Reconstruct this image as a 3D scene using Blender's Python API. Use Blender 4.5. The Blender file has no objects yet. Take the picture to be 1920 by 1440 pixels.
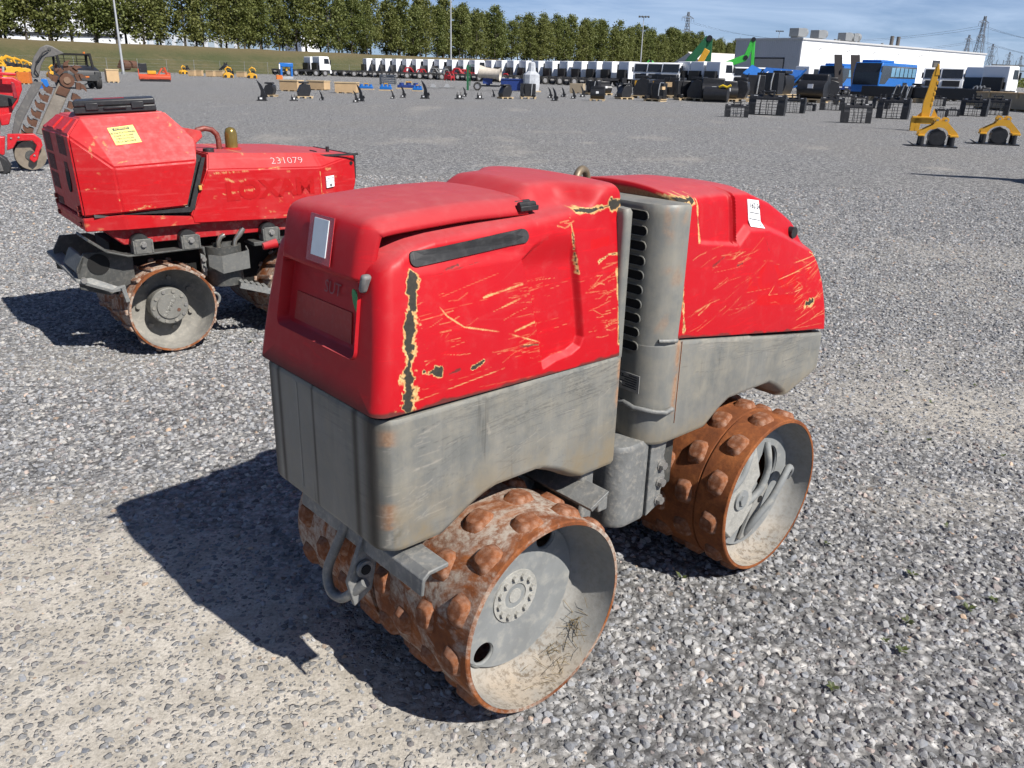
import bpy, bmesh, math, random
import numpy as np
from mathutils import Vector, Matrix

random.seed(7); RNG = np.random.default_rng(7)
scene = bpy.context.scene
COL = scene.collection

# ------------------------------------------------------------------ camera
F_PX = 1545.05; PITCH = math.radians(20.774); ROLL = math.radians(1.4755); CAM_H = 1.5501
_cp, _sp = math.cos(PITCH), math.sin(PITCH)
_r = np.array([1, 0, 0.]); CD = np.array([0, _cp, -_sp]); _u = np.array([0, _sp, _cp])
CR = math.cos(ROLL)*_r + math.sin(ROLL)*_u
CU = -math.sin(ROLL)*_r + math.cos(ROLL)*_u
CAM = np.array([0, 0, CAM_H])
cam_data = bpy.data.cameras.new('camera'); cam = bpy.data.objects.new('camera', cam_data); COL.objects.link(cam)
cam_data.sensor_fit = 'HORIZONTAL'; cam_data.sensor_width = 36.0; cam_data.lens = F_PX/1920*36
cam_data.clip_start = 0.05; cam_data.clip_end = 6000
m = Matrix(((CR[0], CU[0], -CD[0], 0), (CR[1], CU[1], -CD[1], 0), (CR[2], CU[2], -CD[2], CAM_H), (0, 0, 0, 1)))
cam.matrix_world = m
scene.camera = cam

# ------------------------------------------------------------------ sky, sun, exposure
SUN_DIR = np.array([0.800, -0.662, 1.06]); SUN_DIR /= np.linalg.norm(SUN_DIR)
SUN_EL = math.asin(SUN_DIR[2]); SUN_AZ = math.atan2(SUN_DIR[0], SUN_DIR[1])
world = bpy.data.worlds.new('World'); scene.world = world; world.use_nodes = True
wn = world.node_tree; wn.nodes.clear()
L = wn.links.new
wo = wn.nodes.new('ShaderNodeOutputWorld'); bg = wn.nodes.new('ShaderNodeBackground')
sky = wn.nodes.new('ShaderNodeTexSky'); sky.sky_type = 'NISHITA'; sky.sun_disc = False
sky.sun_elevation = SUN_EL; sky.sun_rotation = SUN_AZ
sky.air_density = 0.6; sky.dust_density = 0.5; sky.ozone_density = 3.0; sky.altitude = 0
tc = wn.nodes.new('ShaderNodeTexCoord'); mp = wn.nodes.new('ShaderNodeMapping')
mp.inputs['Scale'].default_value = (2.2, 2.2, 16.0)
nz = wn.nodes.new('ShaderNodeTexNoise'); nz.inputs['Scale'].default_value = 2.1
nz.inputs['Detail'].default_value = 7; nz.inputs['Roughness'].default_value = 0.6; nz.inputs['Distortion'].default_value = 0.6
cr = wn.nodes.new('ShaderNodeValToRGB')
cr.color_ramp.elements[0].position = 0.42; cr.color_ramp.elements[0].color = (0, 0, 0, 1)
cr.color_ramp.elements[1].position = 0.78; cr.color_ramp.elements[1].color = (0.6, 0.6, 0.6, 1)
mixs = wn.nodes.new('ShaderNodeMixRGB'); mixs.blend_type = 'MIX'
mixs.inputs['Color2'].default_value = (9.0, 11.0, 14.0, 1)
tint = wn.nodes.new('ShaderNodeMixRGB'); tint.blend_type = 'MULTIPLY'; tint.inputs['Fac'].default_value = 1.0
tint.inputs['Color2'].default_value = (0.74, 0.92, 1.20, 1)
L(tc.outputs['Generated'], mp.inputs['Vector']); L(mp.outputs['Vector'], nz.inputs['Vector'])
# a thin veil is seen through a longer path near the horizon
sx = wn.nodes.new('ShaderNodeSeparateXYZ'); L(tc.outputs['Generated'], sx.inputs[0])
def wm(op, a, b):
    nd = wn.nodes.new('ShaderNodeMath'); nd.operation = op
    for i_, v_ in enumerate((a, b)):
        if isinstance(v_, bpy.types.NodeSocket): L(v_, nd.inputs[i_])
        else: nd.inputs[i_].default_value = v_
    return nd.outputs[0]
path_ = wm('MINIMUM', wm('DIVIDE', 0.13, wm('ADD', wm('MAXIMUM', sx.outputs['Z'], 0.0), 0.10)), 1.0)
L(nz.outputs['Fac'], cr.inputs['Fac']); veil = wm('MULTIPLY', wm('ADD', cr.outputs['Color'], 0.30), path_); L(veil, mixs.inputs['Fac'])
L(sky.outputs['Color'], tint.inputs['Color1']); L(tint.outputs['Color'], mixs.inputs['Color1'])
L(mixs.outputs['Color'], bg.inputs['Color']); L(bg.outputs['Background'], wo.inputs['Surface'])
bg.inputs['Strength'].default_value = 0.05

sun_data = bpy.data.lights.new('sun', 'SUN'); sun = bpy.data.objects.new('sun', sun_data); COL.objects.link(sun)
sun_data.energy = 5.0; sun_data.angle = math.radians(0.53); sun_data.color = (1.0, 0.955, 0.89)
sun.rotation_euler = Vector(SUN_DIR).to_track_quat('Z', 'Y').to_euler(); sun.location = (6, -6, 12)
scene.view_settings.view_transform = 'Standard'; scene.view_settings.look = 'None'
scene.view_settings.exposure = 0.58; scene.view_settings.gamma = 1.0; scene.view_settings.use_curve_mapping = False
scene.cycles.max_bounces = 5; scene.cycles.diffuse_bounces = 2; scene.cycles.glossy_bounces = 2; scene.cycles.use_adaptive_sampling = True; scene.cycles.adaptive_threshold = 0.02; scene.cycles.adaptive_min_samples = 16; scene.cycles.transparent_max_bounces = 8
scene.cycles.use_denoising = True

# ------------------------------------------------------------------ placement helpers
def ray(x, y): return CD + CR*(x-960)/F_PX + CU*(720-y)/F_PX
def at(x, y):
    """ground point seen at photo pixel (x, y)"""
    q = ray(x, y); t = (0-CAM_H)/q[2]; p = CAM+t*q
    return Vector((p[0], p[1], 0))
def hor(x): return 135.7+(x-960)*0.02576
def away(x, dist, z=0.0):
    """ground point at photo column x, dist metres from the camera"""
    q = ray(x, hor(x)+2); h = math.hypot(q[0], q[1])
    return Vector((q[0]/h*dist, q[1]/h*dist, z))
def mpp(p):
    """metres per photo pixel at a point"""
    return float((np.array(p)-CAM)@CD)/F_PX
def facing(p): return math.atan2(p.y, p.x)-math.pi/2      # rz that turns local -Y towards the camera

# ------------------------------------------------------------------ numpy noise
def _hash(i, j, s):
    h = (i*374761393+j*668265263+s*1442695041) & 0xffffffff
    h = ((h ^ (h >> 13))*1274126177) & 0xffffffff
    return ((h ^ (h >> 16)) & 0xffff)/65535.0
def vnoise(x, y, s=0):
    x = np.asarray(x, float); y = np.asarray(y, float)
    xi = np.floor(x).astype(np.int64); yi = np.floor(y).astype(np.int64); fx = x-xi; fy = y-yi
    fx = fx*fx*(3-2*fx); fy = fy*fy*(3-2*fy)
    a = _hash(xi, yi, s); b = _hash(xi+1, yi, s); c = _hash(xi, yi+1, s); d = _hash(xi+1, yi+1, s)
    return (a*(1-fx)+b*fx)*(1-fy)+(c*(1-fx)+d*fx)*fy
def fbm(x, y, o=4, s=0):
    v = 0; a = 0.5; t = 0
    for k in range(o): v = v+a*vnoise(np.asarray(x)*2**k, np.asarray(y)*2**k, s+k*17); t += a; a *= 0.5
    return v/t
def sstep(a, b, x):
    t = np.clip((x-a)/(b-a), 0, 1); return t*t*(3-2*t)
def seg_d(x, y, a, b):
    ax, ay = a; bx, by = b; dx, dy = bx-ax, by-ay; l = dx*dx+dy*dy+1e-12
    t = np.clip(((x-ax)*dx+(y-ay)*dy)/l, 0, 1); return np.hypot(x-ax-t*dx, y-ay-t*dy), t
def poly_sd(x, y, P):
    """signed distance to polygon, negative inside"""
    d = np.full(np.shape(x), 1e9); ins = np.zeros(np.shape(x), bool); n = len(P)
    for i in range(n):
        a, b = P[i], P[(i+1) % n]; d = np.minimum(d, seg_d(x, y, a, b)[0])
        if a[1] != b[1]:
            c = ((a[1] > y) != (b[1] > y)) & (x < (b[0]-a[0])*(y-a[1])/(b[1]-a[1])+a[0]); ins ^= c
    return np.where(ins, -d, d)

# ------------------------------------------------------------------ tagging and mesh building
def tag(o, label=None, cat=None, group=None, kind=None):
    if label: o['label'] = label
    if cat: o['category'] = cat
    if group: o['group'] = group
    if kind: o['kind'] = kind
    return o
def thing(name, label, cat, loc=(0, 0, 0), rz=0, group=None, scale=1.0):
    o = bpy.data.objects.new(name, None); COL.objects.link(o); o.location = loc; o.rotation_euler = (0, 0, rz)
    o.empty_display_size = 0.1
    if scale != 1.0: o.scale = (scale, scale, scale)
    return tag(o, label, cat, group)
def link(name, me, parent=None, mat=None):
    o = bpy.data.objects.new(name, me); COL.objects.link(o)
    if parent is not None: o.parent = parent
    if mat is not None and not me.materials: me.materials.append(mat)
    return o
def copy_tree(o, parent=None):
    c = o.copy(); COL.objects.link(c); c.parent = parent
    for ch in o.children: copy_tree(ch, c)
    return c
def np_mesh(name, V, Fq, smooth=True):
    V = np.asarray(V, np.float32); Fq = np.asarray(Fq, np.int32)
    me = bpy.data.meshes.new(name); nf, k = Fq.shape
    me.vertices.add(len(V)); me.vertices.foreach_set('co', V.ravel())
    me.loops.add(nf*k); me.loops.foreach_set('vertex_index', Fq.ravel())
    me.polygons.add(nf); me.polygons.foreach_set('loop_start', np.arange(0, nf*k, k, dtype=np.int32))
    me.update(calc_edges=True)
    if smooth: me.polygons.foreach_set('use_smooth', np.ones(nf, bool))
    return me
def set_attr(me, name, arr):
    a = me.attributes.new(name, 'FLOAT', 'POINT'); a.data.foreach_set('value', np.asarray(arr, np.float32).ravel())

class MB:
    def __init__(s): s.v = []; s.f = []
    def add(s, vs, fs):
        n = len(s.v); s.v += [tuple(map(float, p)) for p in vs]; s.f += [tuple(i+n for i in f) for f in fs]; return s
    def box(s, c, d, rot=None):
        x, y, z = d[0]/2, d[1]/2, d[2]/2
        P = [Vector(p) for p in ((-x, -y, -z), (x, -y, -z), (x, y, -z), (-x, y, -z), (-x, -y, z), (x, -y, z), (x, y, z), (-x, y, z))]
        if rot is not None: P = [rot @ p for p in P]
        c = Vector(c)
        return s.add([p+c for p in P], [(3, 2, 1, 0), (4, 5, 6, 7), (0, 1, 5, 4), (1, 2, 6, 5), (2, 3, 7, 6), (3, 0, 4, 7)])
    def b(s, x0, x1, y0, y1, z0, z1): return s.box(((x0+x1)/2, (y0+y1)/2, (z0+z1)/2), (x1-x0, y1-y0, z1-z0))
    def cyl(s, p0, p1, r0, r1=None, n=16, caps=True):
        r1 = r0 if r1 is None else r1; p0 = Vector(p0); p1 = Vector(p1); d = (p1-p0).normalized()
        a = d.orthogonal().normalized(); b = d.cross(a)
        vs = []
        for p, r in ((p0, r0), (p1, r1)):
            vs += [p+r*(math.cos(2*math.pi*i/n)*a+math.sin(2*math.pi*i/n)*b) for i in range(n)]
        fs = [(i, (i+1) % n, n+(i+1) % n, n+i) for i in range(n)]
        if caps: fs += [tuple(range(n-1, -1, -1)), tuple(range(n, 2*n))]
        return s.add(vs, fs)
    def bar(s, p0, p1, w, h):
        p0 = Vector(p0); p1 = Vector(p1); d = (p1-p0); l = d.length; q = d.to_track_quat('X', 'Z')
        return s.box((p0+p1)/2, (l, w, h), q.to_matrix())
    def tube(s, pts, r, n=8, closed=False):
        pts = [Vector(p) for p in pts]; N = len(pts); rings = []; prev = None
        for i in range(N):
            if closed: t = pts[(i+1) % N]-pts[i-1]
            else: t = pts[min(i+1, N-1)]-pts[max(i-1, 0)]
            t.normalize()
            a = t.orthogonal().normalized() if prev is None else (prev-t*prev.dot(t)).normalized()
            prev = a; b = t.cross(a); rr = r[i] if isinstance(r, (list, tuple)) else r
            rings.append([pts[i]+rr*(math.cos(2*math.pi*k/n)*a+math.sin(2*math.pi*k/n)*b) for k in range(n)])
        vs = [p for R in rings for p in R]; fs = []
        for i in range(N if closed else N-1):
            j = (i+1) % N
            fs += [(i*n+k, i*n+(k+1) % n, j*n+(k+1) % n, j*n+k) for k in range(n)]
        if not closed: fs += [tuple(range(n-1, -1, -1)), tuple(range((N-1)*n, N*n))]
        return s.add(vs, fs)
    def prism(s, poly, a0, a1, axis='y'):
        """poly (p,q) extruded along axis from a0 to a1; axis y: p=x q=z, x: p=y q=z, z: p=x q=y"""
        def P(p, q, a): return {'y': (p, a, q), 'x': (a, p, q), 'z': (p, q, a)}[axis]
        n = len(poly); vs = [P(p, q, a0) for p, q in poly]+[P(p, q, a1) for p, q in poly]
        fs = [(i, (i+1) % n, n+(i+1) % n, n+i) for i in range(n)]+[tuple(range(n-1, -1, -1)), tuple(range(n, 2*n))]
        return s.add(vs, fs)
    def lathe(s, prof, n=32, axis='y', c=(0, 0, 0), a0=0, closed=False):
        """prof list of (r, h) turned round axis"""
        vs = []
        for i in range(n):
            t = 2*math.pi*i/n+a0; co, si = math.cos(t), math.sin(t)
            for r, h in prof:
                p = {'y': (r*co, h, r*si), 'z': (r*co, r*si, h), 'x': (h, r*co, r*si)}[axis]
                vs.append((p[0]+c[0], p[1]+c[1], p[2]+c[2]))
        m_ = len(prof); fs = []
        for i in range(n):
            j = (i+1) % n
            for k in range(m_ if closed else m_-1):
                k2 = (k+1) % m_
                fs.append((i*m_+k, i*m_+k2, j*m_+k2, j*m_+k))
        return s.add(vs, fs)
    def mesh(s, name, smooth=None):
        me = bpy.data.meshes.new(name); me.from_pydata(s.v, [], s.f)
        bm = bmesh.new(); bm.from_mesh(me); bmesh.ops.recalc_face_normals(bm, faces=bm.faces); bm.to_mesh(me); bm.free()
        if smooth:
            me.polygons.foreach_set('use_smooth', np.ones(len(me.polygons), bool)); me.set_sharp_from_angle(angle=math.radians(smooth))
        me.update(); return me
    def build(s, name, mat, parent=None, smooth=None, bevel=0, seg=2):
        o = link(name, s.mesh(name, smooth), parent, mat)
        if bevel:
            b = o.modifiers.new('bevel', 'BEVEL'); b.width = bevel; b.segments = seg; b.limit_method = 'ANGLE'; b.angle_limit = math.radians(40)
            o.data.polygons.foreach_set('use_smooth', np.ones(len(o.data.polygons), bool)); o.data.set_sharp_from_angle(angle=math.radians(35))
            b.harden_normals = False
        return o
def text_mesh(body, size, bold=0.0):
    c = bpy.data.curves.new('txt', 'FONT'); c.body = body; c.size = size; c.offset = bold; c.resolution_u = 3
    c.align_x = 'CENTER'; c.align_y = 'CENTER'
    o = bpy.data.objects.new('txt', c); COL.objects.link(o)
    dg = bpy.context.evaluated_depsgraph_get(); me = bpy.data.meshes.new_from_object(o.evaluated_get(dg))
    bpy.data.objects.remove(o); bpy.data.curves.remove(c); me.materials.clear()
    return me

# ------------------------------------------------------------------ materials
class NT:
    def __init__(s, name):
        s.m = bpy.data.materials.new(name); s.m.use_nodes = True; s.t = s.m.node_tree; s.t.nodes.clear()
        s.out = s.t.nodes.new('ShaderNodeOutputMaterial'); s.p = s.t.nodes.new('ShaderNodeBsdfPrincipled')
        s.t.links.new(s.p.outputs[0], s.out.inputs[0])
    def n(s, typ, **kw):
        nd = s.t.nodes.new(typ)
        for k, v in kw.items():
            if k in nd.inputs:
                if hasattr(v, 'is_linked') or isinstance(v, bpy.types.NodeSocket): s.t.links.new(v, nd.inputs[k])
                else: nd.inputs[k].default_value = v
            else: setattr(nd, k, v)
        return nd
    def l(s, a, b): s.t.links.new(a, b)
    def obj(s, scale=(1, 1, 1)):
        t = s.n('ShaderNodeTexCoord'); mp = s.n('ShaderNodeMapping'); mp.inputs['Scale'].default_value = scale
        s.l(t.outputs['Object'], mp.inputs['Vector']); return mp.outputs['Vector']
    def noise(s, vec, scale, detail=4, rough=0.6, dist=0):
        nd = s.n('ShaderNodeTexNoise', Scale=scale, Detail=detail, Roughness=rough, Distortion=dist)
        s.l(vec, nd.inputs['Vector']); return nd.outputs['Fac']
    def ramp(s, fac, stops):
        r = s.n('ShaderNodeValToRGB'); e = r.color_ramp.elements
        while len(e) < len(stops): e.new(0.5)
        for i, (p, c) in enumerate(stops):
            e[i].position = p; e[i].color = (c, c, c, 1) if isinstance(c, (int, float)) else (*c, 1)
        s.l(fac, r.inputs['Fac']); return r.outputs['Color']
    def mix(s, fac, a, b, mode='MIX'):
        nd = s.n('ShaderNodeMixRGB'); nd.blend_type = mode
        for key, v in (('Fac', fac), ('Color1', a), ('Color2', b)):
            if isinstance(v, bpy.types.NodeSocket): s.l(v, nd.inputs[key])
            elif isinstance(v, (int, float)): nd.inputs[key].default_value = v
            else: nd.inputs[key].default_value = (*v, 1)
        return nd.outputs['Color']
    def math(s, op, a, b=0.0):
        nd = s.n('ShaderNodeMath'); nd.operation = op
        for i, v in enumerate((a, b)):
            if isinstance(v, bpy.types.NodeSocket): s.l(v, nd.inputs[i])
            else: nd.inputs[i].default_value = v
        return nd.outputs[0]
    def attr(s, name, typ='GEOMETRY'):
        a = s.n('ShaderNodeAttribute'); a.attribute_name = name; a.attribute_type = typ; return a.outputs['Fac']
    def bump(s, h, strength=0.3, dist=0.01):
        b = s.n('ShaderNodeBump'); b.inputs['Strength'].default_value = strength; b.inputs['Distance'].default_value = dist
        s.l(h, b.inputs['Height']); s.l(b.outputs[0], s.p.inputs['Normal'])
    def base(s, c):
        if isinstance(c, bpy.types.NodeSocket): s.l(c, s.p.inputs['Base Color'])
        else: s.p.inputs['Base Color'].default_value = (*c, 1)
    def rough(s, r):
        if isinstance(r, bpy.types.NodeSocket): s.l(r, s.p.inputs['Roughness'])
        else: s.p.inputs['Roughness'].default_value = r
_mats = {}
def paint(name, col, rough=0.5, metal=0.0, var=0.25, scale=8.0, dust=0.15, dustcol=(0.34, 0.31, 0.26), bump=0.0):
    """plain procedural paint: two noises vary the tone and lay thin dust on it"""
    if name in _mats: return _mats[name]
    t = NT(name); v = t.obj(); n1 = t.noise(v, scale, 5); n2 = t.noise(v, scale*4.3, 4)
    dark = tuple(max(0, c*(1-var)) for c in col)
    c = t.mix(t.ramp(n1, [(0.3, 0), (0.7, 1)]), dark, col)
    c = t.mix(t.math('MULTIPLY', t.ramp(n2, [(0.5, 0), (0.75, 1)]), dust), c, dustcol)
    t.base(c); t.rough(rough); t.p.inputs['Metallic'].default_value = metal
    if bump: t.bump(n2, bump, 0.01)
    _mats[name] = t.m; return t.m
# ================================================================== ground
def mat_ground():
    t = NT('gravel_ground'); tcn = t.n('ShaderNodeTexCoord'); v = tcn.outputs['Object']
    dust = t.attr('dust')
    vo = t.n('ShaderNodeTexVoronoi', Scale=38.0, Randomness=1.0); t.l(v, vo.inputs['Vector'])
    vo2 = t.n('ShaderNodeTexVoronoi', Scale=15.0, Randomness=1.0); t.l(v, vo2.inputs['Vector'])
    sep = t.n('ShaderNodeSeparateColor'); t.l(vo.outputs['Color'], sep.inputs[0])
    sep2 = t.n('ShaderNodeSeparateColor'); t.l(vo2.outputs['Color'], sep2.inputs[0])
    g = t.ramp(sep.outputs[0], [(0.0, (0.115, 0.118, 0.126)), (0.3, (0.225, 0.229, 0.236)), (0.62, (0.335, 0.336, 0.342)), (0.85, (0.44, 0.43, 0.415)), (1.0, (0.60, 0.59, 0.57))])
    g = t.mix(0.35, g, t.ramp(sep2.outputs[0], [(0.0, (0.15, 0.155, 0.165)), (1.0, (0.38, 0.375, 0.365))]))
    edge = t.ramp(vo.outputs['Distance'], [(0.25, 1.0), (0.75, 0.35)])
    g = t.mix(1.0, g, edge, 'MULTIPLY')
    big = t.noise(v, 0.16, 5, 0.6, 0.4); mid = t.noise(v, 1.3, 5, 0.65)
    g = t.mix(t.math('MULTIPLY', t.ramp(big, [(0.42, 0), (0.62, 1)]), 0.35), g, (0.20, 0.19, 0.175))
    spk = t.noise(v, 11, 6, 0.85); g = t.mix(1.0, g, t.ramp(spk, [(0.40, (0.50, 0.51, 0.53)), (0.5, (1.0, 1.0, 1.0)), (0.60, (1.45, 1.44, 1.42))]), 'MULTIPLY')  # light and shade of stone clumps put into the colour as speckle
    nearm = t.attr('near'); fine = t.noise(v, 90, 4, 0.7); f2 = t.noise(v, 9, 5, 0.65)
    d = t.mix(t.ramp(f2, [(0.35, 0), (0.68, 1)]), (0.34, 0.310, 0.262), (0.50, 0.465, 0.41))
    d = t.mix(t.ramp(fine, [(0.38, 0.5), (0.55, 0)]), d, (0.19, 0.175, 0.15))
    # pebbles pressed flush into the dry fines
    wv = t.n('ShaderNodeVectorMath'); wv.operation = 'ADD'; nzv = t.n('ShaderNodeTexNoise', Scale=30.0, Detail=2.0); t.l(v, nzv.inputs['Vector'])
    sc_ = t.n('ShaderNodeVectorMath'); sc_.operation = 'SCALE'; sc_.inputs['Scale'].default_value = 0.025; t.l(nzv.outputs['Color'], sc_.inputs[0]); t.l(v, wv.inputs[0]); t.l(sc_.outputs[0], wv.inputs[1])
    peb = None
    for scl, thr in ((34.0, 0.42), (75.0, 0.50)):
        vp = t.n('ShaderNodeTexVoronoi', Scale=scl, Randomness=1.0); t.l(wv.outputs[0], vp.inputs['Vector']); sp3 = t.n('ShaderNodeSeparateColor'); t.l(vp.outputs['Color'], sp3.inputs[0])
        on_ = t.math('MULTIPLY', t.ramp(vp.outputs['Distance'], [(0.30, 1), (0.40, 0)]), t.ramp(t.math('ADD', sp3.outputs[1], t.math('MULTIPLY', t.math('SUBTRACT', t.noise(v, 2.6, 4, 0.6), 0.5), 1.6)), [(thr, 0), (thr+.02, 1)]))
        d = t.mix(t.math('MULTIPLY', on_, 0.85), d, t.ramp(sp3.outputs[0], [(0.0, (0.10, 0.105, 0.112)), (0.6, (0.22, 0.222, 0.225)), (1.0, (0.34, 0.32, 0.29))]))
        peb = on_ if peb is None else t.math('MAXIMUM', peb, on_)
    # pale dust streaks well beyond the stones in the foreground
    st = t.n('ShaderNodeMapping'); st.inputs['Scale'].default_value = (0.10, 0.34, 1); st.inputs['Rotation'].default_value = (0, 0, 0.12); t.l(v, st.inputs['Vector'])
    far = t.ramp(t.noise(st.outputs[0], 1.0, 6, 0.62, 0.5), [(0.50, 0), (0.85, 0.20)])
    msk = t.math('MAXIMUM', t.math('ADD', dust, t.math('MULTIPLY', t.math('SUBTRACT', mid, 0.5), 0.5)), t.math('MULTIPLY', far, mid))
    g = t.mix(t.math('MULTIPLY', nearm, 0.10), g, t.mix(0.5, d, (0.22, 0.21, 0.195)))      # fines lying between the loose stones
    c = t.mix(t.ramp(msk, [(0.15, 0), (0.85, 1)]), g, d)
    t.base(c); t.rough(0.92); t.p.inputs['Specular IOR Level'].default_value = 0.25
    h = t.math('ADD', t.math('MULTIPLY', t.math('SUBTRACT', 1.0, vo.outputs['Distance']), t.math('SUBTRACT', 1.0, msk)), t.math('ADD', t.math('MULTIPLY', fine, 0.25), t.math('MULTIPLY', peb, 0.35)))
    t.bump(h, 0.85, 0.018); return t.m
def axis_lines(lo, hi, step, far, growth=1.16):
    a = list(np.arange(lo, hi+1e-6, step)); s = step; x = hi
    while x < far: s *= growth; x += s; a.append(x)
    s = step; x = lo; pre = []
    while x > -far: s *= growth; x -= s; pre.append(x)
    return np.array(pre[::-1]+a)
def dust_field(x, y):
    n = fbm(x*0.55+3.1, y*0.55+1.7, 5, 3); n2 = fbm(x*2.3, y*2.3, 4, 9)
    d = sstep(0.52, 0.76, n*0.75+n2*0.25)*0.40
    def blob(cx, cy, rx, ry, amp):
        q = ((x-cx)/rx)**2+((y-cy)/ry)**2; return amp*np.exp(-q*1.1)
    b = blob(-0.75, 1.55, 0.85, 0.55, 1.15)+blob(-1.6, 2.2, 0.7, 0.7, 0.9)+blob(-0.15, 1.32, 0.5, 0.22, 1.0)
    b = b+blob(1.75, 2.9, 0.45, 0.25, 0.6)+blob(2.3, 3.9, 0.5, 0.5, 0.25)+blob(-2.6, 4.2, 1.0, 0.5, 0.5)+blob(0.85, 1.55, 0.25, 0.12, 0.6)
    b = b*(0.45+1.1*n2)
    g = blob(1.35, 1.75, 0.75, 0.55, 0.9)+blob(-2.4, 3.3, 0.7, 0.5, 0.5)+blob(0.5, 1.75, 0.4, 0.3, 0.5)
    return np.clip(d+b-g, 0, 1)
xs = axis_lines(-9, 9, 0.09, 2600); ys = axis_lines(0.4, 15, 0.09, 2600)
X, Y = np.meshgrid(xs, ys, indexing='ij'); nx, ny = X.shape
Zg = (fbm(X*0.9, Y*0.9, 3, 5)-0.5)*0.03*(np.hypot(X, Y) < 40)
# keep it level under the two rollers
for (cx, cy, rr) in ((0.2, 2.35, 1.2), (-2.0, 4.9, 1.4)):
    Zg *= sstep(0.7, 1.3, np.hypot(X-cx, Y-cy)/rr)
D_ = np.where((np.abs(X) < 30) & (Y < 40) & (Y > -5), dust_field(X, Y), 0.05)
idx = np.arange(nx*ny).reshape(nx, ny)
quads = np.stack([idx[:-1, :-1], idx[1:, :-1], idx[1:, 1:], idx[:-1, 1:]], -1).reshape(-1, 4)
gm = np_mesh('ground', np.stack([X, Y, Zg], -1).reshape(-1, 3), quads); set_attr(gm, 'dust', D_); set_attr(gm, 'near', sstep(13, 5, np.hypot(X, Y)))
ground = link('ground', gm, None, mat_ground()); tag(ground, kind='structure')

# ------------------------------------------------------------------ loose crushed stone in the foreground
def mat_stone():
    t = NT('crushed_stone'); a = t.attr('shade', 'INSTANCER'); hue = t.attr('hue', 'INSTANCER')
    c = t.ramp(a, [(0.0, (0.090, 0.094, 0.103)), (0.25, (0.165, 0.171, 0.183)), (0.55, (0.262, 0.265, 0.273)), (0.85, (0.36, 0.358, 0.352)), (1.0, (0.48, 0.468, 0.45))])
    w = t.ramp(hue, [(0.0, (0.95, 0.99, 1.07)), (0.6, (1, 1, 1)), (0.88, (1.0, 0.97, 0.92)), (0.93, (1.08, 0.94, 0.90)), (0.975, (1.12, 0.92, 0.84)), (0.99, (1.35, 0.98, 0.70))])
    c = t.mix(1.0, c, w, 'MULTIPLY')
    v = t.obj((1, 1, 1)); n = t.noise(v, 2.2, 5, 0.7)
    c = t.mix(t.ramp(n, [(0.35, 0.40), (0.6, 0.0)]), c, (0.27, 0.255, 0.225))
    t.base(c); t.rough(0.85); t.p.inputs['Specular IOR Level'].default_value = 0.3; t.bump(t.noise(v, 9, 4, 0.7), 0.35, 0.12); return t.m
stone_col = bpy.data.collections.new('stone_shapes'); ms = mat_stone()
for k in range(9):
    bm = bmesh.new(); sc = (1.0, RNG.uniform(0.65, 0.95), RNG.uniform(0.52, 0.82))
    for i in range(17):
        p = RNG.normal(size=3); p /= np.linalg.norm(p); p = p*sc*RNG.uniform(0.8, 1.05)
        bm.verts.new(p*0.5)
    r_ = bmesh.ops.convex_hull(bm, input=bm.verts)
    bmesh.ops.delete(bm, geom=[g for g in r_['geom_interior'] if isinstance(g, bmesh.types.BMVert)], context='VERTS')
    bmesh.ops.dissolve_limit(bm, angle_limit=0.25, verts=bm.verts, edges=bm.edges)
    bmesh.ops.bevel(bm, geom=bm.edges[:], offset=0.03, segments=1, affect='EDGES', clamp_overlap=True)
    me = bpy.data.meshes.new('stone'); bm.to_mesh(me); bm.free(); me.materials.append(ms)
    stone_col.objects.link(bpy.data.objects.new('stone', me))
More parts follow.
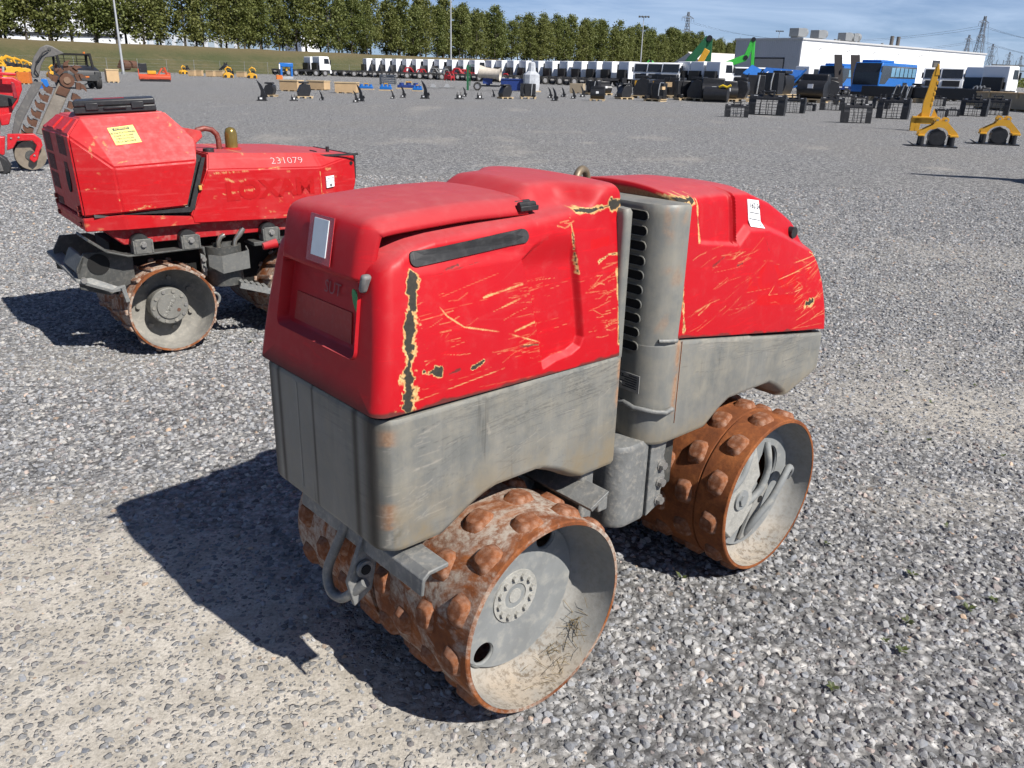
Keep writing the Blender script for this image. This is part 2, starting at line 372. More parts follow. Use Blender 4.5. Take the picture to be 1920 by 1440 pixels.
def gn_gravel():
    ng = bpy.data.node_groups.new('scatter_stones', 'GeometryNodeTree')
    ng.interface.new_socket('Geometry', in_out='INPUT', socket_type='NodeSocketGeometry')
    ng.interface.new_socket('Geometry', in_out='OUTPUT', socket_type='NodeSocketGeometry')
    N = ng.nodes.new; Lk = ng.links.new
    gi = N('NodeGroupInput'); go = N('NodeGroupOutput')
    dp = N('GeometryNodeDistributePointsOnFaces'); dp.distribute_method = 'RANDOM'; dp.inputs['Seed'].default_value = 4
    da = N('GeometryNodeInputNamedAttribute'); da.data_type = 'FLOAT'; da.inputs['Name'].default_value = 'density'
    Lk(gi.outputs[0], dp.inputs['Mesh']); Lk(da.outputs['Attribute'], dp.inputs['Density'])
    ins = N('GeometryNodeInstanceOnPoints'); ci = N('GeometryNodeCollectionInfo'); ci.inputs['Collection'].default_value = stone_col
    ci.inputs['Separate Children'].default_value = True; ci.inputs['Reset Children'].default_value = True
    Lk(dp.outputs['Points'], ins.inputs['Points']); Lk(ci.outputs[0], ins.inputs['Instance']); ins.inputs['Pick Instance'].default_value = True
    ri = N('FunctionNodeRandomValue'); ri.data_type = 'INT'; ri.inputs[4].default_value = 0; ri.inputs[5].default_value = 8; ri.inputs['Seed'].default_value = 1
    Lk(ri.outputs[2], ins.inputs['Instance Index'])
    rr = N('FunctionNodeRandomValue'); rr.data_type = 'FLOAT_VECTOR'; rr.inputs[0].default_value = (-0.7, -0.7, 0); rr.inputs[1].default_value = (0.7, 0.7, 6.283); rr.inputs['Seed'].default_value = 2
    Lk(rr.outputs[0], ins.inputs['Rotation'])
    rs = N('FunctionNodeRandomValue'); rs.data_type = 'FLOAT'; rs.inputs[2].default_value = 0.0; rs.inputs[3].default_value = 1.0; rs.inputs['Seed'].default_value = 3
    pw = N('ShaderNodeMath'); pw.operation = 'POWER'; Lk(rs.outputs[1], pw.inputs[0]); pw.inputs[1].default_value = 2.6
    ml = N('ShaderNodeMath'); ml.operation = 'MULTIPLY_ADD'; Lk(pw.outputs[0], ml.inputs[0]); ml.inputs[1].default_value = 0.029; ml.inputs[2].default_value = 0.0135
    sa = N('GeometryNodeInputNamedAttribute'); sa.data_type = 'FLOAT'; sa.inputs['Name'].default_value = 'ssize'
    m2 = N('ShaderNodeMath'); m2.operation = 'MULTIPLY'; Lk(ml.outputs[0], m2.inputs[0]); Lk(sa.outputs['Attribute'], m2.inputs[1])
    Lk(m2.outputs[0], ins.inputs['Scale'])
    last = ins.outputs[0]
    for nm, sd in (('shade', 11), ('hue', 12)):
        st = N('GeometryNodeStoreNamedAttribute'); st.data_type = 'FLOAT'; st.domain = 'INSTANCE'; st.inputs['Name'].default_value = nm
        rv = N('FunctionNodeRandomValue'); rv.data_type = 'FLOAT'; rv.inputs['Seed'].default_value = sd
        Lk(rv.outputs[1], st.inputs['Value']); Lk(last, st.inputs['Geometry']); last = st.outputs[0]
    Lk(last, go.inputs[0]); return ng
gx = np.arange(-9, 9.01, 0.12); gy = np.arange(0.5, 13.0, 0.12)
GX, GY = np.meshgrid(gx, gy, indexing='ij'); gd = dust_field(GX, GY)
dist = np.hypot(GX, GY); fov = sstep(1.15, 0.9, np.abs(GX)/(0.70*GY+0.75))
GZ = (fbm(GX*0.9, GY*0.9, 3, 5)-0.5)*0.03
for (cx, cy, rr) in ((0.2, 2.35, 1.2), (-2.0, 4.9, 1.4)): GZ *= sstep(0.7, 1.3, np.hypot(GX-cx, GY-cy)/rr)
clump = fbm(GX*3.1, GY*3.1, 3, 21)
dens = (3100*(1-0.70*sstep(0.10, 0.85, gd))+120)*fov*(1-0.80*sstep(4.5, 12.5, dist))*(0.65+0.7*clump)
id2 = np.arange(GX.size).reshape(GX.shape)
q2 = np.stack([id2[:-1, :-1], id2[1:, :-1], id2[1:, 1:], id2[:-1, 1:]], -1).reshape(-1, 4)
vm = np_mesh('gravel', np.stack([GX, GY, GZ-0.001], -1).reshape(-1, 3), q2)
set_attr(vm, 'density', dens); set_attr(vm, 'ssize', (1+0.25*sstep(5, 12, dist))*(1-0.25*gd))
gravel = link('gravel', vm, None, ms); tag(gravel, 'loose grey crushed stone covering the yard in the foreground', 'gravel', kind='stuff')
md = gravel.modifiers.new('scatter', 'NODES'); md.node_group = gn_gravel()
# ================================================================== worn paint materials
def mat_hood(name, fresh, faded, attr=True, rough=0.42):
    t = NT(name); v = t.obj()
    n1 = t.noise(v, 5, 5, 0.6); n2 = t.noise(v, 26, 5, 0.65); n3 = t.noise(v, 140, 3, 0.6)
    vs_ = t.n('ShaderNodeMapping'); vs_.inputs['Scale'].default_value = (3, 3, 26); t.l(v, vs_.inputs['Vector'])
    blot = t.noise(vs_.outputs[0], 2.2, 5, 0.65, 0.7)
    c = t.mix(t.ramp(n1, [(0.32, 0), (0.68, 1)]), fresh, faded)
    c = t.mix(t.ramp(blot, [(0.60, 0), (0.64, 0.85)]), c, tuple(k*1.12 for k in fresh))
    geo = t.n('ShaderNodeNewGeometry'); sepn = t.n('ShaderNodeSeparateXYZ'); t.l(geo.outputs['Normal'], sepn.inputs[0])
    # dust plus the sky's pinkish sheen, painted on faces that look up
    up = t.math('MULTIPLY', t.ramp(sepn.outputs['Z'], [(0.55, 0), (0.95, 1)]), t.ramp(n2, [(0.2, 0.30), (0.8, 0.55)]))
    c = t.mix(up, c, (0.40, 0.13, 0.135))
    c = t.mix(t.math('MULTIPLY', t.ramp(n2, [(0.55, 0), (0.8, 1)]), 0.06), c, (0.40, 0.30, 0.26))
    ro = t.ramp(n2, [(0.3, rough), (0.7, rough+0.18)])
    if attr:
        ye = t.attr('yellow'); bl = t.attr('black'); pa = t.attr('pale')
        c = t.mix(t.math('MULTIPLY', t.attr('ghost'), 0.75), c, (0.46, 0.0010, 0.0030))
        c = t.mix(pa, c, (0.46, 0.075, 0.07))
        yc = t.mix(t.ramp(n3, [(0.35, 0), (0.65, 1)]), (0.44, 0.25, 0.085), (0.62, 0.46, 0.20))
        c = t.mix(ye, c, yc); c = t.mix(bl, c, t.mix(n3, (0.012, 0.012, 0.010), (0.05, 0.045, 0.035)))
        ro = t.mix(t.math('MAXIMUM', ye, bl), ro, (0.75, 0.75, 0.75))
        h = t.math('SUBTRACT', t.math('MULTIPLY', n3, 0.05), t.math('ADD', t.math('MULTIPLY', ye, 0.5), bl)); t.bump(h, 0.35, 0.0012)
    else:
        t.bump(n3, 0.05, 0.002)
    t.base(c); t.rough(ro); t.p.inputs['Specular IOR Level'].default_value = 0.3; return t.m
RED = (0.43, 0.0026, 0.0078); RED_F = (0.395, 0.0055, 0.0115)
M_hood = mat_hood('worn_red_hood', RED, RED_F)
M_red2 = mat_hood('faded_red_sheet', (0.43, 0.0030, 0.0065), (0.40, 0.010, 0.0135))
M_ghost = mat_hood('bright_red_ghost_of_lettering', (0.385, 0.0012, 0.0030), (0.37, 0.0018, 0.004), attr=False, rough=0.5)  # fresher red left on the panel where lettering once sat
M_lid = mat_hood('dull_red_lid', (0.38, 0.0050, 0.0105), (0.36, 0.010, 0.0165), attr=False, rough=0.5)

def mat_tank():
    t = NT('scraped_grey_steel_paint'); v = t.obj()
    n1 = t.noise(v, 4.2, 6, 0.65, 0.5); n2 = t.noise(v, 13, 6, 0.72); n3 = t.noise(v, 120, 3, 0.6)
    stx = t.n('ShaderNodeMapping'); stx.inputs['Scale'].default_value = (22, 22, 1.6); t.l(v, stx.inputs['Vector'])
    vert = t.noise(stx.outputs[0], 1.0, 5, 0.65, 0.3)
    hor_ = t.n('ShaderNodeMapping'); hor_.inputs['Scale'].default_value = (2.5, 2.5, 85); hor_.inputs['Rotation'].default_value = (0, 0.06, 0); t.l(v, hor_.inputs['Vector'])
    scr = t.noise(hor_.outputs[0], 1.4, 6, 0.7, 0.8); hor2 = t.noise(v, 2.4, 4, 0.6)
    c = t.mix(t.ramp(n1, [(0.3, 0), (0.7, 1)]), (0.128, 0.133, 0.126), (0.208, 0.208, 0.192))
    c = t.mix(t.math('MULTIPLY', t.ramp(n2, [(0.42, 0), (0.68, 1)]), 0.55), c, (0.28, 0.255, 0.20))
    c = t.mix(t.math('MULTIPLY', t.ramp(vert, [(0.50, 0), (0.80, 1)]), 0.40), c, (0.30, 0.285, 0.25))
    c = t.mix(t.math('MULTIPLY', t.ramp(vert, [(0.26, 1), (0.38, 0)]), 0.6), c, (0.055, 0.05, 0.042))
    lin = t.math('MULTIPLY', t.ramp(scr, [(0.55, 0), (0.585, 1), (0.64, 0)]), t.ramp(hor2, [(0.50, 0), (0.60, 1)]))
    c = t.mix(t.math('MULTIPLY', lin, 0.6), c, (0.085, 0.085, 0.085))
    lin2 = t.math('MULTIPLY', t.ramp(scr, [(0.36, 1), (0.40, 0)]), t.ramp(hor2, [(0.55, 0), (0.66, 1)]))
    c = t.mix(t.math('MULTIPLY', lin2, 0.5), c, (0.42, 0.40, 0.36))
    ye = t.attr('rust'); c = t.mix(t.math('MULTIPLY', ye, t.ramp(n2, [(0.4, 0), (0.52, 1)])), c, t.mix(n3, (0.20, 0.075, 0.03), (0.42, 0.30, 0.20)))
    st = t.attr('stain'); c = t.mix(t.math('MULTIPLY', st, t.ramp(vert, [(0.25, 0.55), (0.50, 1)])), c, (0.024, 0.020, 0.016))
    c = t.mix(t.math('MULTIPLY', t.attr('dark'), 0.75), c, (0.060, 0.060, 0.057)); c = t.mix(t.math('MULTIPLY', t.attr('light'), 0.7), c, t.mix(n3, (0.30, 0.25, 0.19), (0.46, 0.44, 0.40)))
    mu = t.attr('mud'); c = t.mix(t.math('MULTIPLY', mu, t.ramp(n2, [(0.3, 0.1), (0.6, 1)])), c, (0.20, 0.16, 0.10))
    t.base(c); t.rough(t.ramp(n2, [(0.3, 0.48), (0.7, 0.7)])); t.p.inputs['Metallic'].default_value = 0.15
    t.bump(t.math('ADD', n2, t.math('MULTIPLY', n3, 0.4)), 0.12, 0.004); return t.m
M_tank = mat_tank()
M_steel = paint('dusty_grey_steel', (0.20, 0.205, 0.20), 0.6, 0.2, 0.35, 14, 0.65, (0.36, 0.335, 0.29), 0.2)
M_darksteel = paint('dark_grey_frame_paint', (0.072, 0.074, 0.070), 0.55, 0.1, 0.35, 12, 0.3, (0.25, 0.23, 0.2), 0.15)
M_black = paint('black_rubber_plastic', (0.018, 0.018, 0.019), 0.55, 0, 0.3, 10, 0.25, (0.10, 0.10, 0.10))
M_void = paint('black_of_hole_shade_and_frames', (0.006, 0.006, 0.006), 0.9, 0, 0.2, 10, 0.0)  # black standing in for the shade inside holes; also plain frame black
M_bolt = paint('dull_zinc_bolt', (0.42, 0.41, 0.39), 0.45, 0.7, 0.3, 40, 0.4)
M_white = paint('white_sticker_paper', (0.80, 0.80, 0.80), 0.5, 0, 0.06, 30, 0.05)
M_ink = paint('black_sticker_ink', (0.02, 0.02, 0.03), 0.6, 0, 0.1, 30, 0)

def mat_rust(name, mud):
    t = NT(name); v = t.obj(); n1 = t.noise(v, 9, 6, 0.7, 0.3); n2 = t.noise(v, 60, 5, 0.7); n3 = t.noise(v, 4.2, 6, 0.72, 0.5)
    c = t.ramp(n1, [(0.22, (0.085, 0.028, 0.012)), (0.45, (0.19, 0.060, 0.020)), (0.62, (0.29, 0.098, 0.030)), (0.82, (0.40, 0.17, 0.060))])
    c = t.mix(t.ramp(n2, [(0.35, 0.45), (0.62, 0)]), c, (0.075, 0.028, 0.014))
    if mud:
        mk = t.math('MULTIPLY', t.ramp(n3, [(0.43, 0), (0.53, 1)]), t.ramp(n2, [(0.34, 0.1), (0.58, 1)]))
        c = t.mix(t.math('MULTIPLY', mk, mud), c, t.mix(n2, (0.30, 0.27, 0.22), (0.42, 0.39, 0.34)))
    t.base(c); t.rough(0.88); t.p.inputs['Specular IOR Level'].default_value = 0.25; t.bump(t.math('ADD', n2, n1), 0.4, 0.004); return t.m
M_rust = mat_rust('orange_rust', 0.0); M_pad = mat_rust('worn_brown_rust', 0.35); M_rustmud = mat_rust('orange_rust_with_dry_mud', 0.85)
def mat_inside():
    t = NT('dusty_drum_inside'); v = t.obj(); n1 = t.noise(v, 7, 6, 0.65); n2 = t.noise(v, 70, 5, 0.7)
    c = t.mix(t.ramp(n1, [(0.3, 0), (0.7, 1)]), (0.19, 0.195, 0.19), (0.30, 0.29, 0.265))
    c = t.mix(t.math('MULTIPLY', t.ramp(n2, [(0.45, 0), (0.7, 1)]), 0.5), c, (0.17, 0.15, 0.125))
    sep = t.n('ShaderNodeSeparateXYZ'); t.l(t.obj(), sep.inputs[0])
    low = t.math('MULTIPLY', t.ramp(t.math('ADD', sep.outputs['Z'], t.math('MULTIPLY', n1, 0.08)), [(0.08, 1), (0.17, 0)]), t.ramp(n1, [(0.35, 0.2), (0.6, 1)]))
    c = t.mix(low, c, t.mix(n2, (0.24, 0.18, 0.12), (0.42, 0.37, 0.30)))     # dry earth lying in the bottom of the drum
    dk_ = t.math('MULTIPLY', t.ramp(t.math('ADD', sep.outputs['Z'], t.math('MULTIPLY', n1, 0.14)), [(0.09, 1), (0.20, 0)]), t.ramp(n2, [(0.48, 0), (0.60, 1)]))
    c = t.mix(t.math('MULTIPLY', dk_, 0.8), c, (0.095, 0.07, 0.045))
    t.base(c); t.rough(0.85); t.bump(n2, 0.3, 0.004); return t.m
M_inside = mat_inside()
M_web = paint('grey_drum_disc', (0.215, 0.225, 0.225), 0.75, 0.05, 0.28, 7, 0.55, (0.36, 0.345, 0.30), 0.15)
M_hub = paint('dusty_pale_hub', (0.33, 0.325, 0.30), 0.8, 0, 0.3, 30, 0.5, (0.46, 0.44, 0.38), 0.2)

# ================================================================== main trench roller (local frame: x along it, -y towards the camera side)
RL_YAW = math.radians(42.067)
_N = np.array([.10469, 1.7118]); _Fa = np.array([.85136, 2.38569]); _B = np.array([-math.sin(RL_YAW), math.cos(RL_YAW)])
_o = (_N+_Fa)/2+_B*0.40
roller = thing('trench_roller', 'red and grey articulated trench roller with rusty padded drums, nearest the camera', 'roller', (_o[0], _o[1], 0), RL_YAW)
WBH = 0.503; BW = 0.272

# ---------------------------------------------------------------- hood surfaces
def smooth_poly(p, n, sig):
    d = np.r_[0, np.cumsum(np.hypot(*np.diff(p, axis=0).T))]; s = np.linspace(0, d[-1], n)
    q = np.stack([np.interp(s, d, p[:, 0]), np.interp(s, d, p[:, 1])], -1)
    k = max(1, int(sig/(d[-1]/n)*3)); g = np.exp(-0.5*(np.arange(-k, k+1)/(k/3))**2); g /= g.sum()
    qe = np.concatenate([2*q[0]-q[k:0:-1], q, 2*q[-1]-q[-2:-k-2:-1]])
    return np.stack([np.convolve(qe[:, i], g, 'valid') for i in range(2)], -1)
class Hood:
    """a moulded cover: profiles lofted along the machine, rounded over at the end"""
    def __init__(s, u_in, uend, zb, zs, ws, zt, dome, relief, ns=380, npf=620, r=0.034):
        s.u_in = u_in; s.uend = uend; sgn = 1 if uend(0.9) > u_in else -1; s.sgn = sgn
        S = np.linspace(0, 1, ns); Lg = abs(uend(0.9)-u_in); P = np.zeros((ns, npf, 3))
        for i, q in enumerate(S):
            q2 = 1-(1-q)**1.35                       # closer stations towards the end
            d = (1-q2)*Lg
            e = r-math.sqrt(max(0, r*r-max(0, r-d)**2))
            e_in = 0.012-math.sqrt(max(0, 0.012**2-max(0, 0.012-q2*Lg)**2))
            uu = u_in+sgn*q2*Lg
            wS, zS, zT, zB = ws(uu), zs(uu), zt(uu), zb(uu)
            w_ = np.linspace(-1, 1, 121)
            roof = np.stack([w_*wS, zS+(zT-zS)*(1-np.abs(w_)**2.2)+dome(uu, w_*wS)], -1)
            side0 = np.stack([np.full(12, -BW)+(BW-wS)*np.linspace(0, 1, 12)**1.6, np.linspace(zB, zS, 12)], -1)
            pr = np.concatenate([side0[:-1], roof, (side0*[-1, 1])[::-1][1:]])
            pr = smooth_poly(pr, npf, 0.013); pr[:, 1] = np.maximum(pr[:, 1], zB)
            tn = np.gradient(pr, axis=0); tn /= np.linalg.norm(tn, axis=1)[:, None]+1e-9
            nrm = np.stack([tn[:, 1], -tn[:, 0]], -1)                     # inward
            pr2 = pr+nrm*(e+e_in); pr2[:, 1] = np.maximum(pr2[:, 1], zB)
            zz = pr2[:, 1]; U = u_in+sgn*q2*np.abs(np.vectorize(uend)(zz)-u_in)
            P[i, :, 0] = U; P[i, :, 1] = pr2[:, 0]; P[i, :, 2] = zz
        # relief on the sides, pushed in along y
        dp = relief(P[..., 0], P[..., 2], P[..., 1]); P[..., 1] -= np.sign(P[..., 1])*dp*sstep(0.12, 0.19, np.abs(P[..., 1]))
        s.P = P; s.ns, s.npf = ns, npf
        s.h = npf//2
        s.RU = P[:, :s.h, 0]; s.RW = P[:, :s.h, 1]; s.RZ = P[:, :s.h, 2]
        s.flat = np.stack([s.RU.ravel(), s.RZ.ravel()], -1)
        gu = np.gradient(P, axis=0); gv = np.gradient(P, axis=1); nn = np.cross(gu, gv); nn /= np.linalg.norm(nn, axis=2)[..., None]+1e-9
        if nn[ns//2, 40, 1] > 0: nn = -nn
        s.Nr = nn
    def on(s, u, z, off=0.0):
        """point on the camera side of the hood at (u, z), lifted by off"""
        d = ((s.RU-u)**2+(s.RZ-z)**2); i, j = np.unravel_index(d.argmin(), d.shape)
        i0, i1, j0, j1 = max(i-2, 0), i+3, max(j-2, 0), j+3
        wt = 1/(d[i0:i1, j0:j1]+1e-7); w_ = (s.RW[i0:i1, j0:j1]*wt).sum()/wt.sum(); n = s.Nr[i, j]
        return np.array([u, w_, z])+n*off, n
    def mesh(s, name, cap=None, attrs=None):
        ns, npf, P = s.ns, s.npf, s.P; V = [P.reshape(-1, 3)]; id_ = np.arange(ns*npf).reshape(ns, npf)
        Q = [np.stack([id_[:-1, :-1], id_[1:, :-1], id_[1:, 1:], id_[:-1, 1:]], -1).reshape(-1, 4)]
        me = None; nv = ns*npf
        if cap is not None:
            rings = cap(P[-1]); prev = id_[-1]
            for R in rings:
                cur = np.arange(nv, nv+npf); V.append(R); nv += npf
                Q.append(np.stack([prev[:-1], prev[1:], cur[1:], cur[:-1]], -1)); Q.append(np.array([[prev[-1], prev[0], cur[0], cur[-1]]])); prev = cur
        # inner wall
        c = P[0].mean(0); V.append(c[None]); 
        Q.append(np.stack([id_[0][1:], id_[0][:-1], np.full(npf-1, nv), np.full(npf-1, nv)], -1)[:, [0, 1, 2, 2]]); nv += 1
        Va = np.concatenate(V); Qa = np.concatenate(Q)
        tri = Qa[:, 2] == Qa[:, 3]
        faces = [tuple(q) for q in Qa[~tri]]
        me = np_mesh(name, Va, Qa[~tri])
        bm = bmesh.new(); bm.from_mesh(me); bm.verts.ensure_lookup_table(); bm.faces.new([bm.verts[i] for i in range(0, npf, 4)])
        bmesh.ops.recalc_face_normals(bm, faces=bm.faces); bm.to_mesh(me); bm.free()
        me.polygons.foreach_set('use_smooth', np.ones(len(me.polygons), bool)); me.set_sharp_from_angle(angle=math.radians(50))
        if attrs:
            for k, f in attrs(Va).items(): set_attr(me, k, f)
        return me
def decal(hood, poly, off, name, mat, parent, step=0.008):
    """thin patch that follows the hood's side; poly in (u, z)"""
    bm = bmesh.new(); vs = [bm.verts.new((p[0], 0, p[1])) for p in poly]; bm.faces.new(vs)
    bmesh.ops.triangulate(bm, faces=bm.faces)
    for _ in range(4):
        long = [e for e in bm.edges if e.calc_length() > step*2]
        if not long: break
        bmesh.ops.subdivide_edges(bm, edges=long, cuts=1)
        bmesh.ops.triangulate(bm, faces=bm.faces)
    for v in bm.verts:
        p, n = hood.on(v.co.x, v.co.z, off); v.co = p
    ext = bmesh.ops.extrude_face_region(bm, geom=bm.faces[:])
    for g in ext['geom']:
        if isinstance(g, bmesh.types.BMVert):
            g.co += Vector((0, 0.9*abs(off)+0.0005, 0))
    bmesh.ops.recalc_face_normals(bm, faces=bm.faces)
    me = bpy.data.meshes.new(name); bm.to_mesh(me); bm.free()
    return link(name, me, parent, mat)
def decal_text(hood, body, u, z, size, off, name, mat, parent, rot=0.0, bold=0.0, sx=1.0, hand=False):
    me = text_mesh(body, size, bold); ca, sa = math.cos(rot), math.sin(rot)
    for v in me.vertices:
        x, y = v.co.x*sx, v.co.y; p, n = hood.on(u+x*ca-y*sa, z+x*sa+y*ca, off); v.co = p
    me.update(); return link(name, me, parent, mat)
def capsule(u0, z0, u1, z1, r, n=8):
    a = math.atan2(z1-z0, u1-u0); P = []
    for k in range(n+1): t = a-math.pi/2+math.pi*k/n; P.append((u1+r*math.cos(t), z1+r*math.sin(t)))
    for k in range(n+1): t = a+math.pi/2+math.pi*k/n; P.append((u0+r*math.cos(t), z0+r*math.sin(t)))
    return P
ip = lambda xs_, ys_: (lambda u: float(np.interp(u, xs_, ys_)))
class Wear:
    def __init__(s, V):
        s.u, s.w, s.z = V[:, 0], V[:, 1], V[:, 2]; s.n = len(V); s.right = s.w < -0.12
        s.Y = np.zeros(s.n); s.K = np.zeros(s.n); s.Pl = np.zeros(s.n); s.G = np.zeros(s.n)
        s.r1 = fbm(s.u*90, s.z*90, 3, 31); s.r2 = fbm(s.u*22, s.z*22, 4, 37); s.r3 = fbm(s.u*260, s.z*260, 2, 41); s.r4 = fbm(s.u*34, s.z*34, 3, 43)
    def stroke(s, a, b, wd, amp=1.0, which='Y', ragged=0.6, bend=0.0):
        m = ((a[0]+b[0])/2, (a[1]+b[1])/2+bend)
        for p, q in ((a, m), (m, b)):
            d, t = seg_d(s.u, s.z, p, q)
            k = sstep(wd, wd*0.35, d+wd*ragged*(s.r1-0.5)*1.6)*s.right*amp*0.85*sstep(0.32, 0.52, s.r1*0.15+s.r2*0.85)
            if which == 'Y': s.Y = np.maximum(s.Y, k)
            elif which == 'K': s.K = np.maximum(s.K, k)
            else: s.Pl = np.maximum(s.Pl, k)
    def chip(s, pts, wd, rim=0.006, rag=1.0):
        """worn-through edge: black core with a yellow primer rim"""
        d = np.full(s.n, 1e9)
        for p, q in zip(pts[:-1], pts[1:]): d = np.minimum(d, seg_d(s.u, s.z, p, q)[0])
        d = d+(s.r2-0.5)*wd*2.0*rag+(s.r1-0.5)*wd*1.6*rag; rim = rim*np.clip(2.6*s.r4-0.55, 0.0, 1.5)+1e-4
        s.K = np.maximum(s.K, sstep(wd, wd*0.8, d)*s.right); s.Y = np.maximum(s.Y, np.clip((wd+rim-d-(s.r3-0.5)*rim)/(rim*0.5), 0, 1)*s.right*.9)
    def scatter(s, n, box, ang, ln, wd, amp=(0.4, 1.0), which='Y', seed=1):
        g = np.random.default_rng(seed)
        for k in range(n):
            u0 = g.uniform(box[0], box[1]); z0 = g.uniform(box[2], box[3]); a = math.radians(g.normal(*ang)); l_ = g.uniform(*ln)
            s.stroke((u0, z0), (u0+l_*math.cos(a), z0+l_*math.sin(a)), g.uniform(*wd)*.85, g.uniform(*amp)*.62, which, 0.8, g.normal(0, 0.004))
    def text(s, body, u, z, size, rot, sx, bold):
        me = text_mesh(body, size, bold); co = np.array([(v.co.x*sx, v.co.y) for v in me.vertices]); me.calc_loop_triangles()
        c_, s_ = math.cos(rot), math.sin(rot); x = (s.u-u)*c_+(s.z-z)*s_; y = -(s.u-u)*s_+(s.z-z)*c_; g = np.zeros(s.n, bool)
        for t in me.loop_triangles:
            a, b, c = co[list(t.vertices)]
            d1 = (x-b[0])*(a[1]-b[1])-(a[0]-b[0])*(y-b[1]); d2 = (x-c[0])*(b[1]-c[1])-(b[0]-c[0])*(y-c[1]); d3 = (x-a[0])*(c[1]-a[1])-(c[0]-a[0])*(y-a[1])
            g |= ~(((d1 < 0) | (d2 < 0) | (d3 < 0)) & ((d1 > 0) | (d2 > 0) | (d3 > 0)))
        s.G = np.maximum(s.G, g*s.right*sstep(.30, .48, s.r2)); bpy.data.meshes.remove(me)
    def out(s): return {'ghost': s.G, 'yellow': np.clip(s.Y, 0, 1), 'black': np.clip(s.K, 0, 1), 'pale': np.clip(s.Pl, 0, 1)}

# ------------------------------------------------ near hood
recA = [(-.478, 1.150), (-.44, 1.178), (-.36, 1.215), (-.318, 1.230), (-.293, .940), (-.305, .918), (-.335, .905), (-.386, .900), (-.428, .888), (-.458, 1.063)]
def reliefA(U, Z, Wd):
    d = poly_sd(U, Z, recA); r = 0.019*sstep(0.005, -0.009, d)*sstep(1.205, 1.12, Z)
    r = r+0.006*sstep(0.006, -0.008, poly_sd(U, Z, [(-.285, 1.205), (-.175, 1.215), (-.185, .90), (-.278, .90)]))*0.0
    lip = 0.008*sstep(1.150, 1.178, Z)*sstep(-.80, -.77, U)*sstep(-.47, -.50, U)*sstep(1.215, 1.19, Z)
    return r+lip*0.6
def domeA(u, w):
    f = sstep(-.485, -.385, u)*(1-0.35*sstep(-.17, -.14, u)); k = 0.155+0.09*sstep(-.33, -.20, u)
    return 0.045*f*sstep(k+.034, k-.022, np.abs(w))
hoodA = Hood(-.146, lambda z: -.897+.165*(np.clip(z, .8, 1.3)-.875), ip([-.9, -.14], [.876, .863]),
             ip([-.9, -.82, -.75, -.45, -.28, -.14], [1.165, 1.200, 1.216, 1.232, 1.250, 1.254]), ip([-.9, -.5, -.2, -.14], [.222, .228, .238, .236]),
             ip([-.9, -.80, -.6, -.45, -.2, -.14], [1.195, 1.240, 1.256, 1.262, 1.266, 1.256]), domeA, reliefA)
def rrect_at(theta, hw0, hw1, z0, z1, zc, r=0.02):
    # boundary of a slightly tapered rectangle in direction theta from (0, zc)
    out = []
    for t in theta:
        c, s_ = math.cos(t), math.sin(t); best = 1e9
        for k in range(40):
            pass
        lo, hi = 0.0, 0.5
        for k in range(30):
            m_ = (lo+hi)/2; w, z = m_*c, zc+m_*s_; f = (z-z0)/(z1-z0); hw = hw0+(hw1-hw0)*min(max(f, 0), 1)
            qx, qz = abs(w)-(hw-r), abs(z-(z0+z1)/2)-((z1-z0)/2-r)
            d = math.hypot(max(qx, 0), max(qz, 0))+min(max(qx, qz), 0)-r
            if d < 0: lo = m_
            else: hi = m_
        out.append((lo*c, zc+lo*s_))
    return np.array(out)
def capA(R):
    zc = 1.062; th = np.arctan2(R[:, 2]-zc, R[:, 1])
    inner = rrect_at(th, .170, .158, .978, 1.165, zc)
    uf = np.vectorize(hoodA.uend)
    def ring(k, du):
        q = inner.copy(); q[:, 0] *= k; q[:, 1] = zc+(q[:, 1]-zc)*k
        return np.stack([uf(q[:, 1])+du, q[:, 0], q[:, 1]], -1)
    r0 = R.copy(); r0[:, 1:] = 0.5*R[:, 1:]+0.5*ring(1.05, 0)[:, 1:]; r0[:, 0] = uf(r0[:, 2])
    return [r0, ring(1.045, -.001), ring(1.02, -.007), ring(1.0, -.002), ring(.975, .020), ring(.93, .024), ring(.5, .024), ring(0.01, .024)]
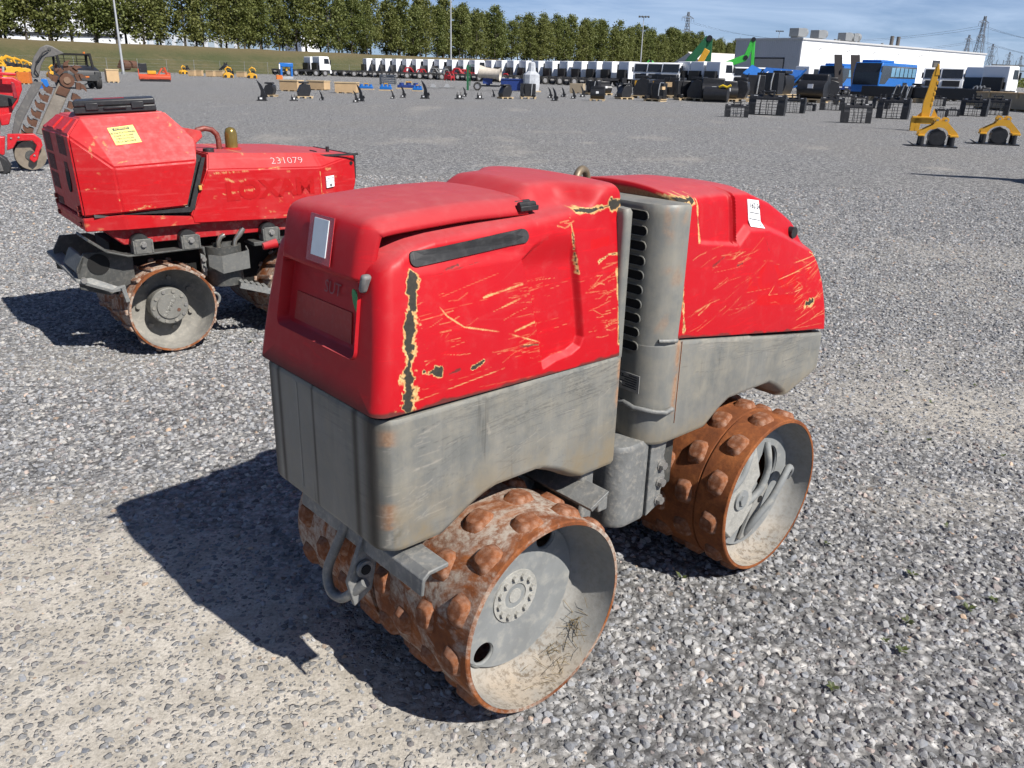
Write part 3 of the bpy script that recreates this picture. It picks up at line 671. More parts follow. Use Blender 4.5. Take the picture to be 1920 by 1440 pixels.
def wearA(V):
    W_ = Wear(V); li = lambda z: -.826+(z-.877)*.165
    W_.chip([(li(.882), .882), (li(.95), .95), (li(1.05), 1.05), (li(1.15)+.004, 1.15)], .0095, .007, 1.2)
    W_.chip([(li(.883)+.006, .881), (li(.90)+.004, .91), (li(.955)+.002, .955)], .0155, .007, 0.9)
    W_.chip([(-.158, .90), (-.163, 1.0), (-.168, 1.09)], .0012, .006, 2.6)
    W_.chip([(-.235, 1.118), (-.20, 1.132), (-.168, 1.130)], .0004, .004, 1.2)
    W_.chip([(-.30, 1.245), (-.25, 1.242), (-.175, 1.252), (-.15, 1.25)], .003, .005, 1.6); W_.chip([(-.185, 1.249), (-.15, 1.256)], .012, .006)
    W_.chip([(-.305, 1.10), (-.315, 1.17), (-.325, 1.235)], .0008, .003, 2.2)
    W_.scatter(28, (-.285, -.20, .90, 1.11), (4, 9), (.02, .10), (.0012, .0026), (.5, 1), 'Y', 3)
    W_.scatter(16, (-.80, -.72, .90, 1.12), (10, 10), (.02, .09), (.001, .0022), (.35, .9), 'Y', 4)
    W_.scatter(18, (-.56, -.46, .92, 1.11), (6, 6), (.03, .10), (.0009, .0020), (.3, .8), 'Y', 5)
    W_.scatter(21, (-.80, -.40, .885, 1.10), (5, 6), (.04, .20), (.0008, .0016), (.25, .6), 'Y', 6)
    W_.stroke((-.745, 1.115), (-.66, 1.03), .0022, .9, 'Y', .5, -.012); W_.stroke((-.66, 1.03), (-.44, .955), .0022, .9, 'Y', .5, .006)
    W_.stroke((-.60, 1.085), (-.485, 1.098), .0032, 1, 'Y'); W_.stroke((-.55, 1.055), (-.475, 1.07), .0022, .8, 'Y')
    W_.stroke((-.515, .995), (-.455, 1.005), .0035, .9, 'Y'); W_.stroke((-.50, .955), (-.44, .950), .004, 1, 'K', 1.2)
    W_.stroke((-.49, .958), (-.425, .946), .0022, 1, 'Y'); W_.chip([(-.775, .955), (-.735, .948)], .005, .002, 1.8); W_.chip([(-.645, .935), (-.61, .945)], .0032, .0012, 1.6)
    W_.stroke((-.77, .925), (-.68, .94), .003, .9, 'K', 1.2); W_.stroke((-.80, .895), (-.55, .915), .0015, .8, 'Y')
    W_.stroke((-.70, 1.155), (-.66, 1.162), .003, .9, 'K', 1.3); W_.stroke((-.73, 1.146), (-.60, 1.162), .0014, .5, 'K', 1.5)
    W_.scatter(3, (-.40, -.33, 1.205, 1.225), (6, 4), (.02, .05), (.002, .003), (.7, 1), 'Y', 7)
    W_.scatter(18, (-.80, -.30, .90, 1.2), (5, 12), (.05, .25), (.002, .006), (.08, .22), 'P', 8)
    # the bottom lip all round
    zb = np.interp(W_.u, [-.9, -.14], [.876, .863]); low = sstep(.010, .003, W_.z-zb+(W_.r2-.5)*.02)
    W_.K = np.maximum(W_.K, low*0.8)
    W_.G = np.maximum(W_.G, (poly_sd(W_.u, W_.z, [(-.262, 1.150), (-.195, 1.155), (-.197, 1.178), (-.262, 1.173)]) < 0)*W_.right)
    o_ = W_.out()
    # end face: chips along the lower edge
    e_ = (V[:, 0] < -.86)*sstep(.62, .72, fbm(V[:, 1]*30, V[:, 2]*30, 3, 51))*sstep(.92, .885, V[:, 2]); o_['black'] = np.maximum(o_['black'], e_*.7)
    return o_
hA = link('hood', hoodA.mesh('hood', capA, wearA), roller, M_hood); hA['label'] = 'worn red hood of the nearer half with yellow primer scratches'
# darker red patch low in the end recess
def endpt(w, z, off): return (hoodA.uend(z)+off, w, z)
pm = MB(); q_ = [(-.115, .992), (.14, .992), (.135, 1.058), (-.105, 1.058)]
pm.add([endpt(w, z, .0215) for w, z in q_]+[endpt(w, z, .0238) for w, z in q_], [(0, 1, 2, 3), (7, 6, 5, 4), (0, 4, 5, 1), (1, 5, 6, 2), (2, 6, 7, 3), (3, 7, 4, 0)])
pm.build('end_label_patch', paint('dull_orange_red_patch', (0.40, 0.03, 0.02), 0.6, 0, .2, 20, .1), hA)
bp = MB(); bp.lathe([(0.0, 0), (.018, 0), (.018, .002), (0, .002)], 24, 'x'); o = bp.build('green_dot', paint('green_sticker', (0.005, 0.30, 0.10), .5), hA)
o.scale = (1, .75, 1.75); o.location = (hoodA.uend(1.085)+.0155, -.128, 1.085); o.rotation_euler = (0, -.18, 0)
o = link('chalk_mark', text_mesh('SUT', .04), hA, paint('grey_chalk', (0.36, 0.10, 0.11), .9)); o.matrix_local = Matrix(((0, .19, -.98, hoodA.uend(1.093)+.0205), (-1, 0, 0, -.02), (0, .98, .19, 1.093), (0, 0, 0, 1)))
# lid over the front of the hood
def lid_mesh():
    path = smooth_poly(np.array([(-.875, 1.142), (-.872, 1.165), (-.850, 1.270), (-.80, 1.275), (-.60, 1.286), (-.425, 1.285)]), 70, .030)
    tn = np.gradient(path, axis=0); tn /= np.linalg.norm(tn, axis=1)[:, None]; up = np.stack([-tn[:, 1], tn[:, 0]], -1)
    w = np.linspace(-1, 1, 61); hw = np.interp(path[:, 0], [-.88, -.80, -.42], [.182, .190, .200])
    drop = .030*np.clip((np.abs(w)-.78)/.22, 0, 1)**2.0+.010*np.abs(w)**2
    G = np.zeros((len(path), 61, 3))
    for i in range(len(path)):
        G[i, :, 0] = path[i, 0]-up[i, 0]*drop; G[i, :, 2] = path[i, 1]-up[i, 1]*drop; G[i, :, 1] = hw[i]*np.sign(w)*np.abs(w)**.92
    i_ = np.arange(G.shape[0]*61).reshape(-1, 61); q = np.stack([i_[:-1, :-1], i_[1:, :-1], i_[1:, 1:], i_[:-1, 1:]], -1).reshape(-1, 4)
    return np_mesh('lid', G.reshape(-1, 3), q)
lid = link('lid', lid_mesh(), roller, M_lid); sm = lid.modifiers.new('solid', 'SOLIDIFY'); sm.thickness = .007; sm.offset = -1
lid['label'] = 'dull red hinged lid with a taped white label'
def lidp(w, s_): # point on the lid's sloping front, s_ = height share
    return (-.8755+.0235*s_-.001, w, 1.150+.105*s_)
lm = MB(); lm.add([lidp(-.055, .20), lidp(.005, .20), lidp(.008, .93), lidp(-.052, .93)]+[tuple(np.array(lidp(*k))+[-.0035, 0, 0]) for k in ((-.055, .20), (.005, .20), (.008, .93), (-.052, .93))],
    [(3, 2, 1, 0), (4, 5, 6, 7), (0, 1, 5, 4), (1, 2, 6, 5), (2, 3, 7, 6), (3, 0, 4, 7)]); lm.build('paper_label', paint('pale_blue_white_paper', (0.62, 0.68, 0.72), .35, 0, .1, 30, .1), lid)
lm = MB(); lm.add([lidp(-.075, .06), lidp(.026, .06), lidp(.030, 1.0), lidp(-.070, 1.0)]+[tuple(np.array(lidp(*k))+[-.0015, 0, 0]) for k in ((-.075, .06), (.026, .06), (.030, 1.0), (-.070, 1.0))],
    [(3, 2, 1, 0), (4, 5, 6, 7), (0, 1, 5, 4), (1, 2, 6, 5), (2, 3, 7, 6), (3, 0, 4, 7)]); lm.build('tape', paint('dirty_clear_tape', (0.46, 0.030, 0.040), .25, 0, .15, 60, .35, (.4, .25, .25)), lid)
# rubber catch strip under the lid's right corner, dark gap and nub
MB().box((-.858, -.184, 1.140), (.022, .016, .040), Matrix.Rotation(.35, 3, 'X')).build('lid_catch', paint('grey_rubber_seal', (.16, .16, .16), .6), lid, bevel=.006)
MB().cyl((-.868, .178, 1.165), (-.90, .182, 1.160), .011, .008, 12).build('lid_peg', M_lid, lid, 40)
for w_ in (-.185, .185):
    h_ = MB(); h_.b(-.455, -.40, w_-.022, w_+.022, 1.252, 1.264); h_.cyl((-.455, w_-.012, 1.266), (-.405, w_-.012, 1.266), .007, n=10); h_.cyl((-.45, w_+.012, 1.266), (-.40, w_+.012, 1.266), .007, n=10)
    h_.build('hinge', M_black, lid, bevel=.002)
decal(hoodA, capsule(-.760, 1.184, -.472, 1.203, .0150), .004, 'grab_slot', M_black, hA)

# ------------------------------------------------ far hood
seamB = ip([.08, .131, .966, 1.0], [.864, .857, .726, .72])
uendB = lambda z: float(np.interp(z, [.70, .80, .90, .97, 1.01, 1.05, 1.10, 1.16, 1.22, 1.30], [.972, .958, .935, .905, .875, .838, .805, .765, .735, .715]))
ledge = [(.372, 1.085), (.44, 1.128), (.55, 1.118), (.66, 1.082), (.80, 1.030), (.98, 1.0)]
def reliefB(U, Z, Wd):
    lz = np.interp(U, [p[0] for p in ledge], [p[1] for p in ledge]); r = 0.022*sstep(-.012, .016, Z-lz)*sstep(.372, .386, U)
    g = 0.024*sstep(.016, .006, np.abs(U-.366))*sstep(1.085, 1.10, Z)
    p = 0.014*sstep(.006, -.010, poly_sd(U, Z, [(.19, 1.40), (.188, 1.115), (.352, 1.092), (.352, 1.40)]))
    return np.maximum(np.maximum(r, g), p)
hoodB = Hood(.088, uendB, seamB, ip([.08, .40, .60, .75, .85, .94], [1.240, 1.234, 1.226, 1.185, 1.140, 1.090]), ip([.08, .4, .8, .96], [.236, .226, .215, .20]),
             ip([.08, .4, .6, .8, .9, .94], [1.272, 1.264, 1.246, 1.200, 1.162, 1.135]), lambda u, w: 0.0*w, reliefB, r=.045)
def wearB(V):
    W_ = Wear(V)
    W_.chip([(.095, 1.24), (.12, 1.236), (.150, 1.235)], .010, .007, .9); W_.chip([(.17, 1.25), (.172, 1.18), (.178, 1.12)], .0003, .004, 1.4)
    W_.chip([(.100, 1.10), (.104, .98), (.118, .88)], .0012, .005, 2.2); W_.chip([(.82, 1.012), (.90, .985), (.93, .94)], .0022, .004, 2.0)
    W_.chip([(.94, .90), (.955, .82), (.962, .76)], .0016, .0035, 2.2); W_.chip([(.79, .845), (.83, .852)], .006, .008, 1.6)
    W_.scatter(26, (.66, .85, .77, .95), (14, 7), (.06, .22), (.0010, .0022), (.4, 1), 'Y', 13)
    W_.scatter(28, (.13, .45, .86, 1.09), (13, 10), (.04, .18), (.0008, .0016), (.3, .8), 'Y', 14)
    W_.scatter(16, (.50, .85, .83, 1.05), (-15, 22), (.04, .14), (.0008, .0014), (.25, .6), 'Y', 15)
    W_.scatter(12, (.30, .9, .79, .9), (12, 5), (.08, .25), (.002, .006), (.1, .25), 'P', 16)
    W_.scatter(6, (.22, .40, 1.03, 1.075), (12, 6), (.04, .10), (.0012, .003), (.6, 1), 'Y', 17)
    W_.stroke((.55, .915), (.60, .955), .0016, .9); W_.stroke((.60, .955), (.82, .965), .0018, .9, 'Y', .4, .004)
    W_.stroke((.55, .915), (.70, .900), .0018, .9); W_.stroke((.70, .900), (.90, .915), .0018, .8); W_.stroke((.70, .995), (.90, 1.0), .0018, .9); W_.stroke((.71, .965), (.88, .985), .0016, .9)
    W_.stroke((.245, 1.045), (.30, 1.062), .004, 1, 'K', 1.2); W_.stroke((.37, 1.03), (.395, 1.033), .003, 1, 'K', 1.2); W_.stroke((.53, 1.085), (.545, 1.055), .0025, 1, 'K', 1)
    W_.scatter(4, (.13, .22, .89, .94), (8, 6), (.04, .10), (.002, .0035), (.5, 1), 'Y', 18)
    zb = np.interp(W_.u, [.08, .131, .966], [.864, .857, .726]); W_.K = np.maximum(W_.K, .7*sstep(.009, .003, W_.z-zb+(W_.r2-.5)*.02))
    W_.text('LOXAM', .62, .955, .105, -.13, 1.05, .004); W_.G = np.maximum(W_.G, (poly_sd(W_.u, W_.z, [(.485, .893), (.76, .852), (.765, .882), (.487, .925)]) < 0)*W_.right)
    return W_.out()
def capB(R):
    c = R.mean(0); return [c+(R-c)*k for k in (.6, .02)]
hB = link('hood', hoodB.mesh('hood', capB, wearB), roller, M_hood); hB['label'] = 'scratched red hood of the farther half with a white lot sticker'
stk = decal(hoodB, [(.462, 1.130), (.532, 1.118), (.528, 1.200), (.460, 1.210)], .0025, 'lot_sticker', M_white, hB, .02)
decal_text(hoodB, '162-24', .500, 1.186, .022, .0040, 'lot_number', M_ink, hB, rot=-.20)
for zz in (1.172, 1.153, 1.140): decal(hoodB, [(.466, zz), (.526, zz-.012), (.526, zz-.0106), (.466, zz+.0014)], .0040, 'ruled_line', M_ink, hB, .03)
decal(hoodB, [(.512, 1.125), (.524, 1.123), (.523, 1.135), (.511, 1.137)], .0040, 'logo_mark', M_ink, hB, .02)
MB().cyl((.0, 0, 0), (.0, -.02, .0), .018, n=18).build('cover_plug', M_black, hB).location = tuple(hoodB.on(.735, 1.085, -.004)[0])
nb = MB(); nb.lathe([(.009, -.003), (.014, -.003), (.014, .004), (.009, .004)], 18, 'y', closed=True); nb.build('bolt_washer', M_bolt, hB, 40).location = tuple(hoodB.on(.098, 1.205, .002)[0])

# ---------------------------------------------------------------- grey tanks
def rr_plan(u0, u1, hw, r0, r1, n=14, dens=.012):
    """plan outline of a rounded rectangle from the camera side round; list of (u, w)"""
    P = []
    def arc(cx, cy, r, a0, a1): return [(cx+r*math.cos(a0+(a1-a0)*k/n), cy+r*math.sin(a0+(a1-a0)*k/n)) for k in range(n+1)]
    pi = math.pi
    P += arc(u1-r1, -hw+r1, r1, -pi/2, 0)+arc(u1-r1, hw-r1, r1, 0, pi/2)+arc(u0+r0, hw-r0, r0, pi/2, pi)+arc(u0+r0, -hw+r0, r0, pi, 1.5*pi)
    out = []
    for a, b in zip(P, P[1:]+P[:1]):
        L_ = math.hypot(b[0]-a[0], b[1]-a[1]); k = max(1, int(L_/dens))
        out += [(a[0]+(b[0]-a[0])*i/k, a[1]+(b[1]-a[1])*i/k) for i in range(k)]
    return np.array(out)
def tank_mesh(name, plan, zlo, zhi, nz=26, attrs=None, r=.012):
    n = len(plan); lo = np.array([zlo(u) for u in plan[:, 0]]); hi = np.array([zhi(u) for u in plan[:, 0]])
    c = plan.mean(0); V = []; Q = []
    ts = np.linspace(0, 1, nz)
    def ring(k, e, z): 
        d = plan-c; q = np.stack([plan[:, 0]-np.sign(d[:, 0])*np.minimum(e, np.abs(d[:, 0]))*1.0, plan[:, 1]-np.sign(d[:, 1])*np.minimum(e, np.abs(d[:, 1]))], -1); return np.concatenate([q, z[:, None]], 1)
    rings = [ring(0, r*2, lo), ring(0, r*.3, lo+r*.3)]+[ring(0, 0, lo+r+(hi-lo-2*r)*t) for t in ts]+[ring(0, r*.3, hi-r*.3), ring(0, r*2, hi)]
    V = np.concatenate(rings); id_ = np.arange(len(V)).reshape(-1, n)
    for i in range(len(rings)-1): Q.append(np.stack([id_[i], np.roll(id_[i], -1), np.roll(id_[i+1], -1), id_[i+1]], -1))
    me = np_mesh(name, V, np.concatenate(Q))
    bm = bmesh.new(); bm.from_mesh(me); bm.verts.ensure_lookup_table()
    # lids: bridge every point to the one across the machine
    for base in (id_[0], id_[-1]):
        half = [i for i in range(n)]
        order = sorted(half, key=lambda i: plan[i, 0])
        rt = [i for i in order if plan[i, 1] <= 0]; lf = [i for i in order if plan[i, 1] > 0]
        k = min(len(rt), len(lf)); rs_ = [rt[int(j*(len(rt)-1)/(k-1))] for j in range(k)]; ls_ = [lf[int(j*(len(lf)-1)/(k-1))] for j in range(k)]
        for j in range(k-1):
            vs = [bm.verts[base[x]] for x in (rs_[j], rs_[j+1], ls_[j+1], ls_[j])]
            try: bm.faces.new(vs)
            except ValueError: pass
    bmesh.ops.recalc_face_normals(bm, faces=bm.faces); bm.to_mesh(me); bm.free()
    me.polygons.foreach_set('use_smooth', np.ones(len(me.polygons), bool)); me.set_sharp_from_angle(angle=math.radians(45))
    Va = np.zeros(len(me.vertices)*3, np.float32); me.vertices.foreach_get('co', Va); Va = Va.reshape(-1, 3)
    if attrs:
        for k, f in attrs(Va).items(): set_attr(me, k, f)
    return me
def arch(u, c, flat=.545, top=.618, R=.345):
    d = abs(u-c)
    if d >= .235: return flat
    z = .28+math.sqrt(max(0, R*R-d*d)); return max(flat, min(top, z)) if d < .19 else flat+(max(flat, .28+math.sqrt(R*R-.19**2))-flat)*(.235-d)/.045
def at_A(V):
    u, w, z = V[:, 0], V[:, 1], V[:, 2]
    e = (u < -.86); st = np.zeros(len(V))
    for c0, wd in ((-.225, .030), (.235, .022), (.185, .010), (-.165, .013), (.02, .006)): st = np.maximum(st, np.exp(-((w-c0)/wd)**2)*e*.95)
    st = np.maximum(st, e*.12)
    ru = np.exp(-((u+.868)/.014)**2)*(w < -.2)*sstep(.5, .6, fbm(z*14, u*0, 3, 3))+np.exp(-((u+.148)/.008)**2)*(w < -.26)*sstep(.70, .74, z)*sstep(.86, .84, z)*1.3
    mud = (sstep(.74, .55, z)*sstep(.36, .60, fbm(u*7, z*7+w*5, 4, 8))*.9)*(~e)
    return {'stain': st, 'rust': np.clip(ru, 0, 1), 'mud': mud}
def tank_wear(f, seed, far=False):
    def g(V):
        d = f(V); W_ = Wear(V); W_.right = V[:, 1] < -.2
        if far:
            W_.scatter(34, (.12, .75, .74, .84), (-8, 5), (.08, .35), (.0010, .0020), (.5, 1), 'K', seed); W_.scatter(16, (.2, .9, .60, .80), (-4, 20), (.02, .14), (.0010, .0020), (.4, .9), 'K', seed+1)
            W_.scatter(30, (.12, .5, .80, .85), (-6, 6), (.05, .25), (.0010, .0022), (.4, 1), 'Y', seed+2); W_.scatter(24, (.55, .95, .60, .75), (60, 25), (.02, .08), (.001, .002), (.3, .8), 'Y', seed+3)
        else:
            W_.scatter(60, (-.80, -.30, .745, .845), (6, 4), (.10, .42), (.0010, .0021), (.5, 1.2), 'K', seed); W_.scatter(26, (-.85, -.25, .60, .76), (4, 14), (.03, .20), (.0009, .0017), (.4, 1), 'K', seed+1)
            W_.scatter(34, (-.885, -.80, .60, .84), (8, 10), (.02, .10), (.0012, .0030), (.5, 1.2), 'Y', seed+2); W_.scatter(30, (-.88, -.2, .62, .85), (10, 14), (.02, .12), (.0008, .0016), (.3, .9), 'Y', seed+3)
            W_.scatter(26, (-.885, -.82, .56, .64), (70, 25), (.01, .04), (.0012, .0025), (.4, 1), 'Y', seed+4); W_.stroke((-.86, .575), (-.845, .60), .006, .8, 'K', 1.4); W_.stroke((-.60, .79), (-.595, .765), .004, .6, 'Y', 1.2)
        d['dark'] = np.clip(W_.K, 0, 1); d['light'] = np.clip(W_.Y, 0, 1); return d
    return g
zero5 = lambda V: {k: np.zeros(len(V)) for k in ('stain', 'rust', 'mud', 'dark', 'light')}
planA = rr_plan(-.887, -.137, BW, .050, .016, dens=.0042)
tA = link('lower_tank', tank_mesh('lower_tank', planA, lambda u: arch(u, -WBH), lambda u: .867, nz=110, attrs=tank_wear(at_A, 71)), roller, M_tank)
tA['label'] = 'dented grey steel lower body of the nearer half'
MB().b(-.8882, -.886, .090, .098, .575, .850).build('weld_seam', M_tank, tA)
iw = tank_mesh('inner_wall', rr_plan(-.166, -.134, BW-.001, .012, .014), lambda u: .845, lambda u: 1.245, attrs=lambda V: {'stain': np.zeros(len(V)), 'rust': np.zeros(len(V)), 'mud': np.zeros(len(V))})
link('inner_wall', iw, roller, M_tank)
z0f = lambda V: {'stain': np.zeros(len(V)), 'rust': np.exp(-((V[:, 0]-.10)/.01)**2)*(V[:, 1] < -.262)*sstep(.60, .66, V[:, 2]), 'mud': sstep(.62, .54, V[:, 2])*.7+sstep(.88, .97, V[:, 0])*sstep(.68, .58, V[:, 2])*.6}
def zloB(u): return arch(u, WBH, .540, .606) if u < .73 else .534+max(0, u-.755)*.30
planB = rr_plan(.0, .968, BW, .085, .06, dens=.0045)
tB = link('lower_tank', tank_mesh('lower_tank', planB, zloB, lambda u: min(.857, seamB(u)-.006), nz=100, attrs=tank_wear(z0f, 81, True)), roller, M_tank)
tB['label'] = 'grey steel lower body of the farther half'
tw = link('grille_tower', tank_mesh('grille_tower', rr_plan(.0, .112, BW-.0015, .085, .02), lambda u: .80, lambda u: 1.236, attrs=lambda V: {'stain': np.zeros(len(V)), 'rust': .45*sstep(.05, .03, np.abs(V[:, 0]-.045))*(V[:, 1] < -.24)*sstep(.6, .7, fbm(V[:, 2]*25, V[:, 0]*25, 3, 5)), 'mud': np.zeros(len(V))}), roller, M_tank)
for k in range(10):
    zc = .838+k*.0403
    s_ = MB(); s_.prism(capsule(-.195, zc, .195, zc, .0125), -.0022, .012, 'x'); s_.build('grille_slot', M_void, tw)  # black slab in place of an open slot's dark inside
    s_ = MB(); pts = [(-.003, w, z) for w, z in capsule(-.195, zc, .195, zc, .0135)]; s_.tube(pts, .0018, 5, True); s_.build('slot_rim', M_tank, tw, 60)
pl = MB(); pl.b(-.0035, -.0010, -.225, -.150, .703, .756); plate = pl.build('maker_plate', paint('dirty_aluminium_plate', (.34, .34, .33), .5, .4, .3, 60, .4), tB, bevel=.0005)
for k, (w0, w1) in enumerate([(-.22, -.19), (-.22, -.165), (-.22, -.175), (-.22, -.16), (-.22, -.18), (-.22, -.168)]):
    MB().b(-.0048, -.0036, w0+.004, w1+.004, .748-k*.007, .7505-k*.007).build('plate_print', M_ink, plate)
tx = link('plate_print', text_mesh('CE', .012, .0004), plate, M_ink); tx.matrix_local = Matrix(((0, 0, -1, -.0042), (-1, 0, 0, -.160), (0, 1, 0, .745), (0, 0, 0, 1)))
MB().cyl((-.003, -.16, .722), (-.010, -.16, .722), .0055, n=6).build('plate_bolt', M_bolt, plate)
cw = MB(); cw.tube([(.092, -.276, .650), (.05, -.285, .652), (.02, -.262, .655), (-.008, -.215, .660), (-.010, -.18, .668), (-.008, -.165, .662), (-.010, -.14, .668), (-.01, -.06, .672)], .0075, 8); cw.build('weld_rod', M_steel, tB, 60)
MB().tube([(.085, -.274, .858), (.05, -.270, .862), (.03, -.255, .862)], .006, 8).build('lower_lip_rod', M_steel, tB, 60)
MB().b(.112, .1135, -.2738, -.2715, .60, .85).build('weld_seam', M_rust, tB)
# under-frame and steering joint
jn = link('joint_housing', tank_mesh('joint_housing', rr_plan(-.092, .046, .245, .055, .01), lambda u: .292, lambda u: .56, attrs=z0f), roller, M_steel)
jp = MB(); jp.prism([(.056, .296), (.112, .318), (.122, .345), (.118, .365), (.130, .385), (.134, .41), (.124, .44), (.128, .46), (.12, .48), (.128, .53), (.128, .56), (.056, .56)], -.245, -.225, 'y')
jo = jp.build('joint_plate', M_steel, roller, bevel=.003)
for zz in (.338, .398, .455):
    b_ = MB(); b_.cyl((.108, -.245, zz), (.108, -.262, zz), .0125, n=6); b_.cyl((.108, -.245, zz), (.108, -.249, zz), .018, n=16); b_.build('joint_bolt', M_bolt, jo)
MB().b(-.175, -.137, -.255, -.215, .395, .436).build('stop_block', M_steel, roller, bevel=.004)
MB().b(-.235, -.185, -.24, .24, .36, .56).b(-.42, -.235, -.06, .06, .30, .50).build('rear_frame', M_steel, roller, bevel=.008)
MB().b(.12, .24, -.19, .19, .33, .55).b(-.10, .60, -.05, .05, .24, .36).build('front_frame', M_darksteel, roller, bevel=.008)
MB().prism([(-.285, .470), (-.225, .500), (-.222, .512), (-.292, .482)], -.33, .33, 'y').build('rear_scraper', M_steel, roller, bevel=.002)
def smooth3(P, n=6):
    P = [Vector(p) for p in P]; out = []
    for i in range(len(P)-1):
        p0 = P[max(i-1, 0)]; p1 = P[i]; p2 = P[i+1]; p3 = P[min(i+2, len(P)-1)]
        for k in range(n):
            t = k/n; out.append(0.5*((2*p1)+(p2-p0)*t+(2*p0-5*p1+4*p2-p3)*t*t+(-p0+3*p1-3*p2+p3)*t**3))
    out.append(P[-1]); return out
# scraper beam and towing eye on the near end
sb = MB(); prof = [(-.775, .530), (-.828, .528), (-.846, .514), (-.851, .472), (-.842, .471), (-.838, .506), (-.826, .517), (-.775, .519)]
sb.prism(prof, -.352, .185, 'y'); so = sb.build('scraper_beam', M_steel, roller, bevel=.003)
te = MB(); te.tube(smooth3([(-.845, -.035, .515), (-.862, -.02, .46), (-.882, .002, .385), (-.888, -.003, .345), (-.890, -.03, .325), (-.886, -.070, .333), (-.876, -.105, .365), (-.86, -.135, .40)]), .0125, 10); te.build('tow_eye', M_steel, so, 60)
tp = MB(); tp.prism([(-.845, .52), (-.895, .40), (-.88, .33), (-.83, .36), (-.80, .50)], -.115, -.10, 'y'); tp.cyl((-.853, -.118, .43), (-.853, -.128, .43), .022, n=18); tp.build('tow_plate', M_steel, so, bevel=.002)
MB().cyl((-.853, -.1285, .43), (-.853, -.131, .43), .013, n=14).build('tow_pin_hole', M_void, so)
# lifting eye between the hoods
le = MB(); le.tube([(-.098+.034*math.cos(t), -.05+.012*math.cos(t), 1.278+.034*math.sin(t)) for t in np.linspace(-.4, math.pi+.4, 20)], .0105, 10); le.build('lifting_eye', paint('worn_tan_steel', (.22, .17, .11), .5, .4, .3, 20, .3), roller, 60)
MB().b(-.135, -.06, -.09, .0, 1.20, 1.262).build('lifting_bracket', M_darksteel, roller, bevel=.004)

# ---------------------------------------------------------------- drums
RIM = .26
def pad_mesh():
    """low cast block: rounded rectangle rings, sloping flanks, slightly worn flat top"""
    def ring(l_, w_, z_, e=4.0, n=16):
        out = []
        for k in range(n):
            t = 2*math.pi*(k+.5)/n; c, s_ = math.cos(t), math.sin(t); q = (abs(c)**e+abs(s_)**e)**(-1/e); out.append((l_*q*c, w_*q*s_, z_))
        return out
    R = [ring(.041, .034, -.002), ring(.039, .032, .002), ring(.026, .0245, .0175), ring(.0235, .0220, .0200), ring(.018, .017, .0208)]; n = 16
    V = [v for r in R for v in r]; F_ = [(a*n+k, a*n+(k+1) % n, (a+1)*n+(k+1) % n, (a+1)*n+k) for a in range(len(R)-1) for k in range(n)]+[tuple(range((len(R)-1)*n, len(R)*n))]
    me = bpy.data.meshes.new('pad'); me.from_pydata(V, [], F_); me.polygons.foreach_set('use_smooth', np.ones(len(me.polygons), bool)); me.set_sharp_from_angle(angle=math.radians(34)); me.update(); return me
PAD = pad_mesh()
PADS = {}
def pads(drum, cu, rows, mat, n=12, ph=0.0):
    if mat.name not in PADS:
        me = PAD.copy(); me.materials.append(mat); PADS[mat.name] = me
    for j, w in enumerate(rows):
        for i in range(n):
            a = 2*math.pi*(i+(j % 2)*.5)/n+ph; o_ = link('pad', PADS[mat.name], drum)
            R_ = RIM-.005
            o_.matrix_local = Matrix.Translation((cu+R_*math.cos(a), w, .28+R_*math.sin(a))) @ Matrix.Rotation(math.pi/2-a, 4, 'Y') @ Matrix.Rotation((.16 if j % 2 else -.16), 4, 'Z')
def drum(cu, side, mat, lab, seam):
    """side -1: towards the camera"""
    y0, y1 = .012, .400
    t = MB(); pr = [(RIM-.012, y0), (RIM-.002, y0), (RIM, y0+.01)]
    if seam: pr += [(RIM, .282), (RIM-.006, .284), (RIM-.006, .288), (RIM, .290)]
    pr += [(RIM, y1-.003), (RIM-.003, y1), (RIM-.0115, y1), (RIM-.012, y1-.004), (RIM-.012, y0)]
    t.lathe([(r, side*h) for r, h in pr], 96, 'y', (cu, 0, .28)); d = t.build('drum', mat, roller, 40); d['label'] = lab
    pads(d, cu, [side*h for h in (.345, .240, .145, .055)], M_pad, 12, .12 if side < 0 else .3)
    return d
dA = drum(-WBH, -1, M_rustmud, 'rusty muddy padded drum nearest the camera', False)
drum(-WBH, 1, M_rustmud, 'rusty muddy padded drum on the far side of the nearer axle', False)
dB = drum(WBH, -1, M_rust, 'bright rusty padded drum under the farther half', True)
drum(WBH, 1, M_rust, 'rusty padded drum on the hidden side of the farther axle', True)
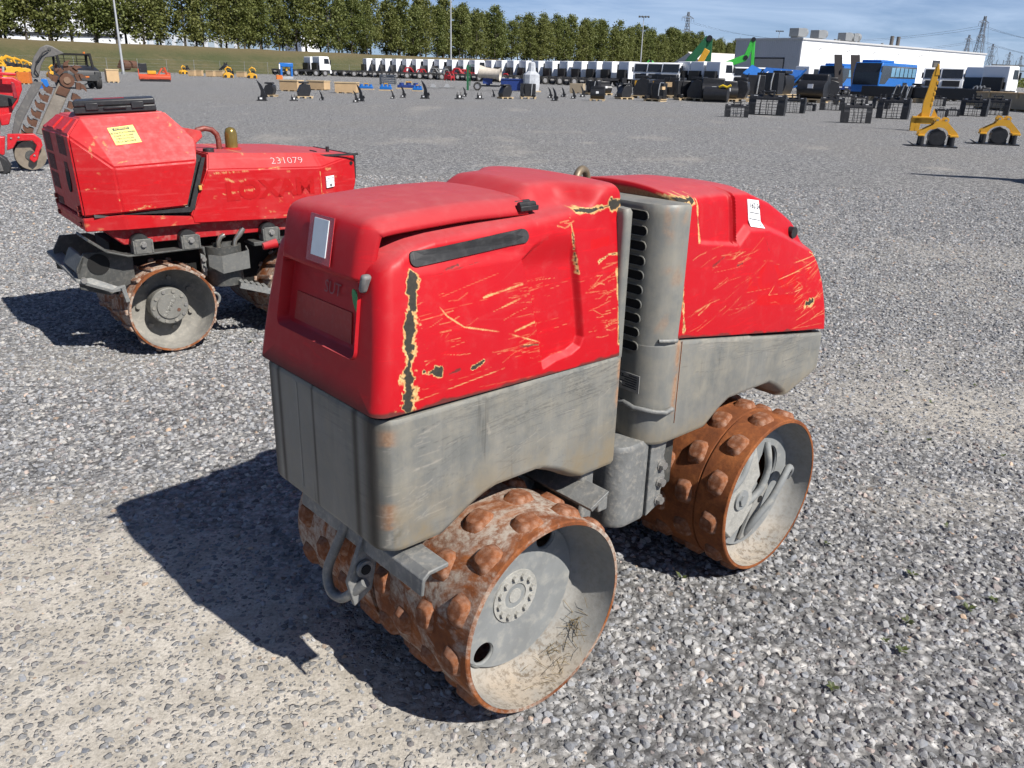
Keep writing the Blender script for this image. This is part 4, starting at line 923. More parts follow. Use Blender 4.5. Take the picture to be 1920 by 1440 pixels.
# linings, webs and hubs on the camera side
for cu, par, yw in ((-WBH, dA, -.264), (WBH, dB, -.315)):
    l_ = MB(); l_.lathe([(RIM-.0125, -.399), (RIM-.0130, yw-.036), (RIM-.03, yw-.008), (RIM-.06, yw)], 96, 'y', (cu, 0, .28)); l_.build('drum_lining', M_inside, par, 50)
def web(cu, par, holes, cone, yw=-.264):
    """drum disc with real round openings: a fan of quads that leaves the holes out"""
    bm = bmesh.new(); R_ = RIM-.058
    outer = [(R_*math.cos(2*math.pi*k/72), R_*math.sin(2*math.pi*k/72)) for k in range(72)]
    loops = [outer]
    for (ha, hr, rr, rz) in holes:
        loops.append([(hr*math.cos(ha)+rr*math.cos(2*math.pi*k/28), hr*math.sin(ha)+rz*math.sin(2*math.pi*k/28)) for k in range(28)])
    es = []
    for lp in loops:
        vs = [bm.verts.new((x, 0, z)) for x, z in lp]
        es += [bm.edges.new((vs[i], vs[(i+1) % len(vs)])) for i in range(len(vs))]
    bmesh.ops.triangle_fill(bm, edges=es, use_beauty=True)
    bmesh.ops.solidify(bm, geom=bm.faces[:], thickness=.012)
    bmesh.ops.recalc_face_normals(bm, faces=bm.faces)
    me = bpy.data.meshes.new('web'); bm.to_mesh(me); bm.free(); o_ = link('web', me, par, M_web); o_.location = (cu, yw, .28)
    for (ha, hr, rr, rz) in holes:
        k_ = MB(); k_.tube([(cu+hr*math.cos(ha)+(rr+.003)*math.cos(t), yw-.004, .28+hr*math.sin(ha)+(rz+.003)*math.sin(t)) for t in np.linspace(0, 2*math.pi, 25)[:-1]], .007, 8, True); k_.build('hole_collar', M_web, par, 60)
    return o_
web(-WBH, dA, [(math.radians(52), .168, .033, .033), (math.radians(232), .168, .033, .033)], 0)
hb = MB(); hb.lathe([(.0, -.278), (.020, -.278), (.021, -.272), (.034, -.271), (.036, -.279), (.074, -.280), (.076, -.268), (.080, -.264)], 48, 'y', (-WBH, 0, .28)); hb.build('hub', M_hub, dA, 40)
for k in range(12):
    a = 2*math.pi*k/12+.1; b_ = MB(); b_.cyl((-WBH+.057*math.cos(a), -.279, .28+.057*math.sin(a)), (-WBH+.057*math.cos(a), -.288, .28+.057*math.sin(a)), .0085, n=6); b_.build('hub_bolt', M_hub, dA)
for k, ch in enumerate('BOMAG'):
    a = math.radians(-76+k*15.5); o_ = link('cast_lettering', text_mesh(ch, .026, .0008), dA, M_hub)
    r0 = .098; p = (-WBH+r0*math.cos(a), -.2656, .28+r0*math.sin(a)); th = a+math.pi/2
    o_.matrix_local = Matrix(((math.cos(th), -math.sin(th), 0, p[0]), (0, 0, -1, p[1]), (math.sin(th), math.cos(th), 0, p[2]), (0, 0, 0, 1)))
    s_ = o_.modifiers.new('solid', 'SOLIDIFY'); s_.thickness = .003
MB().cyl((-WBH, -.12, .28), (-WBH, .12, .28), .13, n=32).build('axle_housing', M_darksteel, roller, 40)
MB().cyl((WBH, -.12, .28), (WBH, .12, .28), .13, n=32).build('axle_housing', M_darksteel, roller, 40)
web(WBH, dB, [(math.radians(35), .095, .060, .075), (math.radians(215), .105, .058, .070), (math.radians(125), .13, .028, .028)], 0, -.315)
hb = MB(); hb.lathe([(.0, -.326), (.03, -.326), (.045, -.319), (.05, -.313)], 32, 'y', (WBH, 0, .28)); hb.build('hub', M_inside, dB, 40)
def bent(pts, name='bent_rib', r=.012): 
    q = smooth3([(WBH+x, y-.042, .28+z) for x, y, z in pts]); b_ = MB(); b_.tube(q, r, 10); b_.build(name, M_web, dB, 60)
bent([(-.155, -.275, -.02), (-.14, -.29, .03), (-.10, -.30, .07), (-.07, -.30, .12), (-.03, -.285, .17), (-.02, -.27, .20)])
bent([(-.02, -.27, -.19), (-.03, -.30, -.15), (-.01, -.32, -.10), (.045, -.335, -.04), (.09, -.34, .02), (.13, -.335, .05), (.165, -.325, .03), (.175, -.31, -.005)])
bent([(-.06, -.275, -.10), (-.03, -.29, -.05), (.03, -.30, -.01), (.06, -.30, .05), (.05, -.30, .11), (.055, -.285, .15)], r=.012)
cst = MB(); cst.prism([(WBH+x, .28+z) for x, z in [(-.175, -.03), (-.155, .06), (-.105, .125), (-.03, .165), (-.005, .105), (.02, .045), (-.02, .005), (.0, -.06), (-.05, -.115), (-.115, -.145), (-.165, -.095)]], -.343, -.317, 'y'); cst.build('cast_web_plate', M_hub, dB, bevel=.006)
MB().cyl((WBH-.085, -.342, .28-.01), (WBH-.085, -.350, .28-.01), .035, n=24).cyl((WBH-.085, -.350, .28-.01), (WBH-.085, -.357, .28-.01), .018, n=6).build('axle_nut', M_web, dB, 40)
rb = MB(); rb.prism([(WBH-.06, .28-.17), (WBH+.01, .28-.165), (WBH+.075, .28-.01), (WBH+.055, .28+.03), (WBH+.0, .28-.05)], -.345, -.332, 'y'); ro_ = rb.build('gusset', M_inside, dB, bevel=.003)
MB().cyl((WBH+.03, -.346, .28-.045), (WBH+.03, -.3475, .28-.045), .012, n=16).build('gusset_hole', M_void, dB)
# dead grass lying in the near drum
ds = MB(); g_ = np.random.default_rng(5)
for k in range(46):
    a = math.radians(g_.normal(-62, 13)); w = g_.uniform(-.385, -.285); r = RIM-.016
    p = np.array([-WBH+r*math.cos(a), w, .28+r*math.sin(a)]); d = g_.normal(size=3)*[.03, .03, .006]+[0, 0, .004]
    ds.tube([p, p+d*.5+[0, 0, g_.uniform(0, .006)], p+d], .0006, 4)
for k in range(24):
    a = math.radians(g_.normal(-36, 5)); w = g_.uniform(-.34, -.29); r = RIM-.018
    p = np.array([-WBH+r*math.cos(a), w, .28+r*math.sin(a)]); d = g_.normal(size=3)*[.018, .03, .015]-[.008, 0, 0]
    ds.tube([p, p+d*.5, p+d], .0007, 4)
dg_ = ds.build('dead_grass', paint('dead_grass', (.24, .18, .09), .9, 0, .5, 60, 0), None); dg_.location = roller.location; dg_.rotation_euler = roller.rotation_euler
tag(dg_, 'wisps of dead grass lying inside the nearest rusty drum', 'grass', kind='stuff')
# ================================================================== second roller behind (local: x from its near drum's axle, y = distance behind the rim plane - 0.39)
R2Y = math.radians(38.5); _n2 = np.array([-math.sin(R2Y), math.cos(R2Y)]); _c2 = np.array([-1.9035, 4.4545])+_n2*.39
roller2 = thing('trench_roller', 'red sheet-metal trench roller with a black case on top, parked at the left', 'roller', (_c2[0], _c2[1], 0), R2Y)
def v2(u, v, z): return (u, v-.39, z)
def panel_attrs(me, seed, dens=1.0, streak=None):
    """chips and scrapes for sheet-metal panels, from the vertices of a finely divided mesh"""
    n = len(me.vertices); co = np.zeros(n*3, np.float32); me.vertices.foreach_get('co', co); co = co.reshape(-1, 3)
    u, w, z = co.T
    r = fbm(u*40, z*40, 4, seed); r2 = fbm(u*7, z*7, 3, seed+5); st = fbm(u*5, z*90, 4, seed+9)
    Y = sstep(.70, .78, r)*sstep(.56, .68, r2)*.45*dens
    Pl = sstep(.64, .74, st)*.25*dens+sstep(.6, .75, r2)*.15
    K = np.zeros(n)
    if streak:
        for a, b, wd, col in streak:
            d, t = seg_d(u, z, a, b); k = sstep(wd, wd*.4, d+(r-.5)*wd*3.2)*(w < 0)*.75*sstep(.42, .55, r)
            if col == 'Y': Y = np.maximum(Y, k)
            else: K = np.maximum(K, k)
    set_attr(me, 'yellow', np.clip(Y, 0, 1)); set_attr(me, 'black', K); set_attr(me, 'ghost', np.zeros(n)); set_attr(me, 'pale', np.clip(Pl, 0, 1))
def hull_part(name, verts, faces, mat, parent, bevel=.006, cut=.02, seed=1, streak=None, lab=None):
    bm = bmesh.new(); vs = [bm.verts.new(v2(*p)) for p in verts]
    for f in faces: bm.faces.new([vs[i] for i in f])
    bmesh.ops.recalc_face_normals(bm, faces=bm.faces)
    if bevel: bmesh.ops.bevel(bm, geom=bm.edges[:], offset=bevel, segments=2, affect='EDGES', clamp_overlap=True)
    bmesh.ops.triangulate(bm, faces=bm.faces)
    for _ in range(6):
        lg = [e for e in bm.edges if e.calc_length() > cut]
        if not lg: break
        bmesh.ops.subdivide_edges(bm, edges=lg, cuts=1); bmesh.ops.triangulate(bm, faces=[f for f in bm.faces if len(f.verts) > 3])
    me = bpy.data.meshes.new(name); bm.to_mesh(me); bm.free()
    me.polygons.foreach_set('use_smooth', np.ones(len(me.polygons), bool)); me.set_sharp_from_angle(angle=math.radians(25))
    panel_attrs(me, seed, 1.0, streak)
    o_ = link(name, me, parent, mat)
    if lab: o_['label'] = lab
    return o_
def mir(p): return (p[0], .78-p[1], p[2])
# left (taller) hood
Hv = [(-.376, .06, .790), (-.394, .06, 1.198), (-.197, .0, .803), (-.211, .0, 1.036), (.135, .0, .816), (.212, .0, 1.055), (.236, .05, 1.152), (.200, .10, 1.210), (.113, .15, 1.305), (-.312, .15, 1.277)]
n_ = len(Hv); HV = Hv+[mir(p) for p in Hv]
Fs = [(0, 2, 3, 1), (2, 4, 5, 3), (1, 3, 5, 6, 7, 8, 9)]
HF = Fs+[tuple(reversed([i+n_ for i in f])) for f in Fs]+[(0, 1, 1+n_, n_), (1, 9, 9+n_, 1+n_), (9, 8, 8+n_, 9+n_), (8, 7, 7+n_, 8+n_), (7, 6, 6+n_, 7+n_), (6, 5, 5+n_, 6+n_), (5, 4, 4+n_, 5+n_), (4, 2, 2+n_, 4+n_), (2, 0, n_, 2+n_)]
h2 = hull_part('engine_hood', HV, HF, M_red2, roller2, .010, .008, 61, [((-.205, .82), (-.205, .92), .004, 'Y'), ((-.16, .815), (-.05, .835), .006, 'Y'), ((-.10, .84), (-.03, .825), .004, 'Y'), ((-.36, .93), (-.30, .935), .003, 'Y'), ((-.19, 1.06), (-.12, 1.07), .004, 'Y')], 'faceted red engine hood with a yellow warning sticker')
# right (lower) hood
Rv = [(.150, .0, .765), (.262, .0, 1.005), (.290, .055, 1.088), (.936, .0, .988), (.912, .055, 1.068), (.934, .0, .761), (.745, .0, .70), (.16, .0, .72), (1.185, .09, .800), (1.210, .09, .878), (1.212, .10, 1.042)]
n_ = len(Rv); RV = Rv+[mir(p) for p in Rv]
Fs = [(0, 7, 6, 5, 3, 1), (1, 3, 4, 2), (3, 5, 8, 9, 10), (3, 10, 4)]
RF = Fs+[tuple(reversed([i+n_ for i in f])) for f in Fs]+[(0, 1, 1+n_, n_), (1, 2, 2+n_, 1+n_), (2, 4, 4+n_, 2+n_), (4, 10, 10+n_, 4+n_), (10, 9, 9+n_, 10+n_), (9, 8, 8+n_, 9+n_), (8, 5, 5+n_, 8+n_), (5, 6, 6+n_, 5+n_), (6, 7, 7+n_, 6+n_), (7, 0, n_, 7+n_)]
r2h = hull_part('tank_hood', RV, RF, M_red2, roller2, .007, .008, 62, [((.30, .985), (.50, .99), .007, 'Y'), ((.36, .955), (.40, .935), .012, 'Y'), ((.34, .87), (.52, .885), .010, 'Y'), ((.42, .93), (.47, .94), .008, 'Y'), ((.93, .97), (.935, .80), .004, 'Y'), ((.55, .995), (.68, 1.0), .006, 'Y')], 'long red side cover with faded lettering and a chalked number')
# lower skirt
Sv = [(-.376, .055, .715), (-.379, .055, .782), (-.19, .002, .796), (.155, .002, .760), (.20, .004, .714), (.74, .004, .694), (.74, .03, .690), (-.18, .002, .716)]
n_ = len(Sv); SV = Sv+[mir(p) for p in Sv]; Fs = [(0, 7, 2, 1), (7, 4, 3, 2)]
SF = Fs+[tuple(reversed([i+n_ for i in f])) for f in Fs]+[(0, 1, 1+n_, n_), (1, 2, 2+n_, 1+n_), (2, 3, 3+n_, 2+n_), (3, 4, 4+n_, 3+n_), (4, 7, 7+n_, 4+n_), (7, 0, n_, 7+n_)]
sk = hull_part('skirt', SV, SF, M_red2, roller2, .004, .02, 63)
hull_part('belly', [(-.30, .06, .722), (-.20, .06, .628), (.78, .06, .628), (.78, .06, .715)]+[mir(p) for p in [(-.30, .06, .722), (-.20, .06, .628), (.78, .06, .628), (.78, .06, .715)]],
          [(0, 1, 2, 3), (7, 6, 5, 4), (0, 4, 5, 1), (1, 5, 6, 2), (2, 6, 7, 3), (3, 7, 4, 0)], paint('red_belly_paint', (.40, .008, .012), .5, 0, .3, 8, .3), roller2, .004, .2, 64)  # belly in a plain red close to the panels' own
MB().add([v2(*p) for p in [(-.33, .03, .788), (.16, .03, .768), (.165, .05, .81), (.255, .05, 1.075), (.20, .06, 1.10), (-.33, .06, .82)]]+[v2(*mir(p)) for p in [(-.33, .03, .788), (.16, .03, .768), (.165, .05, .81), (.255, .05, 1.075), (.20, .06, 1.10), (-.33, .06, .82)]],
         [(0, 1, 2, 3, 4, 5), (11, 10, 9, 8, 7, 6), (0, 6, 7, 1), (1, 7, 8, 2), (2, 8, 9, 3), (3, 9, 10, 4), (4, 10, 11, 5), (5, 11, 6, 0)]).build('dark_gap_seal', M_black, roller2)
MB().add([v2(*p) for p in [(-.19, .004, .797), (.150, .004, .785), (.175, .004, .80), (.262, .012, 1.07), (.242, .012, 1.07), (.150, .004, .812)]]+[v2(*p) for p in [(-.19, .02, .797), (.150, .02, .785), (.175, .02, .80), (.262, .028, 1.07), (.242, .028, 1.07), (.150, .02, .812)]],
         [(0, 1, 5), (1, 2, 3, 4, 5), (6, 11, 7), (7, 11, 10, 9, 8), (0, 6, 7, 1), (1, 7, 8, 2), (2, 8, 9, 3), (3, 9, 10, 4), (4, 10, 11, 5), (5, 11, 6, 0)]).build('rubber_seal', M_black, roller2)
MB().b(.205, .222, -.40, -.385, .90, .925).build('latch_strap', paint('yellow_strap', (.6, .36, .06), .6), roller2, bevel=.003)
# end louvres, hole, bolts
def endp(w, z, off=0.0): # point on the end face
    f = (z-.79)/(1.198-.79); return (-.376+(-.018)*f-off, w, z)
for (w0, w1, zz, hh) in [(.10, .28, 1.085, .10), (.10, .28, .985, .085), (.10, .28, .885, .085), (.10, .28, .80, .04), (-.24, -.05, 1.09, .10), (-.20, -.12, .985, .07)]:
    m_ = MB()
    for k in range(7):
        w = w0+(w1-w0)*(k+.5)/7; hw = (w1-w0)/7*.30
        m_.add([endp(w-hw, zz, .002), endp(w+hw, zz, .002), endp(w+hw, zz+hh, .002), endp(w-hw, zz+hh, .002), endp(w-hw, zz, -.004), endp(w+hw, zz, -.004), endp(w+hw, zz+hh, -.004), endp(w-hw, zz+hh, -.004)],
               [(0, 1, 2, 3), (7, 6, 5, 4), (0, 4, 5, 1), (1, 5, 6, 2), (2, 6, 7, 3), (3, 7, 4, 0)])
    m_.build('louvre', paint('dark_red_louvre', (.10, .006, .008), .6, 0, .3), h2)
m_ = MB(); m_.lathe([(0, -.003), (.085, -.003), (.085, .003), (0, .003)], 28, 'x'); o_ = m_.build('exhaust_opening', M_void, h2); o_.location = endp(-.16, .985); o_.scale = (1, .55, 1.0)
for w, z in ((-.27, .83), (-.27, .80), (.27, .83), (.27, .80), (-.26, .745), (.27, .74)):
    MB().cyl(endp(w, z, -.002), endp(w, z, .014), .014, n=6).build('end_bolt', paint('rusty_red_bolt', (.18, .02, .015), .7), h2)
for w0, w1 in ((-.18, -.05), (.04, .20)):   # raised pads on the sloping shoulder
    P = []
    for w, t in ((w0, .15), (w1, .15), (w1, .85), (w0, .85)): P.append((-.394+.082*t-.006, w, 1.198+.079*t+.006))
    m_ = MB(); m_.add(P+[(p[0]+.01, p[1], p[2]-.01) for p in P], [(0, 1, 2, 3), (7, 6, 5, 4), (0, 4, 5, 1), (1, 5, 6, 2), (2, 6, 7, 3), (3, 7, 4, 0)]); m_.build('shoulder_vent', paint('bright_red_vent', (.55, .01, .012), .5), h2)
# yellow warning sticker on the upper facet
A_ = Vector(v2(-.211, .0, 1.036)); B_ = Vector(v2(.212, .0, 1.055)); C_ = Vector(v2(.113, .15, 1.305))
ex = (B_-A_).normalized(); nn_ = ex.cross(C_-A_).normalized(); nn_ = nn_ if nn_.y < 0 else -nn_; ey = nn_.cross(ex); ey = ey if ey.z > 0 else -ey
def on_facet(x, y, off): return A_+ex*x+ey*y+nn_*off
def facet_mat(x, y, off, sk=0.0): p = on_facet(x, y, off); return Matrix(((ex.x, ey.x, nn_.x, p.x), (ex.y, ey.y, nn_.y, p.y), (ex.z, ey.z, nn_.z, p.z), (0, 0, 0, 1)))
m_ = MB(); q = [(.045, .122), (.175, .130), (.157, .228), (.028, .218)]
m_.add([on_facet(x, y, .0025) for x, y in q]+[on_facet(x, y, .0) for x, y in q], [(0, 1, 2, 3), (7, 6, 5, 4), (0, 4, 5, 1), (1, 5, 6, 2), (2, 6, 7, 3), (3, 7, 4, 0)])
ys = m_.build('warning_sticker', paint('yellow_sticker', (.72, .62, .10), .5, 0, .08, 20, .1), h2)
m_ = MB(); q = [(.052, .200), (.135, .206), (.132, .220), (.050, .214)]
m_.add([on_facet(x, y, .004) for x, y in q]+[on_facet(x, y, .0028) for x, y in q], [(0, 1, 2, 3), (7, 6, 5, 4), (0, 4, 5, 1), (1, 5, 6, 2), (2, 6, 7, 3), (3, 7, 4, 0)]); m_.build('warning_heading', M_ink, ys)
for k, (tx_, yy) in enumerate((('ATTENTION', .2105), ('NE PAS STATIONNER', .188), ('DANS LA ZONE', .172), ("D'EVOLUTION", .156), ('DE LA MACHINE', .140))):
    o_ = link('warning_text', text_mesh(tx_, .0135 if k else .012, .0003), ys, M_ink if k else paint('yellow_print', (.72, .62, .10), .5)); mm = facet_mat(.093+.002*k, yy, .0046 if k == 0 else .0036)
    o_.matrix_local = mm @ Matrix.Rotation(.06, 4, 'Z')
# lettering, number and sticker on the long side
def side_txt(body, u, z, size, v, mat, name, bold=0.0, rot=0.0, sx=1.0, tilt=0.0):
    o_ = link(name, text_mesh(body, size, bold), r2h, mat)
    o_.matrix_local = Matrix.Translation(v2(u, v, z)) @ Matrix.Rotation(tilt, 4, 'X') @ Matrix.Rotation(math.pi/2, 4, 'X') @ Matrix.Rotation(rot, 4, 'Z') @ Matrix.Scale(sx, 4, (1, 0, 0)); return o_
side_txt('LOXAM', .62, .880, .135, -.0018, M_ghost, 'faded_lettering', .006, .015, 1.15)
side_txt('231079', .735, 1.033, .058, .023, paint('white_chalk', (.62, .50, .50), .9), 'chalked_number', -.0012, -.02, 1.15, -.60)
m_ = MB(); m_.prism([(.968, .865), (1.030, .870), (1.030, .935), (.966, .932)], .006, .012, 'y'); st_ = m_.build('lot_sticker', M_white, r2h); st_.location = (0, -.39, 0); st_.rotation_euler = (0, 0, 0)
st_.matrix_local = Matrix.Translation((0, -.39-.004, 0)) @ Matrix.Translation((.966, .01, 0)) @ Matrix.Rotation(math.radians(17), 4, 'Z') @ Matrix.Translation((-.966, -.01, 0))
o_ = link('lot_number', text_mesh('162-24', .019), st_, M_ink); o_.matrix_local = Matrix.Translation((.999, .0055, .921)) @ Matrix.Rotation(math.pi/2, 4, 'X')
m_ = MB(); m_.b(.968, 1.028, .0052, .0060, .903, .9045); m_.b(.995, 1.008, .0052, .0060, .872, .888); m_.build('sticker_print', M_ink, st_)
# fittings on top
rb2 = paint('worn_red_brown_bar', (.22, .05, .035), .55, .2, .4, 20, .3)
MB().tube([v2(u_, .33, z_) for u_, z_ in ((.455, 1.06), (.455, 1.13), (.448, 1.165), (.42, 1.192), (.38, 1.20), (.34, 1.192), (.31, 1.165), (.303, 1.08))], .016, 10).build('lifting_loop', rb2, roller2, 60)
arm = MB(); arm.add([v2(*p) for p in [(.14, .10, 1.225), (.22, .12, 1.215), (.325, .22, 1.195), (.33, .22, 1.160), (.26, .12, 1.135), (.20, .08, 1.145)]]+[v2(*p) for p in [(.14, .30, 1.225), (.22, .30, 1.215), (.325, .30, 1.195), (.33, .30, 1.160), (.26, .30, 1.135), (.20, .30, 1.145)]],
        [(0, 1, 2, 3, 4, 5), (11, 10, 9, 8, 7, 6), (0, 6, 7, 1), (1, 7, 8, 2), (2, 8, 9, 3), (3, 9, 10, 4), (4, 10, 11, 5), (5, 11, 6, 0)]); arm.build('hood_arm', paint('faded_red_arm', (.55, .05, .045), .55), roller2, bevel=.008)
bc = MB(); bc.lathe([(0, 0), (.055, 0), (.055, .02), (.045, .028), (0, .028)], 24, 'z'); bo = bc.build('beacon', paint('red_beacon_base', (.42, .012, .012), .5), roller2, 40); bo.location = v2(.53, .33, 1.062)
bl = MB(); bl.lathe([(.036, .028), (.036, .105), (.033, .122), (.024, .136), (.010, .142), (0, .143)], 24, 'z'); bl.build('beacon_dome', paint('gold_beacon_dome', (.30, .22, .06), .22, .55, .3, 12, .15), bo, 60)
MB().cyl(v2(.33, .15, 1.070), v2(.33, .15, 1.105), .030, n=18).build('filler_cap', M_black, roller2, bevel=.003)
for u_ in (.86, .98): MB().cyl(v2(u_, .15, 1.062), v2(u_, .23, 1.062), .007, n=8).build('cover_hinge', M_black, roller2)
MB().cyl(v2(1.10, .24, 1.05), v2(1.10, .24, 1.083), .011, n=10).build('rubber_buffer', M_black, roller2)
MB().b(1.2095, 1.219, -.29, .29, .90, 1.046).b(.90, 1.215, -.335, -.331, 1.043, 1.056).build('end_seal', M_black, roller2)
MB().lathe([(0, -.002), (.011, -.002), (.011, .002), (0, .002)], 14, 'y').build('cover_hole', M_void, roller2).location = v2(1.178, .082, .995)
# chassis: grey plates, rubber mounts, scraper frame
ch = MB(); ch.prism([(-.305, .606), (-.20, .572), (.19, .578), (.20, .538), (.208, .538), (.205, .588), (-.20, .583), (-.305, .617)], .005-.39, .09-.39, 'y')
ch.prism([(-.39, .676), (-.305, .606), (-.295, .615), (-.382, .688)], .005-.39, -.12, 'y'); cho = ch.build('chassis_plate', M_darksteel, roller2, bevel=.003)
M_mount = paint('dull_grey_mount', (.125, .125, .118), .6, .1, .3, 16, .4)
for u_ in (-.118, .134, .60):
    mt = MB(); mt.b(u_-.042, u_+.042, -.388, -.380, .583, .662).b(u_-.052, u_-.042, -.388, -.32, .583, .655).b(u_+.042, u_+.052, -.388, -.32, .583, .655); mo = mt.build('mount_bracket', M_mount, roller2, bevel=.003)
    MB().cyl((u_-.01, -.378, .640), (u_-.01, -.30, .640), .048, n=22).build('rubber_mount', M_black, mo, 40)
    MB().cyl((u_, -.388, .632), (u_, -.402, .632), .013, n=6).cyl((u_, -.388, .632), (u_, -.392, .632), .018, n=14).build('mount_bolt', M_bolt, mo)
MB().b(.49, .78, -.385, -.22, .560, .583).build('chassis_shelf', M_darksteel, roller2, bevel=.003)
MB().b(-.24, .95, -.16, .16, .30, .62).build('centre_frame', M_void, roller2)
bk = MB(); bk.prism([(-.40, .60), (-.25, .60), (-.16, .56), (-.16, .42), (-.30, .36), (-.44, .41), (-.445, .52)], -.30, -.285, 'y'); bk.prism([(-.40, .60), (-.25, .60), (-.16, .56), (-.16, .42), (-.30, .36), (-.44, .41), (-.445, .52)], .285, .30, 'y')
bk.prism([(-.448, .50), (-.41, .58), (-.395, .58), (-.43, .49)], -.30, .02, 'y'); bko = bk.build('scraper_frame', M_darksteel, roller2, bevel=.003)
MB().lathe([(0, -.003), (.055, -.003), (.055, .003), (0, .003)], 24, 'y').build('frame_hole', M_void, bko).location = (-.335, -.302, .535)
MB().cyl((-.42, -.30, .46), (-.42, -.325, .46), .016, n=8).build('frame_bolt', M_bolt, bko)
sc2 = MB(); sc2.add([(-.465, .39, .50), (-.455, -.30, .465), (-.30, -.37, .405), (-.235, -.385, .415), (-.235, -.385, .400), (-.30, -.37, .390), (-.455, -.30, .450), (-.465, .39, .485)]+[(-.40, .39, .51), (-.40, -.29, .475), (-.27, -.36, .418), (-.235, -.37, .425), (-.235, -.37, .408), (-.27, -.36, .40), (-.40, -.29, .458), (-.40, .39, .495)],
    [(0, 1, 9, 8), (1, 2, 10, 9), (2, 3, 11, 10), (7, 6, 14, 15), (6, 5, 13, 14), (5, 4, 12, 13), (0, 7, 6, 1), (1, 6, 5, 2), (2, 5, 4, 3), (8, 9, 14, 15), (9, 10, 13, 14), (10, 11, 12, 13), (3, 4, 12, 11), (0, 8, 15, 7)]); sc2.build('scraper_bar', M_steel, bko)
MB().bar((-.25, -.388, .415), (-.235, -.388, .335), .02, .02).build('scraper_tooth', M_steel, bko)
# pump box between the drums
px_ = MB(); px_.add([v2(*p) for p in [(.225, .02, .535), (.285, -.03, .53), (.45, -.01, .545), (.46, .05, .56), (.225, .02, .47), (.285, -.03, .43), (.45, -.01, .44), (.46, .05, .46)]], [(0, 1, 5, 4), (1, 2, 6, 5), (2, 3, 7, 6), (4, 5, 6, 7)])
pb = px_.build('pump_guard', paint('mid_grey_guard', (.135, .137, .13), .5, 0, .2, 14, .25), roller2); s_ = pb.modifiers.new('solid', 'SOLIDIFY'); s_.thickness = .006
MB().cyl(v2(.345, .13, .34), v2(.345, .13, .565), .105, n=28).cyl(v2(.345, .13, .565), v2(.345, .13, .585), .06, n=20).build('pump_body', M_darksteel, pb, 40)
M_chrome = paint('bare_steel_fitting', (.45, .43, .38), .3, .8, .3, 30, .2)
MB().tube([v2(.30, .06, .55), v2(.30, .05, .60), v2(.312, .045, .625), v2(.335, .045, .635)], .014, 10).build('hose_fitting', M_chrome, pb, 50)
MB().tube([v2(.395, .06, .56), v2(.40, .06, .595), v2(.425, .06, .625), v2(.455, .06, .66)], [.013, .013, .018, .016], 10).build('hose_fitting', M_chrome, pb, 50)
MB().b(.205, .232, -.30, -.28, .40, .53).build('frame_tab', M_steel, cho, bevel=.003)
for zz in (.50, .44): MB().cyl((.219, -.30, zz), (.219, -.315, zz), .014, n=6).build('frame_tab_bolt', M_bolt, cho)
cb = MB()
for k in range(7): cb.bar((.40+.035*k, -.385, .352-.012*k), (.40+.035*k, -.33, .36-.012*k), .020, .02)
cb.bar((.385, -.392, .345), (.66, -.392, .25), .012, .035); cb.build('comb_scraper', M_steel, roller2)
